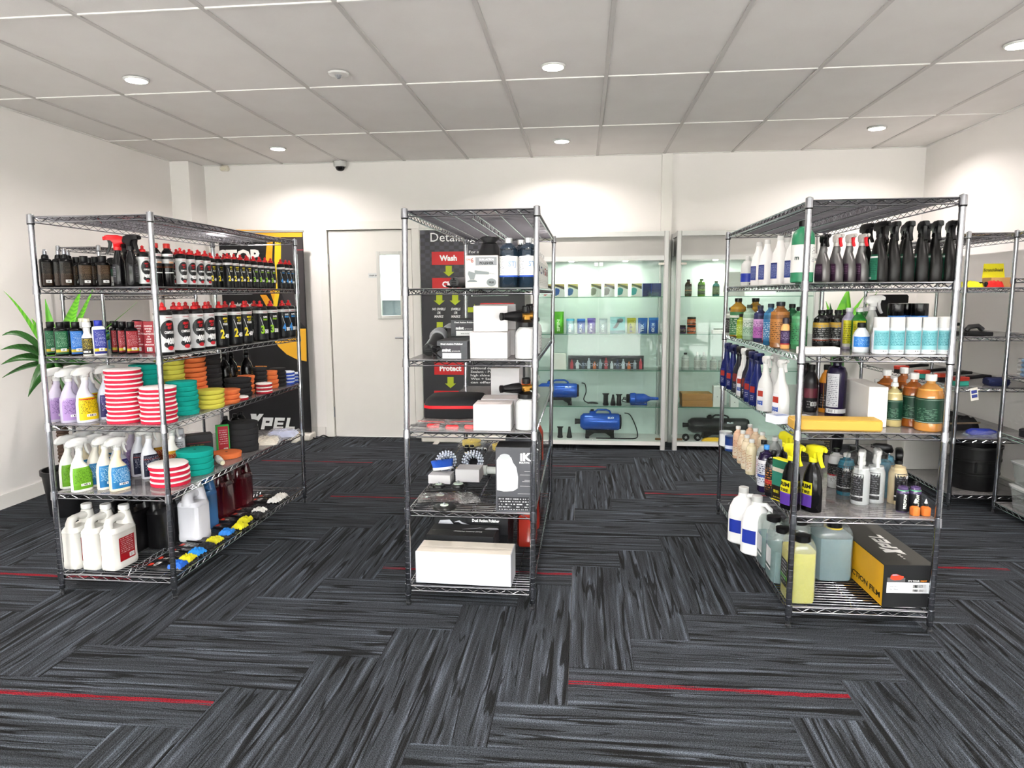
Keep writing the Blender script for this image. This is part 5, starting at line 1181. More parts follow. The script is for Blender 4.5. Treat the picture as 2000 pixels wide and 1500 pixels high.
for px, v, kd, lb in ((1427, 1.32, clearb(.03, .15, '#cfd4cc', [(0, '#2c2c2c')], '#999999'), 'small clear bottle with a dark label at the far left corner'), (1446, 1.05, clearb(.022, .12, '#b8c832', [(0, '#9ab42a')], '#dfe8a0'), 'small lime bottle at the left edge'),
                      (1462, .95, clearb(.032, .17, '#bcd8c2', [(0, '#a9c8ae'), (.5, '#d5e2d6')], '#3c6a4a', M('#2c3a30', .4)), 'clear bottle with a pale green label at the left edge'), (1483, .78, clearb(.032, .17, '#3a3f6c', [(0, '#b86ab4'), (.6, '#d9a6d8')], '#5a2a6a', M('#232838', .4)), 'dark bottle with a pink and violet label'),
                      (1494, .70, clearb(.014, .1, '#b01c28', [(0, '#b01c28')], '#e8a0a4'), 'thin red bottle at the left edge'), (1503, .56, clearb(.032, .18, '#3a86b4', [(0, '#2f78a8')], '#cfe2ee', M('#1c2c3a', .4)), 'blue liquid bottle at the left edge'),
                      (1524, .38, clearb(.042, .19, '#b0763a', [(0, '#a8703a'), (.15, '#b57a40')], '#5a3a1c', M('#20262c', .4)), 'large amber bottle at the left edge'), (1544, .46, clearb(.032, .18, '#2f7a52', [(0, '#225c3c')], '#8cbf9c'), 'green liquid bottle behind the amber one'),
                      (1556, .32, clearb(.034, .17, '#5aa672', [(0, '#3e8a58')], '#1c3c28'), 'light green liquid bottle beside the front post')):
    put(kd, 'liquid_bottle', lb, 'bottle', K.ux(2, px, v), R_(-30), 'coloured liquid bottles')
_s = [(0, .0185), (.003, .02), (.085, .02), (.1, .017), (.106, .012), (.11, .012)]
put([('body', mk('body', _s, M('#e3a868', .35)), [lab(_s, .018, .08, -220, 40, PRINT([(0, '#b02c34'), (.1, '#3a2450')], '#9a8ab0', (.1, .9, .3, .9), 12))]), ('cap', MB().loft([(.11, .014), (.125, .0145), (.135, .013), (.137, .01)], 14).mesh('cap', M('#2c2430', .25)), None)], 'liquid_bottle', 'small orange bottle with a purple label at the left front', 'bottle', K.vx(2, 1533, .035), R_(-30))
FLT = carton(.075, .06, .028, M('#e3e1de', .5), flap=False)
for k, px in enumerate((1583, 1611)): put(FLT, 'small_box', 'flat white carton at the front left, %s' % ('left', 'right')[k], 'box', K.ux(2, px, .05), 0, 'flat white cartons')
BKL = clearb(.034, .155, '#191919', [(0, '#171717'), (.2, '#8c3a1c'), (.26, '#e6e6e6'), (.3, '#1f1f1f'), (.75, '#c9a33c'), (.98, '#1f1f1f')], '#8a8a8a', op=.9, lz=(.08, .75))
for k, (px, v) in enumerate(((1608, .38), (1631, .37), (1621, .48), (1644, .47))): put(BKL, 'polish_bottle', 'black bottle with a gold label, %s' % ('front left', 'front right', 'rear left', 'rear right')[k], 'bottle', K.ux(2, px, v), R_(0), 'black and gold bottles')
YLB = clearb(.027, .165, '#2f9a3c', [(0, '#e6e4da'), (.12, '#d6cf2a')], '#6a6418', WHITEG, .8, lz=(.06, .76), la=(-170, -60), e=4, cr=.5)
PUB = clearb(.027, .165, '#d8cfe6', [(0, '#e6e4da'), (.12, '#d6cf2a')], '#6a6418', WHITEG, .8, lz=(.06, .76), la=(-170, -60), e=4, cr=.5)
for k, (kd, px, v) in enumerate(((PUB, 1655, .34), (YLB, 1671, .3), (YLB, 1685, .4))): put(kd, 'liquid_bottle', ('lilac bottle with a yellow label and white cap', 'green bottle with a yellow label and white cap, nearer', 'green bottle with a yellow label and white cap, farther')[k], 'bottle', K.ux(2, px, v), R_(6), 'yellow label bottles')
_s = [(0, .028), (.003, .03), (.12, .03), (.15, .02), (.165, .014), (.17, .013)]
put([('body', mk('body', _s, CLEAR('#eef0ee', .35, .05, .4)), None)]+head(.17, M('#dcdad8', .3), None, 1, 1), 'spray_bottle', 'empty clear spray bottle with a translucent head', 'bottle', K.ux(2, 1699, .3), R_(10))
_s = [(0, .03), (.003, .032), (.07, .032), (.085, .026), (.098, .016), (.102, .015)]
BLB = [('body', mk('body', _s, M('#d5dade', .3)), [lab(_s, .02, .066, -165, -15, PRINT([(0, '#e6ecf2'), (.08, '#2a7cd0')], '#8fc0ee', (.1, .9, .2, .9), 8))]), cyl_cap(.102, .017, .02, BLACK)]
for k, (px, v) in enumerate(((1687, .14), (1709, .13))): put(BLB, 'liquid_bottle', 'small milky bottle with a blue label and black cap, %s' % ('left', 'right')[k], 'bottle', K.ux(2, px, v), 0, 'blue label bottles')
_s = [(0, .027), (.002, .0295), (.105, .0295), (.1055, .0285)]
AER = [('can', mk('can', _s, M('#dcdfe2', .3)), [lab(_s, .008, .095, -165, -30, PRINT([(0, '#dfe6e8'), (.12, '#8cc6cc'), (.3, '#6fb4bc'), (.95, '#8cc6cc')], '#2c7c86', (.06, .8, .3, .92), 14, (.45, .85, .02, .1)), nu=12)]), ('cap', mk('cap', [(.1055, .0285), (.106, .0292), (.146, .0288), (.148, .027)], WHITEG), None)]
for k, px in enumerate((1725, 1752, 1780, 1808, 1836)): put(AER, 'aerosol_can', 'white and teal aerosol can with a white cap, %s from the left' % ORD[k], 'can', K.ux(2, px, .06), R_(2), 'teal aerosol cans')
_s = [(0, .03), (.002, .032), (.15, .032)]
TUB = [('can', mk('can', _s, M('#1a6cc4', .3)), None), ('lid', mk('lid', [(.15, .0325), (.151, .033), (.198, .033), (.2, .031)], BLACKG), None)]
for k, px in enumerate((1746, 1767, 1788)): put(TUB, 'aerosol_can', 'blue can with a tall black cap behind the teal cans, %s from the left' % ORD[k], 'can', K.ux(2, px, .17 if k != 1 else .21), 0, 'blue cans')
# shelf 3
_s = [(0, .04, .026, 3), (.004, .042, .028, 3), (.09, .042, .028, 3), (.14, .033, .025, 2.6), (.17, .018, .018, 2), (.2, .0145, .0145, 2), (.21, .013, .013)]
def t303(bm, lb, hm): return [('body', mk('body', _s, bm), [lab(_s, .02, .11, -114, -66, PRINT(lb, '#e6e6ee', (.15, .85, .08, .4), 10), nu=8, nv=6)])]+head(.21, hm, None, .95, 2)
NVT = t303(M('#16205a', .25), [(0, '#1a2a6c'), (.5, '#a83228'), (.85, '#1a2a6c')], M('#141c48', .35)); WHT = t303(WHITEG, [(0, '#e9e9ee'), (.1, '#3a5cb0'), (.34, '#e9e9ee'), (.55, '#b03a2c'), (.85, '#e9e9ee')], WHITEG); BKT = t303(M('#1a1c28', .3), [(0, '#262a3a'), (.5, '#7c2c28')], BLACK)
for kd, px, v, lb in ((NVT, 1418, 1.42, 'navy spray bottle at the far end of the left edge'), (NVT, 1430, 1.27, 'navy spray bottle, second from the far end'), (BKT, 1442, 1.13, 'black spray bottle between navy and white ones'), (WHT, 1451, 1.0, 'white spray bottle, farthest of the white ones'), (BKT, 1460, .9, 'black spray bottle with a red label behind the navy pair'),
                      (NVT, 1466, .79, 'navy spray bottle, left of the near pair'), (NVT, 1477, .68, 'navy spray bottle, right of the near pair'), (WHT, 1493, .52, 'white spray bottle with a round red badge, second from the front'), (WHT, 1523, .33, 'white spray bottle with a round red badge, nearest the front')):
    put(kd, 'spray_bottle', lb, 'bottle', K.ux(3, px, v), R_(-66), 'left edge spray bottles')
put(WHT, 'spray_bottle', 'white spray bottle in the second row behind the near ones', 'bottle', K.ux(3, 1510, .62), R_(-66), 'left edge spray bottles')
CLY = carton(.075, .075, .035, M('#dfe3ec', .45), flap=False, panels=[('t', -.03, .03, -.03, .03, PRINT([(0, '#8ea3d6'), (.5, '#dfe3ec')], '#3c54a0', (.1, .9, .1, .9), 6))])
for k, (px, v) in enumerate(((1526, .2), (1562, .17))): put(CLY, 'small_box', 'small white and blue clay carton, %s' % ('left', 'right of it by the post')[k], 'box', K.ux(3, px, v), R_(20), 'clay cartons')
put(carton(.345, .1, .044, M('#c59a40', .65), M('#cba34a', .65), bev=.006), 'yellow_pack', 'long flat yellow pack at the front edge', 'pack', K.ux(3, 1628, .075), R_(-2))
_s = [(0, .03, .03), (.004, .032, .032), (.15, .032, .032), (.18, .022, .022), (.19, .014, .014), (.2, .014, .014)]
TBK = [('body', mk('body', _s, M('#18171a', .3)), [lab(_s, .01, .14, -170, -10, PRINT([(0, '#1f1d20'), (.45, '#6a2c38'), (.8, '#2a2226')], '#8a8488', (.2, .8, .05, .4), 10, (.4, .75, .16, .3)))]), cyl_cap(.2, .016, .024, BLACK)]
TOR = [('body', mk('body', _s, M('#d88a28', .35)), [lab(_s, .02, .14, -220, 40, PRINT([(0, '#1c1a1e'), (.6, '#3a1c30')], '#8a8488', (.2, .8, .1, .6), 10))]), cyl_cap(.2, .016, .024, BLACK)]
for k, (kd, px, v) in enumerate(((TBK, 1570, .58), (TBK, 1586, .5), (TOR, 1607, .5))): put(kd, 'polish_bottle', ('black bottle with a maroon label, hidden by the post', 'black bottle with a maroon label right of the post', 'orange bottle with a black label')[k], 'bottle', K.ux(3, px, v), 0, 'black and maroon bottles')
_s = [(0, .041), (.004, .043), (.2, .043), (.225, .034), (.235, .018), (.245, .018)]
put([('body', mk('body', _s, M('#1b1430', .25)), [lab(_s, .05, .2, -170, -95, PRINT([(0, '#c9c9ce')], '#4a4a58', (.08, .92, .05, .95), 18)), lab(_s, .022, .042, -170, -20, PRINT([(0, '#dcdcdc')], None, code=(.1, .5, .05, .95)))]), cyl_cap(.245, .02, .024, BLACK)], 'large_bottle', 'large dark purple bottle with a white side label', 'bottle', K.ux(3, 1630, .36), 0)
put(carton(.075, .3, .168, M('#dedbd6', .6), M('#d2cec8', .6)), 'white_box', 'long white carton standing edge on beside the amber bottles', 'box', K.ux(3, 1694, .27), R_(-3))
def amber(R, h, col, capk, no=0):
    s_ = [(0, R*.92), (.004, R), (h*.66, R), (h*.8, R*.9), (h*.9, R*.55), (h*.94, R*.33), (h, R*.32)]
    P = [('body', mk('body', s_, CLEAR(col, .5, .05, .4), 22), [lab(s_, h*.17, h*.66, -230, 50, PRINT([(0, '#123a2a'), (.03, '#b9c9bc'), (.045, '#123a2a'), (.93, '#8fa596'), (.945, '#123a2a')], '#547a66', (.18, .5, .1, .6), 16), nu=16)]), inner(s_, h*.84, CLEAR(col, .8, .1, .1), .0015)]
    if capk == 'c': return P+[cyl_cap(h-.002, R*.42, .026, WHITEG)]
    return P+[cyl_cap(h-.002, .0155, .016, WHITEG, .013, 'collar'), ('pump_head', MB().loft([(h+.014, .006), (h+.016, .0095), (h+.034, .009), (h+.036, .007)], 12).mesh('pump_head', WHITEG), None)]
AB = amber(.05, .205, '#d69a48', 'c'); AC = amber(.042, .2, '#b4662a', 'c'); AD = amber(.034, .17, '#ddcf98', 'p'); AE = amber(.026, .15, '#a85a24', 'c')
for kd, px, v, lb in ((AB, 1811, .075, 'large amber bottle with a green label, nearest the front'), (AC, 1777, .16, 'dark amber bottle with a green label left of the nearest one'), (AD, 1741, .16, 'pale amber mist bottle with a green label in front'), (AD, 1772, .28, 'pale amber mist bottle in the second row'),
                      (AC, 1727, .29, 'dark amber bottle behind the pale mist bottle'), (AC, 1760, .38, 'dark amber bottle in the third row'), (AE, 1707, .36, 'small brown bottle with a green label beside the white carton')):
    put(kd, 'liquid_bottle', lb, 'bottle', K.ux(3, px, v), R_(10), 'green label amber bottles')
# shelf 4
for kd, px, v, lb in (([('tin', mk('tin', [(0, .034), (.002, .036), (.075, .036)], M('#dfe1e2', .35)), None), ('lid', mk('lid', [(.075, .037), (.087, .037), (.088, .034)], M('#d2d4d6', .3, .6)), None)], 1417, 1.34, 'white tin at the far left corner'), ([('tin', mk('tin', [(0, .034), (.002, .036), (.075, .036)], M('#1c3a7c', .35)), [lab([(0, .036), (.08, .036)], .015, .035, -200, 20, M('#c9d2e6', .4))]), ('lid', mk('lid', [(.075, .037), (.087, .037), (.088, .034)], M('#1a3064', .3)), None)], 1428, 1.2, 'blue tin in front of the white one')):
    put(kd, 'tin', lb, 'tin', K.ux(4, px, v), 0)
def creamb(c_): return clearb(.026, .165, c_, [(0, '#e8dcc4'), (.5, c_)], '#a8683c', WHITEG, .9, .8, (.1, .7), .45, (-200, -60))
for k, (px, v) in enumerate(((1440, 1.02), (1449, .9), (1457, .78), (1466, .67))): put(creamb(('#e6bfa2', '#e6cdae', '#e9d9bb', '#e9dcb9')[k]), 'liquid_bottle', 'cream bottle with a white cap in the left edge row, %s from the back' % ORD[k], 'bottle', K.ux(4, px, v), R_(-30), 'cream bottles')
for k, (px, v) in enumerate(((1463, 1.08), (1474, .96), (1487, .86))): put(creamb(('#e6bfa2', '#e6cdae', '#e9d9bb')[k]), 'liquid_bottle', 'cream bottle with a white cap in the second row, %s from the back' % ORD[k], 'bottle', K.ux(4, px, v), R_(-30), 'cream bottles')
put(clearb(.032, .19, '#c3c9c8', [(0, '#dfe3ea'), (.5, '#e6e6ec')], '#b83c44', BLACK, .8), 'liquid_bottle', 'clear bottle with a wide black cap', 'bottle', K.ux(4, 1489, .52), R_(-30))
for k, (px, v) in enumerate(((1511, .6), (1535, .5))): put(clearb(.03, .19, '#c3c9c8', [(0, '#d3d6da')], '#8c8c90', WHITEG, .8), 'liquid_bottle', 'clear bottle with a white cap, %s' % ('farther', 'nearer')[k], 'bottle', K.ux(4, px, v), R_(-30), 'clear bottles')
PRP = clearb(.036, .2, '#241a3c', [(0, '#cfd2da'), (.35, '#3c5cae'), (.45, '#cfd2da'), (.85, '#e6e6ea')], '#3a3a5a', M('#3c8cd4', .35), .9, .9, (.15, .75), .3)
put(PRP, 'liquid_bottle', 'dark purple bottle with a pale label and blue top', 'bottle', K.ux(4, 1494, .36), R_(-30))
put(clearb(.034, .19, '#18171a', [(0, '#1c1b1e'), (.3, '#b82430'), (.45, '#1c1b1e'), (.75, '#3a3a40')], '#c07a3c', BLACK, .9, .95, (.1, .8), .3), 'liquid_bottle', 'black bottle with a red band', 'bottle', K.ux(4, 1508, .29), R_(-25))
put(PRP, 'liquid_bottle', 'blue topped bottle behind the yellow sprays', 'bottle', K.ux(4, 1538, .42), R_(-30))
CARD = carton(.1, .03, .19, M('#d8cf22', .45), flap=False, panels=[('l', -.014, .014, .01, .18, M('#2a6c54', .5)), ('f', -.048, .048, .005, .185, PRINT([(0, '#2a2420'), (.35, '#2f7c6a'), (.7, '#c9c2b0'), (.8, '#2a6c54')], '#d8cf22', (.1, .9, .05, .3), 6))])
put(CARD, 'product_pack', 'card backed pack with green and yellow print', 'pack', K.ux(4, 1527, .2), R_(-62))
_s = [(0, .04, .027, 3), (.004, .042, .029, 3), (.09, .042, .029, 3), (.15, .036, .026, 2.6), (.185, .026, .02, 2.2), (.2, .0155, .0155), (.21, .014, .014)]
RIM = [('body', mk('body', _s, BLACKG), [lab(_s, .02, .125, -135, -60, PRINT([(0, '#5c3a9c'), (.45, '#6a48aa'), (.5, '#d9cf1c')], None), [('RIM', .1, .017, -98, '#1a1a1a', .034, .04), ('TIRE', .078, .012, -98, '#1a1a1a', .03, .04)], nu=8, nv=6)])]+head(.21, M('#d9d020', .4), None, 1.15, 1)
for k, (px, v) in enumerate(((1577, .08), (1549, .1), (1530, .38))): put(RIM, 'spray_bottle', 'black wheel spray bottle with a yellow head, %s' % ('right of the front post', 'left of the front post', 'behind at the left edge')[k], 'bottle', K.ux(4, px, v), R_(-58), 'yellow headed sprays')
XL_ = lambda col, capm=None: clearb(.037, .175, col, [(0, '#1c1c20'), (.15, '#dcdcdc'), (.2, '#1c1c20')], '#6a6a70', capm or WHITEG, .92, .6, (.1, .78), .36, (-200, 20), [('XPEL', .115, .012, -110, '#e6e6e6', .03, .04)])
put(XL_('#3f8aa4'), 'liquid_bottle', 'blue liquid bottle with a black label, front one', 'bottle', K.ux(4, 1650, .34), 0, 'black label bottles'); put(XL_('#3f8aa4'), 'liquid_bottle', 'blue liquid bottle with a black label, behind the bagged pair', 'bottle', K.ux(4, 1727, .42), 0, 'black label bottles')
put(clearb(.034, .17, '#d6d6d6', [(0, '#e0e0e0'), (.4, '#b8202c'), (.48, '#2a2a2c')], '#888888', BLACK, .9, .9), 'liquid_bottle', 'white and black bottle with a red stripe', 'bottle', K.ux(4, 1630, .46), 0)
put(clearb(.034, .17, '#3c3c40', [(0, '#2a2a2c')], '#777777', BLACK, .9, .9), 'liquid_bottle', 'black bottle hidden behind the blue liquid one', 'bottle', K.ux(4, 1662, .52), 0)
def xspray(col, hm): return XL_(col)[:2]+head(.173, hm, None, 1.05, 1)
for k, px in enumerate((1680, 1706)):
    t = put(xspray('#d3d6d6', WHITEG), 'spray_bottle', 'bagged clear spray bottle with a white head, %s of the pair' % ('left', 'right')[k], 'bottle', K.ux(4, px, .2+.03*k), R_(-115+10*k), 'bagged sprays')
t = thing('clear_bag', 'clear bag pulled over the two white headed sprays', 'bag', K.ux(4, 1694, .2)); mb = MB().loft([(0.002, .095, .085, 2.5), (.08, .098, .092, 2.5), (.16, .096, .1, 2.2), (.215, .088, .095, 2), (.24, .04, .03, 2), (.255, .012, .012)], 20); pr = random.Random(3)
mb.v = [(x*(1+pr.uniform(-.05, .05)), y*(1+pr.uniform(-.05, .05)), z) for x, y, z in mb.v]; obj('film', mb.mesh('film', CLEAR('#fdfdfd', .02, .08, .05), 80), t)
put(xspray('#d9c8a0', BLACK), 'spray_bottle', 'cream liquid spray bottle with a black head', 'bottle', K.ux(4, 1750, .22), R_(70)); put(xspray('#3f8aa4', BLACK), 'spray_bottle', 'blue liquid spray bottle with a black head, behind the bag', 'bottle', K.ux(4, 1722, .32), R_(160))
PW = clearb(.026, .125, '#5c4a78', [(0, '#15161a'), (.96, '#4ac070')], None, BLACK, .92, .6, (.04, .82), .36, (-190, 10))
for k, px in enumerate((1761, 1785)):
    t = put(PW, 'liquid_bottle', 'small black label bottle with upright white letters, %s' % ('left', 'right')[k], 'bottle', K.ux(4, px, .1), 0, 'upright lettering bottles', .92)
    tx = MB(); text(tx, 'PREWOW', (.0, 0, 0), (0, 0, 1), (-1, 0, 0), .013, 0, .068, .04); tx.v = [(x+.006, -math.sqrt(max(1e-6, .0275**2-(x+.006)**2)), z+.052) for x, y, z in tx.v]
    obj('lettering', tx.mesh('lettering', M('#d8e0d4', .5), smooth=False), t)
ORB = clearb(.0205, .052, '#e8833c', [(0, '#e8c8ae')], None, BLACK, .95, .75, (.1, .8), .45, (-20, 40), e=4)
ORB = ORB[:2]+[cyl_cap(.05, .011, .012, BLACK), ('tip', MB().loft([(.062, .007), (.064, .0085), (.078, .004), (.086, .002)], 12).mesh('tip', WHITEG), None)]
for k, px in enumerate((1786, 1807)): put(ORB, 'dropper_bottle', 'tiny orange dropper bottle with a white tip, %s' % ('left', 'right')[k], 'bottle', K.ux(4, px, .05), R_(5), 'orange droppers', .8)
for k, (px, v) in enumerate(((1585, 1.0), (1600, 1.18))): put(carton(.12, .1, .1, M('#222120', .5), flap=False, panels=[('f', -.055, .055, .01, .09, PRINT([(0, '#2a2826')], '#8a7c5c', (.05, .95, .05, .95), 6))]), 'product_box', 'dark carton deep in the fourth goods shelf, %s' % ('left', 'right')[k], 'box', K.ux(4, px, v), R_(-15), 'dark cartons')
# shelf 5
_s = [(0, .062, .062, 3), (.006, .068, .068, 3), (.16, .068, .068, 3), (.19, .064, .064, 2.4), (.225, .05, .05), (.245, .028, .028), (.27, .024, .024)]
WJ = [('body', mk('body', _s, M('#e9e9e8', .35), 24), [lab(_s, .06, .13, -128, -70, M('#23379a', .4), nu=8)]), ('handle', MB().tube([(.02, .0, .25), (.045, .0, .255), (.068, .0, .235), (.07, .0, .19), (.058, 0, .165)], .012, 10).mesh('handle', M('#e9e9e8', .35)), None), cyl_cap(.265, .026, .03, WHITEG)]
for k, (px, v) in enumerate(((1449, .78), (1479, .58))): put(WJ, 'jerry_can', 'round white jug with a blue label, %s' % ('farther', 'nearer')[k], 'jug', K.ux(5, px, v), R_(-35), 'round white jugs')
def can20(w, d, h, col, lev, labm=None, capc=BLACK, ring=None, la=(-140, -60)):
    e = 5
    s_ = [(0, w/2*.93, d/2*.93, e), (.01, w/2, d/2, e), (h*.8, w/2, d/2, e), (h*.9, w/2*.94, d/2*.94, 4.5), (h*.97, w/2*.8, d/2*.8, 4), (h*.985, w/2*.6, d/2*.6, 4)]
    P = [('body', mk('body', s_, CLEAR('#e6ecea', .16, .15, .2), 26), [lab(s_, h*.2, h*.62, la[0], la[1], labm, nu=8)] if labm else None), inner(s_, h*lev, M(col, .35), .0008),
         ('handle', MB().tube([(0, d*.3, h*.95), (0, d*.2, h*1.0), (0, -d*.02, h*1.0), (0, -d*.1, h*.95)], .013, 10).mesh('handle', CLEAR('#ccd4d2', .6, .15, .2)), None),
         ('cap', MB().loft([(h*.96, .03, .03, 2, 0, -d*.25), (h*.97, .033, .033, 2, 0, -d*.25), (h*1.06, .033, .033, 2, 0, -d*.25), (h*1.065, .029, .029, 2, 0, -d*.25)], 20).mesh('cap', capc), None)]
    if ring: P.append(('cap_ring', MB().loft([(h*.945, .036, .036, 2, 0, -d*.25), (h*.97, .036, .036, 2, 0, -d*.25)], 20).mesh('cap_ring', ring), None))
    return P
LBW = PRINT([(0, '#e4e5e6'), (.08, '#17403a'), (.2, '#e4e5e6')], '#8a8f94', (.5, .95, .3, .95), 16)
C5 = can20(.1, .16, .24, '#5e8a8e', .62, LBW, la=(-205, -155))
for k, (px, v) in enumerate(((1502, .5), (1523, .31))): put(C5, 'jerry_can', 'clear jug of teal liquid with a white label, %s' % ('farther', 'nearer')[k], 'jug', K.ux(5, px, v), R_(0), 'teal liquid jugs')
put(can20(.118, .15, .275, '#cfc01a', .8, PRINT([(0, '#1c1c1c'), (.25, '#3c8c2c'), (.4, '#1c1c1c')], '#c9c9c9', (.1, .9, .05, .95), 8), la=(-210, -150)), 'jerry_can', 'bright yellow liquid jug at the front post', 'jug', K.ux(5, 1556, .1), R_(0))
put(can20(.17, .17, .255, '#7894a0', .78, None, BLACK, M('#c9b23c', .4)), 'jerry_can', 'large cloudy grey blue canister with a black cap', 'canister', K.ux(5, 1616, .36), R_(0))
put(can20(.1, .16, .25, '#5e8a8e', .62, None), 'jerry_can', 'clear jug of teal liquid behind the yellow one', 'jug', K.ux(5, 1562, .4), R_(0), 'teal liquid jugs')
bx = carton(.205, .64, .182, M('#17181a', .5), M('#3a3833', .55), flap=False, panels=[('l', -.318, .318, .002, .18, M('#d9a21c', .5)), ('r', -.318, .318, .002, .18, M('#d9a21c', .5)), ('t', -.1015, .1015, -.318, .318, M('#35342f', .55)), ('f', -.088, .088, .062, .108, M('#e3e6ea', .45)),
            ('f', -.087, -.015, .1085, .128, M('#5a5a5c', .4)), ('f', .012, .07, .083, .1, PRINT([(0, '#e3e6ea')], None, code=(0, 1, 0, 1))), ('f', .012, .074, .066, .08, PRINT([(0, '#e3e6ea')], None, code=(0, 1, 0, 1)))],
            texts=[('l', 'PROTECTION FILM', -.09, .03, .024, '#1c1a14', .42, .03), ('l', 'XPEL', .14, .09, .05, '#1c1a14', .16, .06), ('f', "IT'S YOUR", .02, .112, .0065, '#e0e0e0', .046), ('f', 'PAINT', .06, .112, .0065, '#e08a2c', .026, .04), ('f', 'Length: 50 FT', -.06, .088, .004, '#333333', .036), ('f', 'Size: 7760mm', -.058, .076, .004, '#333333', .036)])
car = MB(); flat(car, [(-.076, .125), (-.074, .136), (-.068, .143), (-.05, .144), (-.034, .137), (-.022, .135), (-.022, .127), (-.034, .119), (-.058, .117), (-.07, .12)], -.3212); bx[0][2].append(('printed_car', car.mesh('printed_car', M('#d0442c', .35), smooth=False), None))
car = MB(); flat(car, [(-.07, .137), (-.066, .142), (-.052, .143), (-.042, .138)], -.3215); bx[0][2].append(('printed_car_glass', car.mesh('printed_car_glass', M('#8c9cb4', .35), smooth=False), None))
xm = MB(); xpel(xm, lambda a, b_: Vector((.045-b_, -.2+a, .1835)), .06); bx[0][2].append(('word_mark', xm.mesh('word_mark', M('#d9d8d4', .5), smooth=False), None))
xm = MB(); xpel(xm, lambda a, b_: Vector((-.02+a, .2+b_, .1835)), .022); bx[0][2].append(('word_mark', xm.mesh('word_mark', M('#b9b7b0', .5), smooth=False), None))
put(bx, 'film_box', 'long black and yellow film carton with a white word mark', 'box', K.ux(5, 1756, .035)+Vector((-.014, .32, 0)), R_(2.5))
# ================================================================ glass cabinets on the back wall
ALU = M('#c3c3c1', .4, .35, .02); PANELM = M('#b1afab', .5, 0, .02); GLS = CLEAR('#f7fcfa', .012, .02, 0); GEDGE = M('#3f7c66', .2); CBK = M('#ccd9d4', .5, 0, .01)
CY0_, CY1_ = 6.175, 6.555
SHZ = (1.372, 1.041, .714, .384, .075)
def cabinet(x0, label):
    x1 = x0+1.21; w_ = x1-x0; d_ = CY1_-CY0_; H_ = 1.935
    t = thing('display_cabinet', label, 'cabinet', (x0, CY0_, 0), 0, 'glass display cabinets')
    for x in (.021, w_-.021):
        for y in (.021, d_-.021): obj('corner_post', MB().loft([(0, .021, .021, 6), (H_, .021, .021, 6)], 16).mesh('corner_post', ALU), t, (x, y, 0))
    rl = MB()
    for z in (H_-.022, 1.707):
        rl.box((w_/2, .021, z), (w_-.084, .034, .04)); rl.box((.021, d_/2, z), (.034, d_-.084, .04)); rl.box((w_-.021, d_/2, z), (.034, d_-.084, .04))
    obj('rail', rl.mesh('rail', ALU, smooth=False), t)
    hp = MB().box((w_/2, .024, 1.82), (w_-.084, .012, .185))
    for x in (.024, w_-.024): hp.box((x, d_/2, 1.82), (.012, d_-.084, .185))
    obj('header_panel', hp.mesh('header_panel', PANELM, smooth=False), t)
    obj('top', MB().box((w_/2, d_/2, H_-.004), (w_-.05, d_-.05, .006)).mesh('top', PANELM, smooth=False), t)
    obj('ceiling_board', MB().box((w_/2, d_/2+.01, 1.70), (w_-.05, d_-.06, .012)).mesh('ceiling_board', WHITE, smooth=False), t)
    obj('back_panel', MB().box((w_/2, d_-.006, .88), (w_-.05, .008, 1.64)).mesh('back_panel', CBK, smooth=False), t)
    obj('base_board', MB().box((w_/2, d_/2, .058), (w_-.044, d_-.01, .034)).mesh('base_board', M('#dededb', .5), smooth=False), t)
    for x in (.03, w_-.03): obj('side_pane', MB().box((x, d_/2, .88), (.005, d_-.085, 1.6)).mesh('side_pane', GLS, smooth=False), t)
    for x in (w_/2-(w_-.09)/4, w_/2+(w_-.09)/4):
        dr = obj('door_pane', MB().box((x, .012, .88), ((w_-.09)/2-.003, .005, 1.6)).mesh('door_pane', GLS, smooth=False), t)
        sg = 1 if x < w_/2 else -1
        obj('lock', MB().box((x+sg*((w_-.09)/4-.022), .007, 1.655), (.034, .008, .034), .003).loft([(0, .008), (.006, .008)], 12, mtx=Matrix.Translation((x+sg*((w_-.09)/4-.022), .003, 1.655)) @ Matrix.Rotation(PI/2, 4, 'X')).mesh('lock', M('#dcdcd8', .3, .5)), dr)
        for z in (1.655, .1): obj('hinge', MB().box((x-sg*((w_-.09)/4-.018), .007, z), (.05, .01, .02), .002).mesh('hinge', M('#cfc9c0' if z > 1 else '#6a5238', .4, .3)), dr)
    for z in SHZ[:-1]:
        s_ = obj('glass_shelf', MB().box((w_/2, d_/2+.02, z-.003), (w_-.07, d_-.08, .006)).mesh('glass_shelf', GLS, smooth=False), t)
        obj('shelf_edge', MB().box((w_/2, .0585, z-.003), (w_-.07, .002, .006)).mesh('shelf_edge', GEDGE, smooth=False), s_)
        for x in (.045, w_-.045): obj('standard', MB().box((x, d_-.02, z-.16), (.014, .012, .31)).mesh('standard', M('#8c9490', .3, .8), smooth=False), s_)
    for x in (w_*.3, w_*.7):
        l_ = obj('cabinet_lamp', mk('cabinet_lamp', [(1.688, .022), (1.694, .024)], M('#fff8ee', .4, 0, 0, emit=18), 16), t, (x, d_/2, 0))
        ld = bpy.data.lights.new('cabinet_spot', 'AREA'); ld.shape = 'DISK'; ld.size = .05; ld.energy = 2.2; ld.color = (1, .95, .86)
        lo = bpy.data.objects.new('cabinet_spot', ld); C.objects.link(lo); lo.parent = l_; lo.location = (0, 0, 1.684)
    return x0, x1
C1 = cabinet(-.463, 'left glass display cabinet with blue car dryers'); C2 = cabinet(.812, 'right glass display cabinet with brown cartons and a black dryer')
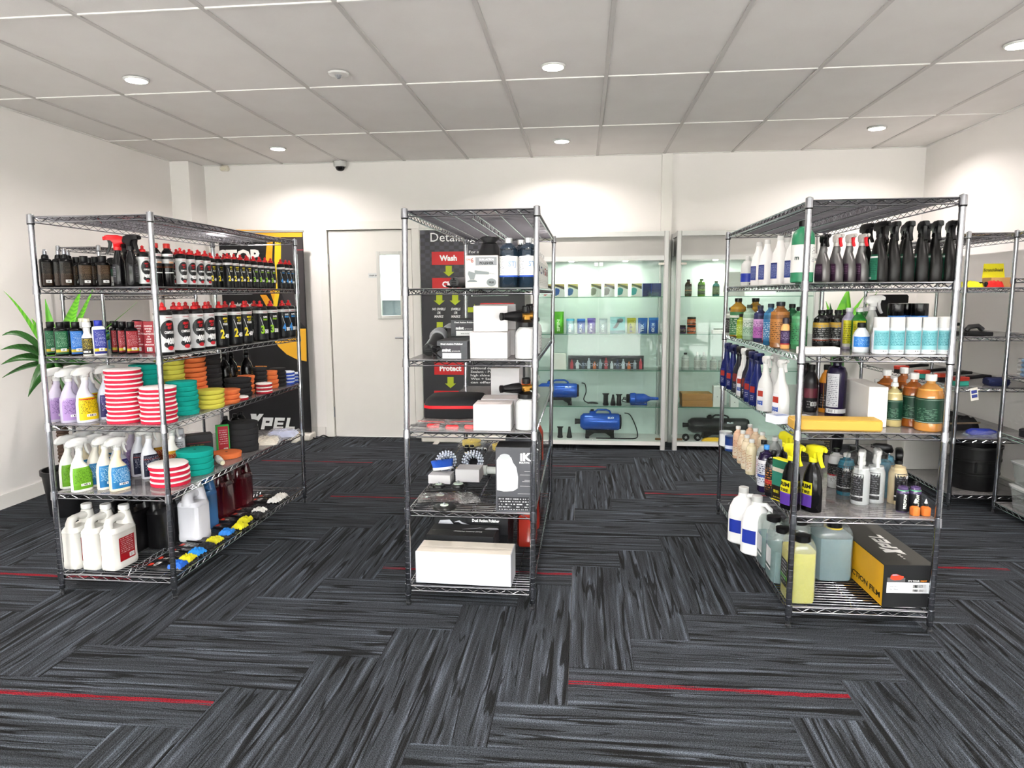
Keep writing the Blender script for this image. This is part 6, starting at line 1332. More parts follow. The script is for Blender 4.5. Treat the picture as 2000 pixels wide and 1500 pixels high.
def cab(i, px, dy=.16, dz=0):
    """stand on cabinet shelf i (0 top) where the photo shows column px"""
    y = CY0_+dy; z = SHZ[i]+.0004; lo, hi = -1, 2.6
    if i == 4: z += .0004
    for _ in range(40):
        m_ = (lo+hi)/2
        if proj((m_, y, z))[0] < px: lo = m_
        else: hi = m_
    return Vector(((lo+hi)/2, y, z))
# shelf 0: cloth packs
def drypack(col):
    kd = carton(.092, .03, .118, M('#e9e9e6', .45), flap=False, panels=[('f', -.045, .045, .09, .117, M('#c9b06a', .5))])
    pb = MB(); flat(pb, [(-.045, .117), (-.045, .104), (.045, .066), (.045, .092)], -.0158); kd[0][2].append(('printed_band', pb.mesh('printed_band', M('#54493e', .5), smooth=False), None))
    pb = MB(); flat(pb, [(-.045, .072), (-.03, .082), (-.004, .074), (.004, .06), (-.006, .024), (-.03, .012), (-.045, .016)], -.016); kd[0][2].append(('printed_shield', pb.mesh('printed_shield', M(col, .5), smooth=False), None)); return kd
for k, (px, c_, nm) in enumerate(((1073, '#b8242c', 'red'), (1091, '#2458b0', 'blue, left'), (1119, '#2458b0', 'blue, right'), (1164, '#8f8b86', 'grey, left'), (1190, '#8f8b86', 'grey, right'), (1216, '#1c9aa4', 'teal, left'), (1243, '#1c9aa4', 'teal, right'))):
    put(drypack(c_), 'coating_box', 'small white carton with a shield print, %s' % nm, 'box', cab(0, px), R_(2), 'shield print cartons')
for k, px in enumerate((1264, 1281)): put(carton(.085, .05, .118, M('#1c2a66', .35), flap=False, panels=[('f', -.042, .042, .003, .115, PRINT([(0, '#1b2860'), (.5, '#22347c')], '#4c62a8', (.05, .95, .05, .95), 9))]), 'coating_box', 'dark blue carton at the end of the top glass shelf, %s' % ('left', 'right')[k], 'box', cab(0, px, .16+.05*(1-k)), R_(4), 'dark blue cartons')
def sachet(w_, h_, top, body, word, wc, seed):
    s_ = [(0, w_/2, .012, 3), (.006, w_/2, .016, 3), (h_*.5, w_/2*.98, .02, 2.5), (h_*.86, w_/2, .008, 4), (h_, w_/2, .003, 6)]
    tx = MB(); text(tx, word, (.006, -.0225, h_*.1), (0, 0, 1), (-1, 0, 0), w_*.3, 0, h_*.55, .04, 0, 'l') if word else None
    P = [('pouch', mk('pouch', s_, M(body, .22, .3, .12), 20), [('header', mk('header', [(h_*.86, w_/2+.0005, .0086, 4), (h_*1.001, w_/2+.0005, .0036, 6)], M(top, .25, .2), 20), None)]+([('lettering', tx.mesh('lettering', M(wc, .5), smooth=False), None)] if word else []))]
    return P
for px, w_, h_, tp, bd, wd_, wc, lb in ((1092, .085, .2, '#5cb81c', '#56b41a', 'SPIN', '#d8f0b8', 'bright green tall cloth pouch'), (1114, .074, .135, '#3fa6c4', '#9fc3cc', 'SKIN', '#eef4f4', 'pale cloth pouch with a light blue top'), (1135, .074, .135, '#1f68c0', '#1c4aa0', 'HUNK', '#e8eef8', 'blue cloth pouch beside the purple one'), (1155, .074, .14, '#6a52b4', '#4b3a9c', 'OPTIMUM', '#e6def4', 'purple cloth pouch with white lettering'), (1178, .074, .135, '#8fa4aa', '#9fb0b4', 'LYNX', '#e8eeee', 'silver cloth pouch left of the torch carton'),
                                   (1233, .08, .14, '#b8b42c', '#a4a428', 'FP', '#2c2c14', 'olive yellow cloth pouch right of the torch carton'), (1255, .085, .14, '#2268b8', '#1f5cac', 'TEK', '#dce8f4', 'deep blue cloth pouch, left of the last two'), (1276, .085, .142, '#2c7cc4', '#1c58ac', 'GIC M', '#dce8f4', 'deep blue cloth pouch, rightmost')):
    put(sachet(w_, h_, tp, bd, wd_, wc, 1), 'cloth_pouch', lb, 'pouch', cab(1, px), 0, 'pouches on the second glass shelf')
tb = carton(.135, .05, .15, M('#7cc4c8', .4), flap=False, panels=[('f', -.066, .066, .003, .028, M('#4a7c84', .5))]); pb = MB(); T_ = [(-.045, .05), (-.03, .045), (-.006, .054), (.02, .1), (.034, .098), (.05, .116), (.044, .134), (.018, .138), (-.006, .124), (-.002, .112), (-.03, .068)]
flat(pb, T_, -.0258); tb[0][2].append(('printed_torch', pb.mesh('printed_torch', M('#3c5054', .5), smooth=False), None)); put(tb, 'torch_box', 'pale teal carton with a torch picture', 'box', cab(1, 1206), 0)
put(carton(.12, .05, .145, M('#dfdcd6', .5), flap=False), 'white_box', 'cream carton with a faint line drawing at the left of the third glass shelf', 'box', cab(2, 1093), 0)
poster = MB().box((0, 0, .0625), (.685, .02, .125)); pt = tag(obj('banner_box', poster.mesh('banner_box', M('#23242c', .35), smooth=False), None, cab(2, 1183)), 'long low carton printed with a row of bottles', 'box')
pr = random.Random(9)
for k in range(13):
    x = -.31+.052*k; c_ = ('#a83440', '#c9ced2', '#3a3f58', '#b9c0cc', '#c4642c', '#8c94a0')[k % 6]; q = MB(); h_ = pr.uniform(.07, .11); flat(q, [(x-.014, .004), (x+.014, .004), (x+.014, h_*.7), (x+.006, h_*.82), (x+.006, h_), (x-.006, h_), (x-.006, h_*.82), (x-.014, h_*.7)], -.0106)
    obj('printed_bottle', q.mesh('printed_bottle', M(c_, .4), smooth=False), pt)
tx = MB(); text(tx, 'PASSION TO PROTECT', (0, -.0112, .03), (1, 0, 0), (0, 0, 1), .028, 0, .56, .0); obj('lettering', tx.mesh('lettering', M('#aeb4c4', .5), smooth=False), pt)
BLU = M('#1a52b8', .22, .2); 
def dryer(col, L_=.36, R=.078):
    T = Matrix.Translation((0, 0, .15)) @ Matrix.Rotation(PI/2, 4, 'Y')
    b = MB().loft([(-L_/2, R*.62), (-L_/2+.006, R*.72), (-L_/2+.03, R*.97), (-L_/2+.045, R), (L_/2-.03, R), (L_/2-.01, R*.98), (L_/2, R*.9)], 26, mtx=T)
    en = MB().loft([(L_/2-.001, R*.88), (L_/2+.014, R*.84), (L_/2+.018, R*.6)], 24, mtx=T)
    nz = MB().loft([(-L_/2-.05, .026), (-L_/2-.048, .028), (-L_/2-.03, .024), (-L_/2+.004, .024)], 16, mtx=T)
    hn = MB().tube([(-.045, 0, .15+R-.004), (-.04, 0, .15+R+.018), (-.02, 0, .15+R+.034), (.06, 0, .15+R+.034), (.09, 0, .15+R+.02), (.1, 0, .15+R-.006)], .009, 10)
    sw = MB().box((-.07, 0, .15+R+.008), (.05, .04, .032), .006)
    kn = MB().loft([(.15+R+.022, .016), (.15+R+.036, .016), (.15+R+.038, .012)], 12, mtx=Matrix.Translation((-.07, 0, 0)))
    cr = MB().prism([(-.13, .0), (-.13, .075), (.13, .075), (.13, .0), (.1, 0), (.095, .02), (.05, .05), (-.05, .05), (-.095, .02), (-.1, 0)], -.045, .045)
    ft = [('foot', MB().box((x, y, .012), (.036, .03, .024), .005).mesh('foot', BLACK), None) for x in (-.115, .115) for y in (-.045, .045)]
    lg = MB(); 
    text(lg, 'BLO', (.1, 0, 0), (1, 0, 0), (0, 0, 1), .016, 0, .055, .03); lg.v = [(x, -math.sqrt(max(1e-6, (R+.0008)**2-.045**2))-.0006+z*(-.0), .15+.04+z) for x, y, z in lg.v]
    lg.v = [(x, -math.sqrt((R+.001)**2-(z-.15)**2), z) for x, y, z in lg.v]
    return [('housing', b.mesh('housing', col), [('lettering', lg.mesh('lettering', M('#dfe6f0', .4), smooth=False), None)]), ('end_cap', en.mesh('end_cap', BLACKM), None), ('nozzle', nz.mesh('nozzle', BLACK), None), ('handle', hn.mesh('handle', col), None), ('switch_box', sw.mesh('switch_box', col), [('dial', kn.mesh('dial', BLACK), None)]), ('cradle', cr.mesh('cradle', BLACK), ft)]
DRY = dryer(BLU)
put([q for q in DRY if q[0] != 'nozzle'], 'car_dryer', 'blue cylinder car dryer on the lower glass shelf at the left', 'dryer', cab(3, 1089, .17), 0, 'blue car dryers', (1, 1, .86)); put(DRY, 'car_dryer', 'blue cylinder car dryer standing on the cabinet base', 'dryer', cab(4, 1171, .16), 0, 'blue car dryers')
def cord(pts, label, loc, r=.005): return tag(obj('power_cord', MB().tube(pts, r, 7).mesh('power_cord', BLACK), None, loc), label, 'cord')
def sm(P, n=6):
    P = [Vector(p) for p in P]; out = []
    for i in range(len(P)-1):
        p0, p1, p2, p3 = P[max(i-1, 0)], P[i], P[i+1], P[min(i+2, len(P)-1)]
        for k in range(n):
            t = k/n; out.append(.5*((2*p1)+(-p0+p2)*t+(2*p0-5*p1+4*p2-p3)*t*t+(-p0+3*p1-3*p2+p3)*t**3))
    return out+[P[-1]]
cord(sm([(.0, -.0, .235), (.05, -.02, .22), (.1, -.03, .12), (.12, -.03, .04), (.1, -.06, .012), (.0, -.085, .012), (-.12, -.08, .012), (-.26, -.08, .012)]), 'black cord hanging from the dryer on the base', cab(4, 1219, .15))
cord(sm([(0, 0, .2), (.03, -.02, .19), (.04, -.02, .12), (.02, -.02, .05), (.06, -.03, .02)]+[(.1+.045*math.cos(a), -.03+.02*math.sin(a), .015+.004*(a % 3)) for a in range(14)]), 'black cord bundle beside the shelf dryer', cab(3, 1136, .17))
def nozz(kind):
    if kind == 0: return [('nozzle', mk('nozzle', [(0, .024), (.012, .026), (.02, .022), (.09, .02, .02), (.1, .03, .01, 4), (.105, .03, .01, 4)], BLACK, 18), None), ('collar', mk('collar', [(.01, .0265), (.016, .0265)], BLACKM, 16), None)]
    return [('nozzle', mk('nozzle', [(0, .024), (.012, .026), (.03, .022), (.09, .011), (.105, .01)], BLACK, 18), None), ('collar', mk('collar', [(.01, .0265), (.016, .0265)], BLACKM, 16), None)]
for sh, px, kd, lb, s_ in ((4, 1094, 0, 'black wide nozzle on the cabinet base', 1), (4, 1112, 1, 'black cone nozzle on the cabinet base', 1), (3, 1183, 0, 'black wide nozzle on the glass shelf, leftmost of three', 1.05), (3, 1198, 1, 'black nozzle on the glass shelf, middle of three', .95), (3, 1208, 0, 'black nozzle on the glass shelf, rightmost of three', 1)):
    put(nozz(kd), 'dryer_nozzle', lb, 'nozzle', cab(sh, px, .13), 0, 'dryer nozzles', s_)
T = Matrix.Translation((0, 0, .062)) @ Matrix.Rotation(PI/2, 4, 'Y')
hb_ = [('housing', MB().loft([(-.1, .04), (-.095, .05), (-.05, .052), (-.045, .046), (.03, .046), (.07, .024), (.09, .016), (.16, .013)], 20, mtx=T).mesh('housing', BLU), None), ('filter_end', MB().loft([(-.13, .036), (-.125, .042), (-.1, .042)], 18, mtx=T).mesh('filter_end', BLACK), None),
       ('handle', MB().tube([(-.07, 0, .03), (-.09, 0, .008), (-.04, 0, .008), (.06, 0, .008), (.05, 0, .03)], .008, 8).mesh('handle', BLU), None)]
put(hb_, 'hand_blower', 'blue hand held blower with a black filter end', 'blower', cab(3, 1251, .15), 0); cord(sm([(.06*math.cos(a*.9)*(.6+.03*a), .02*math.sin(a*.9), .036+.026*math.sin(a*.6)) for a in range(16)], 4), 'black cord bundle left of the hand blower', cab(3, 1226, .2), .004)
# right cabinet
def deco(h, R, col, lb_, capm=BLACK, flip=True): return clearb(R, h, col, lb_, '#c9c9b8', capm, .9, .7, (.12, .72), .42)
for sh, px, kd, nm, lb in ((0, 1344, deco(.135, .03, '#4a3a26', [(0, '#2a241c'), (.4, '#c9783c'), (.5, '#2a241c')]), 'liquid_bottle', 'brown bottle with a black pointed cap'), (0, 1369.5, deco(.14, .032, '#5c8c1c', [(0, '#1c2a14'), (.4, '#8cc42c'), (.5, '#1c2a14')]), 'liquid_bottle', 'lime green bottle with a black pointed cap'), (0, 1398, deco(.12, .03, '#1c6a7c', [(0, '#15181a'), (.5, '#23282a')]), 'liquid_bottle', 'teal bottle with a flat black cap')):
    put(kd, nm, lb+' in the right cabinet', 'bottle', cab(0, px), 0, 'bottles in the right cabinet')
NB = carton(.17, .09, .105, M('#cfccc6', .5), flap=False, texts=[('f', 'Na', .05, .075, .012, '#55524c', .02)])
for k, (px, dy) in enumerate(((1433, .2), (1462, .12))):
    b_ = cab(0, px+6*k, dy); put(NB, 'white_box', 'grey white carton, lower of the stack at column %s' % ('left', 'right')[k], 'box', b_, 0, 'grey white cartons') if k == 0 else None
    if k == 0: put(NB, 'white_box', 'grey white carton, upper of the stack in the right cabinet', 'box', b_+Vector((0, 0, .1065)), 0, 'grey white cartons')
JAR = lambda c_: [('jar', mk('jar', [(0, .036), (.003, .039), (.05, .039), (.055, .034)], M(c_, .3), 20), [lab([(0, .039), (.06, .039)], .012, .044, -200, 20, PRINT([(0, '#3a2a1c'), (.3, c_)], '#e8d8b8', (.1, .9, .2, .9), 4))]), cyl_cap(.055, .038, .018, BLACK)]
b_ = cab(1, 1350); put(JAR('#c4541c'), 'jar', 'orange jar, lower of two stacked', 'jar', b_, 0, 'orange jars'); put(JAR('#c4541c'), 'jar', 'orange jar, upper of two stacked', 'jar', b_+Vector((0, 0, .0745)), .4, 'orange jars'); put(JAR('#3c2450'), 'jar', 'dark purple jar at the left of the second glass shelf', 'jar', cab(1, 1331), 0)
put(carton(.1, .06, .03, M('#dcdad4', .5), flap=False), 'small_box', 'flat pale carton on the second glass shelf', 'box', cab(1, 1402), 0); put(carton(.1, .05, .042, M('#3a5a3c', .5), flap=False), 'small_box', 'flat dark green carton on the second glass shelf', 'box', cab(1, 1405, .24), 0)
for px, h_, R, k in ((1338, .14, .033, 0), (1361, .13, .027, 1), (1374, .13, .027, 1), (1393, .1, .03, 2), (1409, .1, .028, 2)):
    kd = clearb(R, h_, '#e8ece8', [(0, '#e2e4de')], '#6a5c50', BLACK if k == 0 else WHITEG, .8, .5, (.15, .68), .4)
    if k == 1: kd = kd[:2]+[cyl_cap(h_, .012, .03, WHITEG, .008, 'mist_head')]
    put(kd, 'clear_bottle', {1338: 'clear bottle with a black cap on the third glass shelf', 1361: 'clear mist bottle, left of two', 1374: 'clear mist bottle, right of two', 1393: 'short milky bottle on the third glass shelf', 1409: 'short milky bottle partly behind the rack post'}[px], 'bottle', cab(2, px), 0, 'clear bottles in the right cabinet')
KRAFT = M('#a9783e', .65); b_ = cab(3, 1359, .17)
KB = carton(.27, .16, .058, KRAFT, M('#b98a4e', .65)); put(KB, 'kraft_box', 'brown cardboard carton, lower of two', 'box', b_, 0, 'brown cartons'); put(KB, 'kraft_box', 'brown cardboard carton, upper of two', 'box', b_+Vector((-.004, 0, .0605)), .01, 'brown cartons')
for k, px in enumerate((1399, 1433, 1410)): put(carton(.07, .07, .19 if k != 1 else .1, M('#dcdcd8', .5), flap=False, texts=[('f', 'o', 0, .09 if k != 1 else .04, .012, '#55585c')]), 'white_box', 'slim white carton on the fourth glass shelf, %s' % ('left', 'right', 'behind')[k], 'box', cab(3, px, .12 if k < 2 else .24), 0, 'slim white cartons')
t = put(dryer(M('#17171a', .35), .52, .085), 'car_dryer', 'black cylinder car dryer on the base of the right cabinet', 'dryer', cab(4, 1400, .2, 0)+Vector((0, 0, 0)), 0, None, (1, 1, .8))
for k, px in enumerate((1339, 1362)):
    put([('tyre', MB().loft([(-.012, .026), (-.01, .032), (.01, .032), (.012, .026)], 18, mtx=Matrix.Translation((0, 0, .032)) @ Matrix.Rotation(PI/2, 4, 'X')).mesh('tyre', BLACKM), None), ('hub', MB().loft([(.0121, .012), (.014, .01)], 12, mtx=Matrix.Translation((0, 0, .032)) @ Matrix.Rotation(PI/2, 4, 'X')).mesh('hub', GREY), None)], 'castor_wheel', 'small black wheel in front of the black dryer, %s' % ('left', 'right')[k], 'wheel', cab(4, px, .07), 0, 'black wheels')
t = thing('yellow_cloth', 'folded yellow cloth in front of the black dryer', 'cloth', cab(4, 1392, .08)); obj('cloth', heap(M('#d8a81c', .7), .2, .05, .035, 71), t)
# ================================================================ roll-up banners
def banner(x0, x1, y, z1, label, mat):
    t = thing('roll_up_banner', label, 'banner', (x0, y, 0)); w_ = x1-x0
    obj('sheet', MB().box((w_/2, 0, z1/2+.03), (w_, .002, z1-.06)).mesh('sheet', mat, smooth=False), t)
    obj('top_rail', MB().box((w_/2, 0, z1+.006), (w_+.02, .014, .022), .003).mesh('top_rail', M('#b4b4b0', .35, .6)), t)
    obj('base', MB().box((w_/2, .0, .035), (w_+.03, .16, .07), .012).mesh('base', M('#d4d0c8', .4, .2)), t)
    for s_ in (.14, .86): obj('foot', MB().box((w_*s_, -.05, .006), (.05, .22, .011), .003).mesh('foot', M('#c9c6be', .4, .3)), t)
    obj('mast', MB().tube([(w_/2, .03, .05), (w_/2, .02, z1)], .008, 8).mesh('mast', STEEL), t)
    return t, w_
p0, p1 = at_y(420, 447, 6.40), at_y(591, 449, 6.40)
t, w_ = banner(p0.x+.03, p1.x, 6.40, 2.0, 'black roll-up banner with yellow flashes and a white word mark', M('#18171a', .45, 0, .03))
X0 = p0.x+.03
def bpt(px, py, dy=.0016): q = at_y(px, py, 6.40-dy); return (q.x-X0, -dy, q.z)
def bpoly(name, col, pts, dy=.0016): m_ = MB().add([bpt(x, y, dy) for x, y in pts], [tuple(range(len(pts)))]); o = obj(name, m_.mesh(name, M(col, .45, 0, .04), smooth=False), t); return o
bpoly('printed_flash', '#eaa42a', [(423, 448), (590, 450), (590, 463), (424, 463)]); bpoly('printed_field', '#3a3638', [(540, 464), (590, 464), (597, 640), (560, 600), (545, 560)], .0013)
bpoly('printed_flash', '#e0a020', [(522, 464), (533, 464), (531, 520), (545, 575), (538, 600), (524, 560), (519, 500)]); bpoly('printed_flash', '#e3c024', [(537, 464), (549, 464), (548, 560), (541, 600), (541, 660), (536, 660), (534, 590), (541, 550), (536, 510)], .0019)
bpoly('printed_flash', '#d8921c', [(508, 576), (520, 576), (537, 600), (540, 640), (528, 612)]); bpoly('printed_wheel', '#e8ae2c', [(583, 642), (597.5, 642), (599, 706), (580, 702), (560, 692), (545, 678), (535, 665), (545, 660), (570, 655)])
bpoly('printed_stripe', '#8c3038', [(580, 487), (592, 487), (592, 489), (580, 489)])
tx = MB(); q0 = at_y(428, 512, 6.40); text(tx, 'STOP', (q0.x-X0, -.002, q0.z), (1, 0, 0), (0, 0, 1), .115, 0, .41, .05, 0, 'l'); obj('lettering', tx.mesh('lettering', M('#e8e6e2', .5), smooth=False), t)
tx = MB(); q0 = at_y(447, 598, 6.40); text(tx, 'Absolute Clarity', (q0.x-X0, -.002, q0.z), (1, 0, 0), (0, 0, 1), .034, 0, .27, .03, 0, 'l'); obj('lettering', tx.mesh('lettering', M('#dcdad6', .5), smooth=False), t)
tx = MB()
for wd_, py, wdt in (('COMPLETE', 724, .37), ('PROTECTION', 741, .44)):
    q0 = at_y(522 if wd_ == 'COMPLETE' else 540, py, 6.40); text(tx, wd_, (q0.x-X0, -.002, q0.z), (1, 0, 0), (0, 0, 1), .048, 0, wdt, .03, 0, 'r')
obj('lettering', tx.mesh('lettering', M('#e08c3c', .5), smooth=False), t)
xm = MB(); q0 = at_y(484, 838, 6.40); xpel(xm, lambda a, b_: Vector((q0.x-X0+a, -.002, q0.z+b_)), .118); obj('word_mark', xm.mesh('word_mark', M('#d4d6d6', .5), smooth=False), t)
cord(sm([(0, 0, .006), (.05, -.03, .006), (.1, .0, .03), (.14, .03, .006), (.18, .02, .008)]), 'grey cable end at the foot of the dark banner', at_y(612, 856, 6.3)*1.0, .006)
p0, p1 = at_y(820, 449, 6.42), at_y(1026, 600, 6.42); X0 = p0.x
def checker():
    m, nt, b = _mat('banner_checks'); N = nt.nodes; Lk = nt.links
    tc = N.new('ShaderNodeTexCoord'); ck = N.new('ShaderNodeTexChecker'); ck.inputs['Scale'].default_value = 22; ck.inputs[1].default_value = srgb('#2a2930'); ck.inputs[2].default_value = srgb('#3f3d48')
    mp = N.new('ShaderNodeMapping'); mp.inputs['Scale'].default_value = (1, .0, 1.3); sp = N.new('ShaderNodeSeparateXYZ'); mr = N.new('ShaderNodeMapRange'); mr.inputs[1].default_value = 1.45; mr.inputs[2].default_value = 1.75
    mx = N.new('ShaderNodeMix'); mx.data_type = 'RGBA'; mx.inputs[6].default_value = srgb('#1e1d23')
    Lk.new(tc.outputs['Object'], mp.inputs[0]); Lk.new(mp.outputs[0], ck.inputs[0]); Lk.new(tc.outputs['Object'], sp.inputs[0]); Lk.new(sp.outputs[2], mr.inputs[0]); Lk.new(mr.outputs[0], mx.inputs[0]); Lk.new(ck.outputs[0], mx.inputs[7]); Lk.new(mx.outputs[2], b.inputs['Base Color']); b.inputs['Roughness'].default_value = .45; return m
t, w_ = banner(X0, p1.x-.005, 6.42, 2.0, 'dark roll-up banner with a chart of red boxes and green arrows', checker())
def bq(px, py): q = at_y(px, py, 6.42); return q.x-X0, q.z
LET = {}
def word(s_, px, py, h_, col='#ececec', width=None, bold=.02, align='c', shear=0): x, z = bq(px, py); text(LET.setdefault(col, MB()), s_, (x, -.0034, z), (1, 0, 0), (0, 0, 1), h_, 0, width, bold, shear, align)
def redbox(x0, y0, x1, y1, wd_):
    a, b_ = bq(x0, y0), bq(x1, y1); c_ = ((a[0]+b_[0])/2, -.0016, (a[1]+b_[1])/2); obj('printed_button', MB().box(c_, (abs(b_[0]-a[0]), .0012, abs(a[1]-b_[1])), .0005).mesh('printed_button', M('#c0181c', .35, 0, .12), smooth=False), t)
    if wd_: word(wd_, (x0+x1)/2, y1-8, .05, '#f2f2f2', None, .045)
for x0, y0, x1, y1, wd_ in ((843, 492, 908, 517, 'Wash'), (844, 543, 910, 568, 'Clay'), (938, 592, 1004, 612, None), (848, 708, 912, 732, 'Protect'), (848, 763, 914, 786, None)): redbox(x0, y0, x1, y1, wd_)
def arrow(cx, y0, y1, hw=6, right=False):
    m_ = MB(); pts = [(cx-hw, y0), (cx+hw, y0), (cx+hw, y1-9), (cx+hw*1.8, y1-9), (cx, y1), (cx-hw*1.8, y1-9), (cx-hw, y1-9)] if not right else [(cx, y0-5), (cx+14, y0-5), (cx+14, y0-11), (cx+24, y0), (cx+14, y0+11), (cx+14, y0+5), (cx, y0+5)]
    m_.add([(bq(*q)[0], -.0018, bq(*q)[1]) for q in pts], [tuple(range(7))]); obj('printed_arrow', m_.mesh('printed_arrow', M('#a9b824', .45), smooth=False), t)
for cx, y0, y1 in ((876.5, 519, 540), (858, 573, 596), (889, 573, 596), (859, 629, 655), (880, 736, 758)): arrow(cx, y0, y1)
arrow(912, 605, 0, 6, True)
word('Detailing', 841, 472, .085, '#efefef', .42, .0, 'l')
for k, (s_, wz) in enumerate((('NO SWIRLS', .125), ('OR', .034), ('MARKS', .085))): word(s_, 857, 606+7.2*k, .024, '#e2e2e2', wz, .03, 'c', .2)
for k, (s_, wz) in enumerate((('SWIRLS', .088), ('OR', .034), ('MARKS', .085))): word(s_, 890, 606+7.2*k, .024, '#e2e2e2', wz, .03, 'c', .2)
word('For a professional', 916, 494.5, .024, '#d8d8d8', .33, .005, 'l'); word('you need', 916, 503, .024, '#d8d8d8', .16, .005, 'l')
for k, s_ in enumerate(('additional depth, including gloss', 'Sealant - Polymer/Synthetic', 'high shine and long lasting', 'Wax + Sealant - combined', 'can offer you the best')): word(s_, 919.5, 721+6.9*k, .022, '#dcdcdc', .48, .012, 'l')
for c_, mb in LET.items(): obj('lettering', mb.mesh('lettering', M(c_, .5, 0, 0), smooth=False), t)
# ================================================================ plants
def leaf_mesh(L_, W_, bend, rise, twist=0, n=10):
    V = []; Fc = []
    x = 0; z = 0; a = rise
    for i in range(n+1):
        t_ = i/n; w_ = W_*(math.sin(PI*min(1, .12+t_*.88))**.7)*(1-.15*t_); w_ = max(w_, .001)
        tw = twist*t_
        for k, f in ((-1, .12), (0, 0), (1, .12)):
            V.append((x-f*w_*math.sin(a)*0, k*w_*math.cos(tw), z+abs(k)*w_*.28+k*w_*math.sin(tw)))
        x += L_/n*math.cos(a); z += L_/n*math.sin(a); a -= bend/n
    for i in range(n):
        for k in range(2): q = i*3+k; Fc.append((q, q+1, q+4, q+3))
    return V, Fc
def leafm(c1, c2):
    m, nt, b = _mat('leaf'); N = nt.nodes; Lk = nt.links
    tc = N.new('ShaderNodeTexCoord'); wv = N.new('ShaderNodeTexWave'); wv.bands_direction = 'Y'; wv.inputs['Scale'].default_value = 22; wv.inputs['Distortion'].default_value = 1.5
    mx = N.new('ShaderNodeMix'); mx.data_type = 'RGBA'; mx.inputs[6].default_value = srgb(c1); mx.inputs[7].default_value = srgb(c2)
    Lk.new(tc.outputs['Object'], wv.inputs[0]); Lk.new(wv.outputs['Fac'], mx.inputs[0]); Lk.new(mx.outputs[2], b.inputs['Base Color']); b.inputs['Roughness'].default_value = .38; b.inputs['Subsurface Weight'].default_value = 0; return m
LFD, LFB = leafm('#1f4a1c', '#2f6426'), leafm('#4a9a1e', '#6fbc2c')
def plant(loc, label, leaves, crown, pot=(.14, .3)):
    """leaves: (tip column, tip row, tip depth, arch, half width, bright) - each leaf arches from the crown to its own tip"""
    t = thing('potted_plant', label, 'plant', loc); R, h_ = pot; L0 = Vector(loc)
    obj('pot', MB().loft([(0, R*.75), (.004, R*.77), (h_-.03, R*.97), (h_-.028, R*1.04), (h_, R*1.04), (h_, R*.95), (h_-.04, R*.93)], 26).mesh('pot', M('#18181a', .4)), t)
    obj('soil', mk('soil', [(h_-.06, R*.9), (h_-.042, R*.925)], M('#2a2018', .95), 24), t)
    mb = MB(); z = h_-.045; secs = []
    while z < crown: r = .036*(1-.25*(z-h_)/crown); secs += [(z, r*1.05), (z+.012, r*.92), (z+.02, r*1.08)]; z += .024
    obj('trunk', mb.loft(secs, 14).mesh('trunk', M('#4a3a30', .9, 0, .25)), t)
    pr = random.Random(4)
    for px, py, yd, arch, W_, br in leaves:
        tip = at_y(px, py, yd)-L0; b0 = Vector((pr.uniform(-.02, .02), pr.uniform(-.02, .02), crown-pr.uniform(0, .06)))
        c_ = b0.lerp(tip, .5)+Vector((0, 0, arch)); V = []; Fc = []; n = 10
        for i in range(n+1):
            q = i/n; p_ = b0*(1-q)**2+c_*2*q*(1-q)+tip*q*q; d_ = (c_-b0)*(1-q)+(tip-c_)*q; sd = d_.cross(Vector((0, 0, 1)))
            if sd.length < 1e-4 or abs(d_.normalized().z) > .8: sd = sd+Vector((1, 0, 0))*.6*d_.length
            sd.normalize(); nr = sd.cross(d_).normalized(); ra = 0 if br else .85; sd, nr = sd*math.cos(ra)+nr*math.sin(ra), nr*math.cos(ra)-sd*math.sin(ra); w_ = max(.001, W_*min(1, .35+q*2.2)*(1-max(0, q-.35)**1.6*2.0))
            for k in (-1, 0, 1): V.append(p_+sd*(k*w_)+nr*(abs(k)*w_*.25))
        for i in range(n):
            for k in range(2): q = i*3+k; Fc.append((q, q+1, q+4, q+3))
        me = MB().add(V, Fc).mesh('leaf', LFB if br else LFD, 80); o = obj('leaf', me, t); md = o.modifiers.new('thick', 'SOLIDIFY'); md.thickness = .0012
plant((-3.33, 4.05, 0), 'tall leafy plant in a black pot beside the left wall', [
  (7, 568, 3.85, .1, .013, 1), (4, 655, 3.8, .16, .034, 0), (2, 683, 3.85, .12, .034, 0), (2, 712, 3.8, .08, .032, 0), (4, 738, 3.85, .05, .02, 0), (88, 584, 4.05, .0, .034, 1), (158, 566, 4.3, .0, .05, 1), (183, 562, 4.35, .0, .03, 1), (268, 590, 4.3, -.02, .022, 1), (232, 640, 4.2, .05, .026, 0),
  (262, 640, 4.1, .06, .032, 0), (214, 770, 3.75, .1, .05, 0), (62, 622, 3.9, .03, .034, 1), (55, 775, 3.6, .12, .045, 0), (130, 790, 3.55, .1, .05, 0), (100, 640, 4.2, .02, .03, 1), (190, 640, 4.2, .02, .04, 0), (240, 740, 3.9, .06, .04, 0), (150, 620, 4.4, .0, .04, 1)], 1.0)
plant((2.225, 6.34, 0), 'leafy plant in the back right corner behind the right rack', [
  (1613, 588, 6.3, .04, .03, 1), (1621, 592, 6.36, .04, .022, 0), (1657, 562, 6.3, .0, .075, 1), (1688, 578, 6.34, .0, .03, 1), (1680, 600, 6.25, .0, .03, 1), (1716, 568, 6.4, .02, .03, 1), (1640, 605, 6.4, .0, .03, 0), (1625, 720, 6.1, .12, .05, 0), (1680, 715, 6.12, .12, .05, 0), (1650, 740, 6.15, .1, .05, 0)], 1.0, (.13, .3))
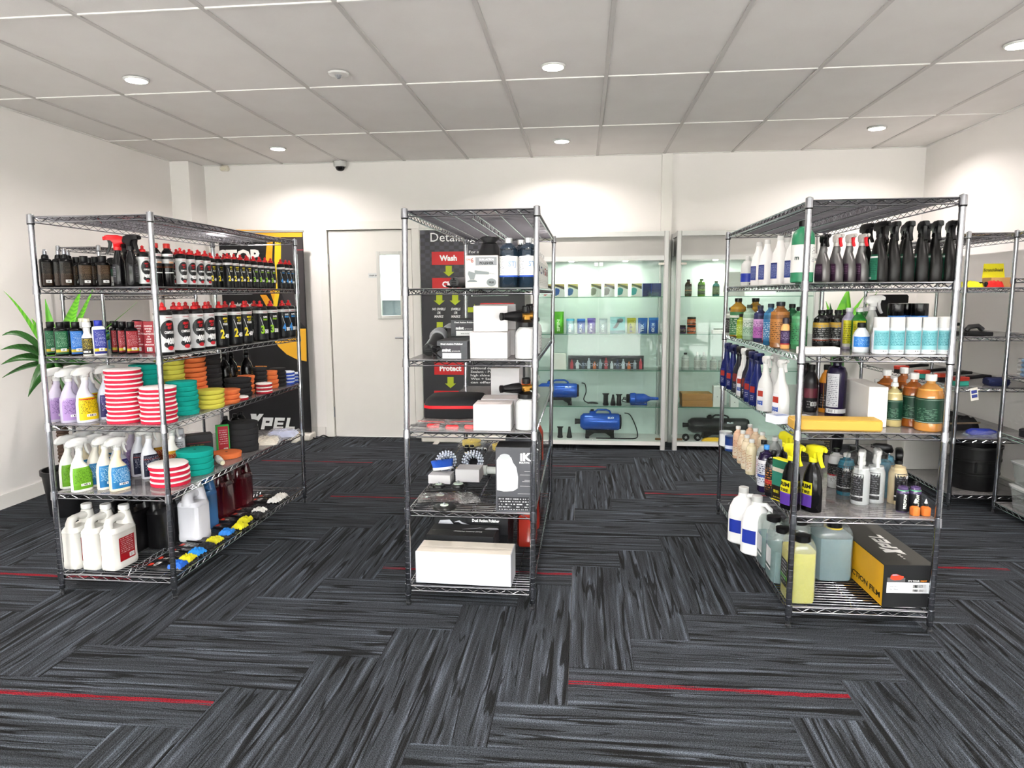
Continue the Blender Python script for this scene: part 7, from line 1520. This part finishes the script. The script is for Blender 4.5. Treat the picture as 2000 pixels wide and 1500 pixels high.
# ================================================================ goods on the back racks
K = RD
_s = [(0, .034), (.004, .036), (.13, .036), (.155, .026), (.165, .014), (.172, .0135)]
def rsp(col, lb): return [('body', mk('body', _s, CLEAR(col, .6, .05, .3)), [lab(_s, .03, .12, -200, 20, PRINT(lb, '#8a8a80', (.2, .8, .2, .9), 8))])]+head(.172, BLACK, None, 1.05, 1)
for px, v, kd, lb in ((212, .12, rsp('#2a86b0', [(0, '#2a3440')]), 'blue spray bottle on the rack behind, leftmost'), (231, .2, rsp('#d9b890', [(0, '#3a3430'), (.5, '#d8c4a4'), (.6, '#3a3430')]), 'amber spray bottle on the rack behind, second from the left'), (275, .42, rsp('#d9b890', [(0, '#3a3430'), (.5, '#d8c4a4'), (.6, '#3a3430')]), 'amber spray bottle on the rack behind, rightmost'), (318, .75, rsp('#3a3a3a', [(0, '#3a3430')]), 'dark spray bottle on the rack behind, hidden by the front post')):
    put(kd, 'spray_bottle', lb, 'bottle', K.ux(2, px, v)+Vector((0, 0, .0)), R_(180), 'sprays on the left back rack')
put(clearb(.034, .165, '#d9b890', [(0, '#3a3430'), (.5, '#d8c4a4'), (.6, '#3a3430')], '#8a8a80'), 'liquid_bottle', 'amber bottle with a black cap on the rack behind', 'bottle', K.ux(2, 254, .32), 0)
for k, (px, v, c_) in enumerate(((208, .15, '#b8442c'), (226, .25, '#4a4a30'), (240, .35, '#c46a1c'))): put(carton(.07, .07, .09, M(c_, .5), flap=False), 'small_box', ('red', 'olive', 'orange')[k]+' carton low on the rack behind the plant', 'box', K.ux(3, px, v), .2)
K = RE
sb = carton(.135, .1, .06, M('#b58d58', .65), flap=False); t = put(sb, 'display_box', 'open cardboard display box with a yellow header card', 'box', K.ux(1, 1948, .1), R_(0))
hc = MB().add([(-.068, .05, .055), (.068, .05, .055), (.068, .075, .15), (-.05, .075, .15)], [(0, 1, 2, 3)]).add([(-.068, .052, .055), (.068, .052, .055), (.068, .077, .15), (-.05, .077, .15)], [(3, 2, 1, 0)]); o = obj('header_card', hc.mesh('header_card', M('#d8cf1c', .5), smooth=False), t)
tx = MB(); text(tx, 'ScratchShield', (0, .0615, .1), (1, 0, 0), (0, .25, .968), .02, 0, .115, .02, .2); tx.v = [(x, y-.0015, z) for x, y, z in tx.v]; obj('lettering', tx.mesh('lettering', M('#2a2420', .5), smooth=False), o)
for px, c_, lb in ((1893, '#cfcb1e', 'yellow wash mitt at the front of the corner rack'), (1942, '#c8201c', 'red wash mitt beside the yellow one')):
    t = thing('wash_mitt', lb, 'mitt', K.ux(1, px, .1 if c_ == '#cfcb1e' else .022)); obj('mitt', heap(M(c_, .6), .13 if px < 1900 else .1, .1 if px < 1900 else .03, .045, px), t); obj('cuff', MB().box((.055 if px < 1900 else -.05, 0, .018), (.02, .08 if px < 1900 else .02, .03), .006).mesh('cuff', BLACKM), t)
def handbrush(col, bm=None): return [('head', MB().loft([(0, .05, .03, 5), (.02, .052, .032, 5), (.024, .045, .026, 4)], 18).mesh('head', M(col, .5)), [('bristles', MB().loft([(-.03, .05, .03, 5), (0, .048, .028, 5)], 18).mesh('bristles', M(bm or '#1a1a1c', .9)), None)]), ('handle', MB().tube([(-.04, 0, .016), (-.1, 0, .02), (-.16, 0, .024), (-.22, 0, .022)], [.014, .012, .013, .01], 10).mesh('handle', M('#1c1c1e', .5)), None)]
put([('tray', MB().box((0, 0, .0125), (.16, .14, .025), .004).mesh('tray', BLACKM), None), ('pad_grip', MB().tube([(-.05, 0, .03), (-.03, 0, .055), (.02, 0, .06), (.05, 0, .035)], .016, 10).mesh('pad_grip', M('#2a2a2c', .5)), None)], 'applicator', 'black applicator block with a curved grip on the corner rack', 'applicator', K.ux(2, 1902, .12), 0)
t = thing('tool_case', 'open black case at the far end of the corner rack', 'case', K.ux(2, 1757, 1.2), R_(12)); obj('case_base', MB().box((0, 0, .035), (.3, .22, .07), .01).mesh('case_base', BLACKM), t)
obj('case_lid', MB().prism([(-.13, 0), (.13, 0), (.155, .175), (.14, .19), (-.14, .19), (-.155, .175)], -.012, .012, 0, Matrix.Translation((0, .115, .07)) @ Matrix.Rotation(-.15, 4, 'X')).mesh('case_lid', M('#1c1c1e', .55)), t)
for k, (px, v) in enumerate(((1830, .45), (1812, .7))): put(handbrush('#26262a'), 'hand_brush', 'black hand brush on the corner rack, %s' % ('nearer', 'farther')[k], 'brush', K.ux(2, px, v)+Vector((0, 0, .031)), R_(200), 'hand brushes')
for k, (px, v, c_, b_) in enumerate(((1875, .1, '#9c2c1e', '#2c8c7c'), (1840, .3, '#b03a24', '#1c1c1e'), (1800, .5, '#b03a24', '#2c8c7c'), (1760, .8, '#a83020', '#1c1c1e'))): put(handbrush(c_, b_), 'hand_brush', 'red handled brush with %s bristles, %s from the front' % ('teal' if b_ == '#2c8c7c' else 'black', ORD[k]), 'brush', K.ux(3, px, v)+Vector((0, 0, .031)), R_(195), 'hand brushes')
t = thing('folded_cloth', 'dark blue folded cloth on the third corner shelf', 'cloth', K.ux(3, 1945, .1)); obj('cloth', MB().box((0, 0, .025), (.125, .1, .05), .012).mesh('cloth', M('#1a2248', .9)), t); obj('fold', MB().box((0, -.051, .025), (.12, .004, .004)).mesh('fold', M('#141a3a', .9)), t)
q0 = K.ux(3, 1902, .0); t = thing('hang_tag', 'white printed tag hanging from the third corner shelf', 'tag', q0+Vector((0, -.02, -.075)), .15, None, 1, (0, R_(-10))); obj('card', MB().box((0, 0, .035), (.05, .002, .08)).mesh('card', M('#e6e2d6', .5), smooth=False), t); obj('print', MB().box((0, -.0016, .05), (.036, .0006, .02)).box((0, -.0016, .022), (.036, .0006, .02)).mesh('print', M('#3a4690', .5), smooth=False), t)
t = thing('bagged_brush', 'blue bristle brush in a clear bag on the fourth corner shelf', 'brush', K.ux(4, 1916, .1)); obj('brush', MB().loft([(-.09, .012), (-.06, .024), (.05, .022), (.09, .008)], 14, mtx=Matrix.Translation((0, 0, .026)) @ Matrix.Rotation(PI/2, 4, 'Y')).mesh('brush', M('#2a3a9c', .6)), t); obj('bag', heap(CLEAR('#e6ecff', .12, .1), .2, .1, .05, 81), t)
for k, (px, v) in enumerate(((1868, .35), (1835, .6))):
    t = thing('soft_bag', 'black soft tool bag on the fourth corner shelf, %s' % ('nearer', 'farther')[k], 'bag', K.ux(4, px, v), .2, 'soft tool bags'); obj('bag_body', heap(M('#1c1b1c', .6), .24, .16, .1, 83+k), t); obj('strap', MB().box((0, -.075, .05), (.22, .006, .012), .002).mesh('strap', M('#7c6a58', .7)), t)
t = thing('bucket', 'round black detailing bucket on the bottom corner shelf', 'bucket', K.ux(5, 1900, .2)); R = .15
obj('wall', MB().loft([(0, R*.88), (.004, R*.9), (.1, R*.94), (.102, R*.97), (.112, R*.97), (.114, R*.945), (.19, R*.97), (.192, R), (.205, R), (.207, R*.975), (.275, R*.99), (.277, R*1.03), (.29, R*1.03), (.29, R*.97), (.1, R*.9)], 34).mesh('wall', M('#141415', .35)), t)
obj('floor_disc', mk('floor_disc', [(.02, R*.88), (.03, R*.88)], BLACKM, 28), t)
for a in (-60, -115): obj('rib', MB().box((R*.985*math.cos(R_(a)), R*.985*math.sin(R_(a)), .16), (.012, .012, .07), .003).mesh('rib', BLACK), t)
put(carton(.3, .26, .26, M('#a9a7a3', .6)), 'white_box', 'grey white carton behind the bucket on the bottom corner shelf', 'box', K.ux(5, 1786, .78), R_(3)); put(carton(.22, .2, .2, M('#8f8d8a', .6)), 'white_box', 'grey carton deep on the bottom corner shelf', 'box', K.ux(5, 1800, 1.15), 0)
K = RG
for k in range(4):
    t = thing('cloth_stack', 'pale blue bagged cloth on the right wall rack, %s' % ('lowest of four', 'second of four', 'third of four', 'topmost of four')[k], 'cloth', K.at(3, .1, 1.3, .028*k+.0), 0, 'bagged blue cloths'); obj('cloth', MB().box((0, 0, .0125), (.17, .2, .025), .009).mesh('cloth', M('#7fa6cc' if k % 2 else '#6c96c4', .8)), t); obj('bag', MB().box((.0, 0, .0132), (.19, .23, .0264), .006).mesh('bag', CLEAR('#ffffff', .06, .1)), t)
put(pad('#26262a', .08, .04, .95), 'polishing_pad', 'black round pad on the right wall rack', 'pad', K.at(4, .11, 1.36), 0); put(pad('#c8201c', .07, .03, .92), 'polishing_pad', 'red round pad on the right wall rack', 'pad', K.at(4, .12, 1.17), 0)
for k in range(2):
    b_ = K.at(5, .17, 1.25, .152*k); t = thing('storage_tub', 'clear plastic tub with a lid, %s of the stack' % ('lower', 'upper')[k], 'tub', b_, 0, 'clear tubs')
    obj('tub', MB().loft([(0, .13, .16, 7), (.004, .135, .165, 7), (.125, .15, .19, 7), (.13, .15, .19, 7)], 28, cap=False).box((0, 0, .004), (.25, .31, .004)).mesh('tub', CLEAR('#e9edec', .25, .12, .2)), t); obj('lid', MB().loft([(.128, .155, .195, 7), (.14, .157, .197, 7), (.15, .12, .16, 6)], 28).mesh('lid', CLEAR('#eef0ef', .45, .15, .2)), t)
    for q, (x, y, c_) in enumerate(((-.05, -.08, ('#c99a3c', '#2c2c30')[k]), (.04, -.02, ('#7cae8c', '#c9b9a0')[k]), (-.04, .07, ('#6a4a8c', '#6a5a74')[k]), (.05, .1, ('#c9863c', '#3c3c44')[k]))):
        w2 = thing('folded_cloth', '%s cloth inside the %s clear tub' % ((('golden', 'green', 'purple', 'orange'), ('black', 'cream', 'mauve', 'charcoal'))[k][q], ('lower', 'upper')[k]), 'cloth', b_+Vector((x, y, .0065)), q, 'cloths in tubs'); obj('cloth', heap(M(c_, .9), .08, .075, .09, 90+q+4*k), w2)

# ================================================================ small shifts (mm) that keep neighbouring goods from touching
for k, dx, dy in ((0, -10.5, 0), (1, 10.5, 0), (5, 0, -3.5), (6, 0, -10.5), (7, 0, 10.5), (9, 0, 3.5), (11, -10.5, 0), (12, 10.5, -17.5), (14, 0, 7), (15, 0, -7), (16, 0, 17.5), (21, 0, -3.5), (22, 0, 3.5), (43, -7, -7), (48, -3.5, 0), (51, 3.5, 0), (74, -7, -7), (76, -3.5, 0), (78, 3.5, -21), (80, 0, 21), (81, -3.5, 0), (82, 3.5, 0), (85, 0, -17.5), (86, 29.6, -7.1), (87, -29.6, 24.6), (88, 35, -59.5), (89, -35, 0), (90, 0, -3.5), (91, -3.5, -24.5), (92, 0, -17.5), (93, 35, 0), (94, 0, -31.5), (95, 0, 17.5), (96, 0, 31.5), (97, 0, 7), (98, 0, 66.5), (99, 0, -24.5), (100, -31.5, 10.5), (101, 0, 28), (103, 0, -10.5), (104, 0, 10.5), (107, -3.5, 0), (108, 3.5, 0), (115, -10.5, 0), (117, 10.5, 0), (118, 0, 10.5), (119, 20.9, 2.6), (120, 0, -14), (121, 0, -28), (122, 0, 28), (123, -20.9, 0.9), (130, -10.5, 0), (131, -28, 0), (132, 10.5, 0), (133, 28, 10.5), (134, -24.5, 0), (135, -21, -3.5), (136, 0, 21), (137, 0, -24.5), (138, 0, -24.5), (139, 0, -31.5), (140, 0, -31.5), (141, 0, -3.5), (142, 0, 17.5), (143, 24.5, 0), (144, 0, 7), (145, 21, 0), (146, 0, -21), (147, 0, 63), (148, 0, 21), (151, -3.5, 0), (152, 3.5, 0), (163, -3.5, 0), (166, 3.5, 0), (169, -17.5, -7), (171, 17.5, 0), (172, 0, 7), (183, 0, -24.5), (185, 0, 24.5), (191, -7, 0), (192, -10.5, 0), (193, -17.5, 0), (194, -3.5, 0), (195, 38.5, 0), (196, -17.5, 0), (215, -28, 0), (216, -3.5, 0), (217, 3.5, 0), (218, 10.5, 0), (219, 17.5, 0), (220, 0, 14), (221, -3.5, -14), (226, 3.5, 0), (230, -3.5, -3.5), (231, 3.5, 0), (232, 0, 3.5), (238, 0, 21), (240, 6.3, -2.1), (241, -6.3, -18.9), (242, -10.5, 0), (243, 10.5, 0), (244, -14, 0), (245, 14, 24.5), (246, -10.5, 0), (247, 10.5, 0), (248, 0, -3.5), (249, 0, -21), (252, -14, 0), (253, 14, 0), (254, -14, 0), (255, -7, 0), (257, 7, 0), (258, 14, 0), (260, 0, 10.5), (261, 0, -10.5), (272, -14, 0), (273, 14, 3.5), (274, 0, -3.5), (276, -10.5, 0), (277, 10.5, 0), (279, -14, 0), (280, 0, -3.5), (281, 7, 3.5), (282, 3.5, 0), (286, 3.5, 0), (301, 0, 14), (303, 14, 0), (304, -14, 0), (305, 0, -14), (310, -3.5, 0), (311, 3.5, 0), (321, 0, 42), (322, -7, -35), (323, -7, -7), (325, 3.5, 0), (326, -21, 0), (327, 31.5, 0), (328, -7, 0), (329, 7, 0), (352, -3.5, 0), (353, 3.5, 0)):
    for o in UNITS[k]: o.location = o.location+Vector((dx/1000, dy/1000, 0))
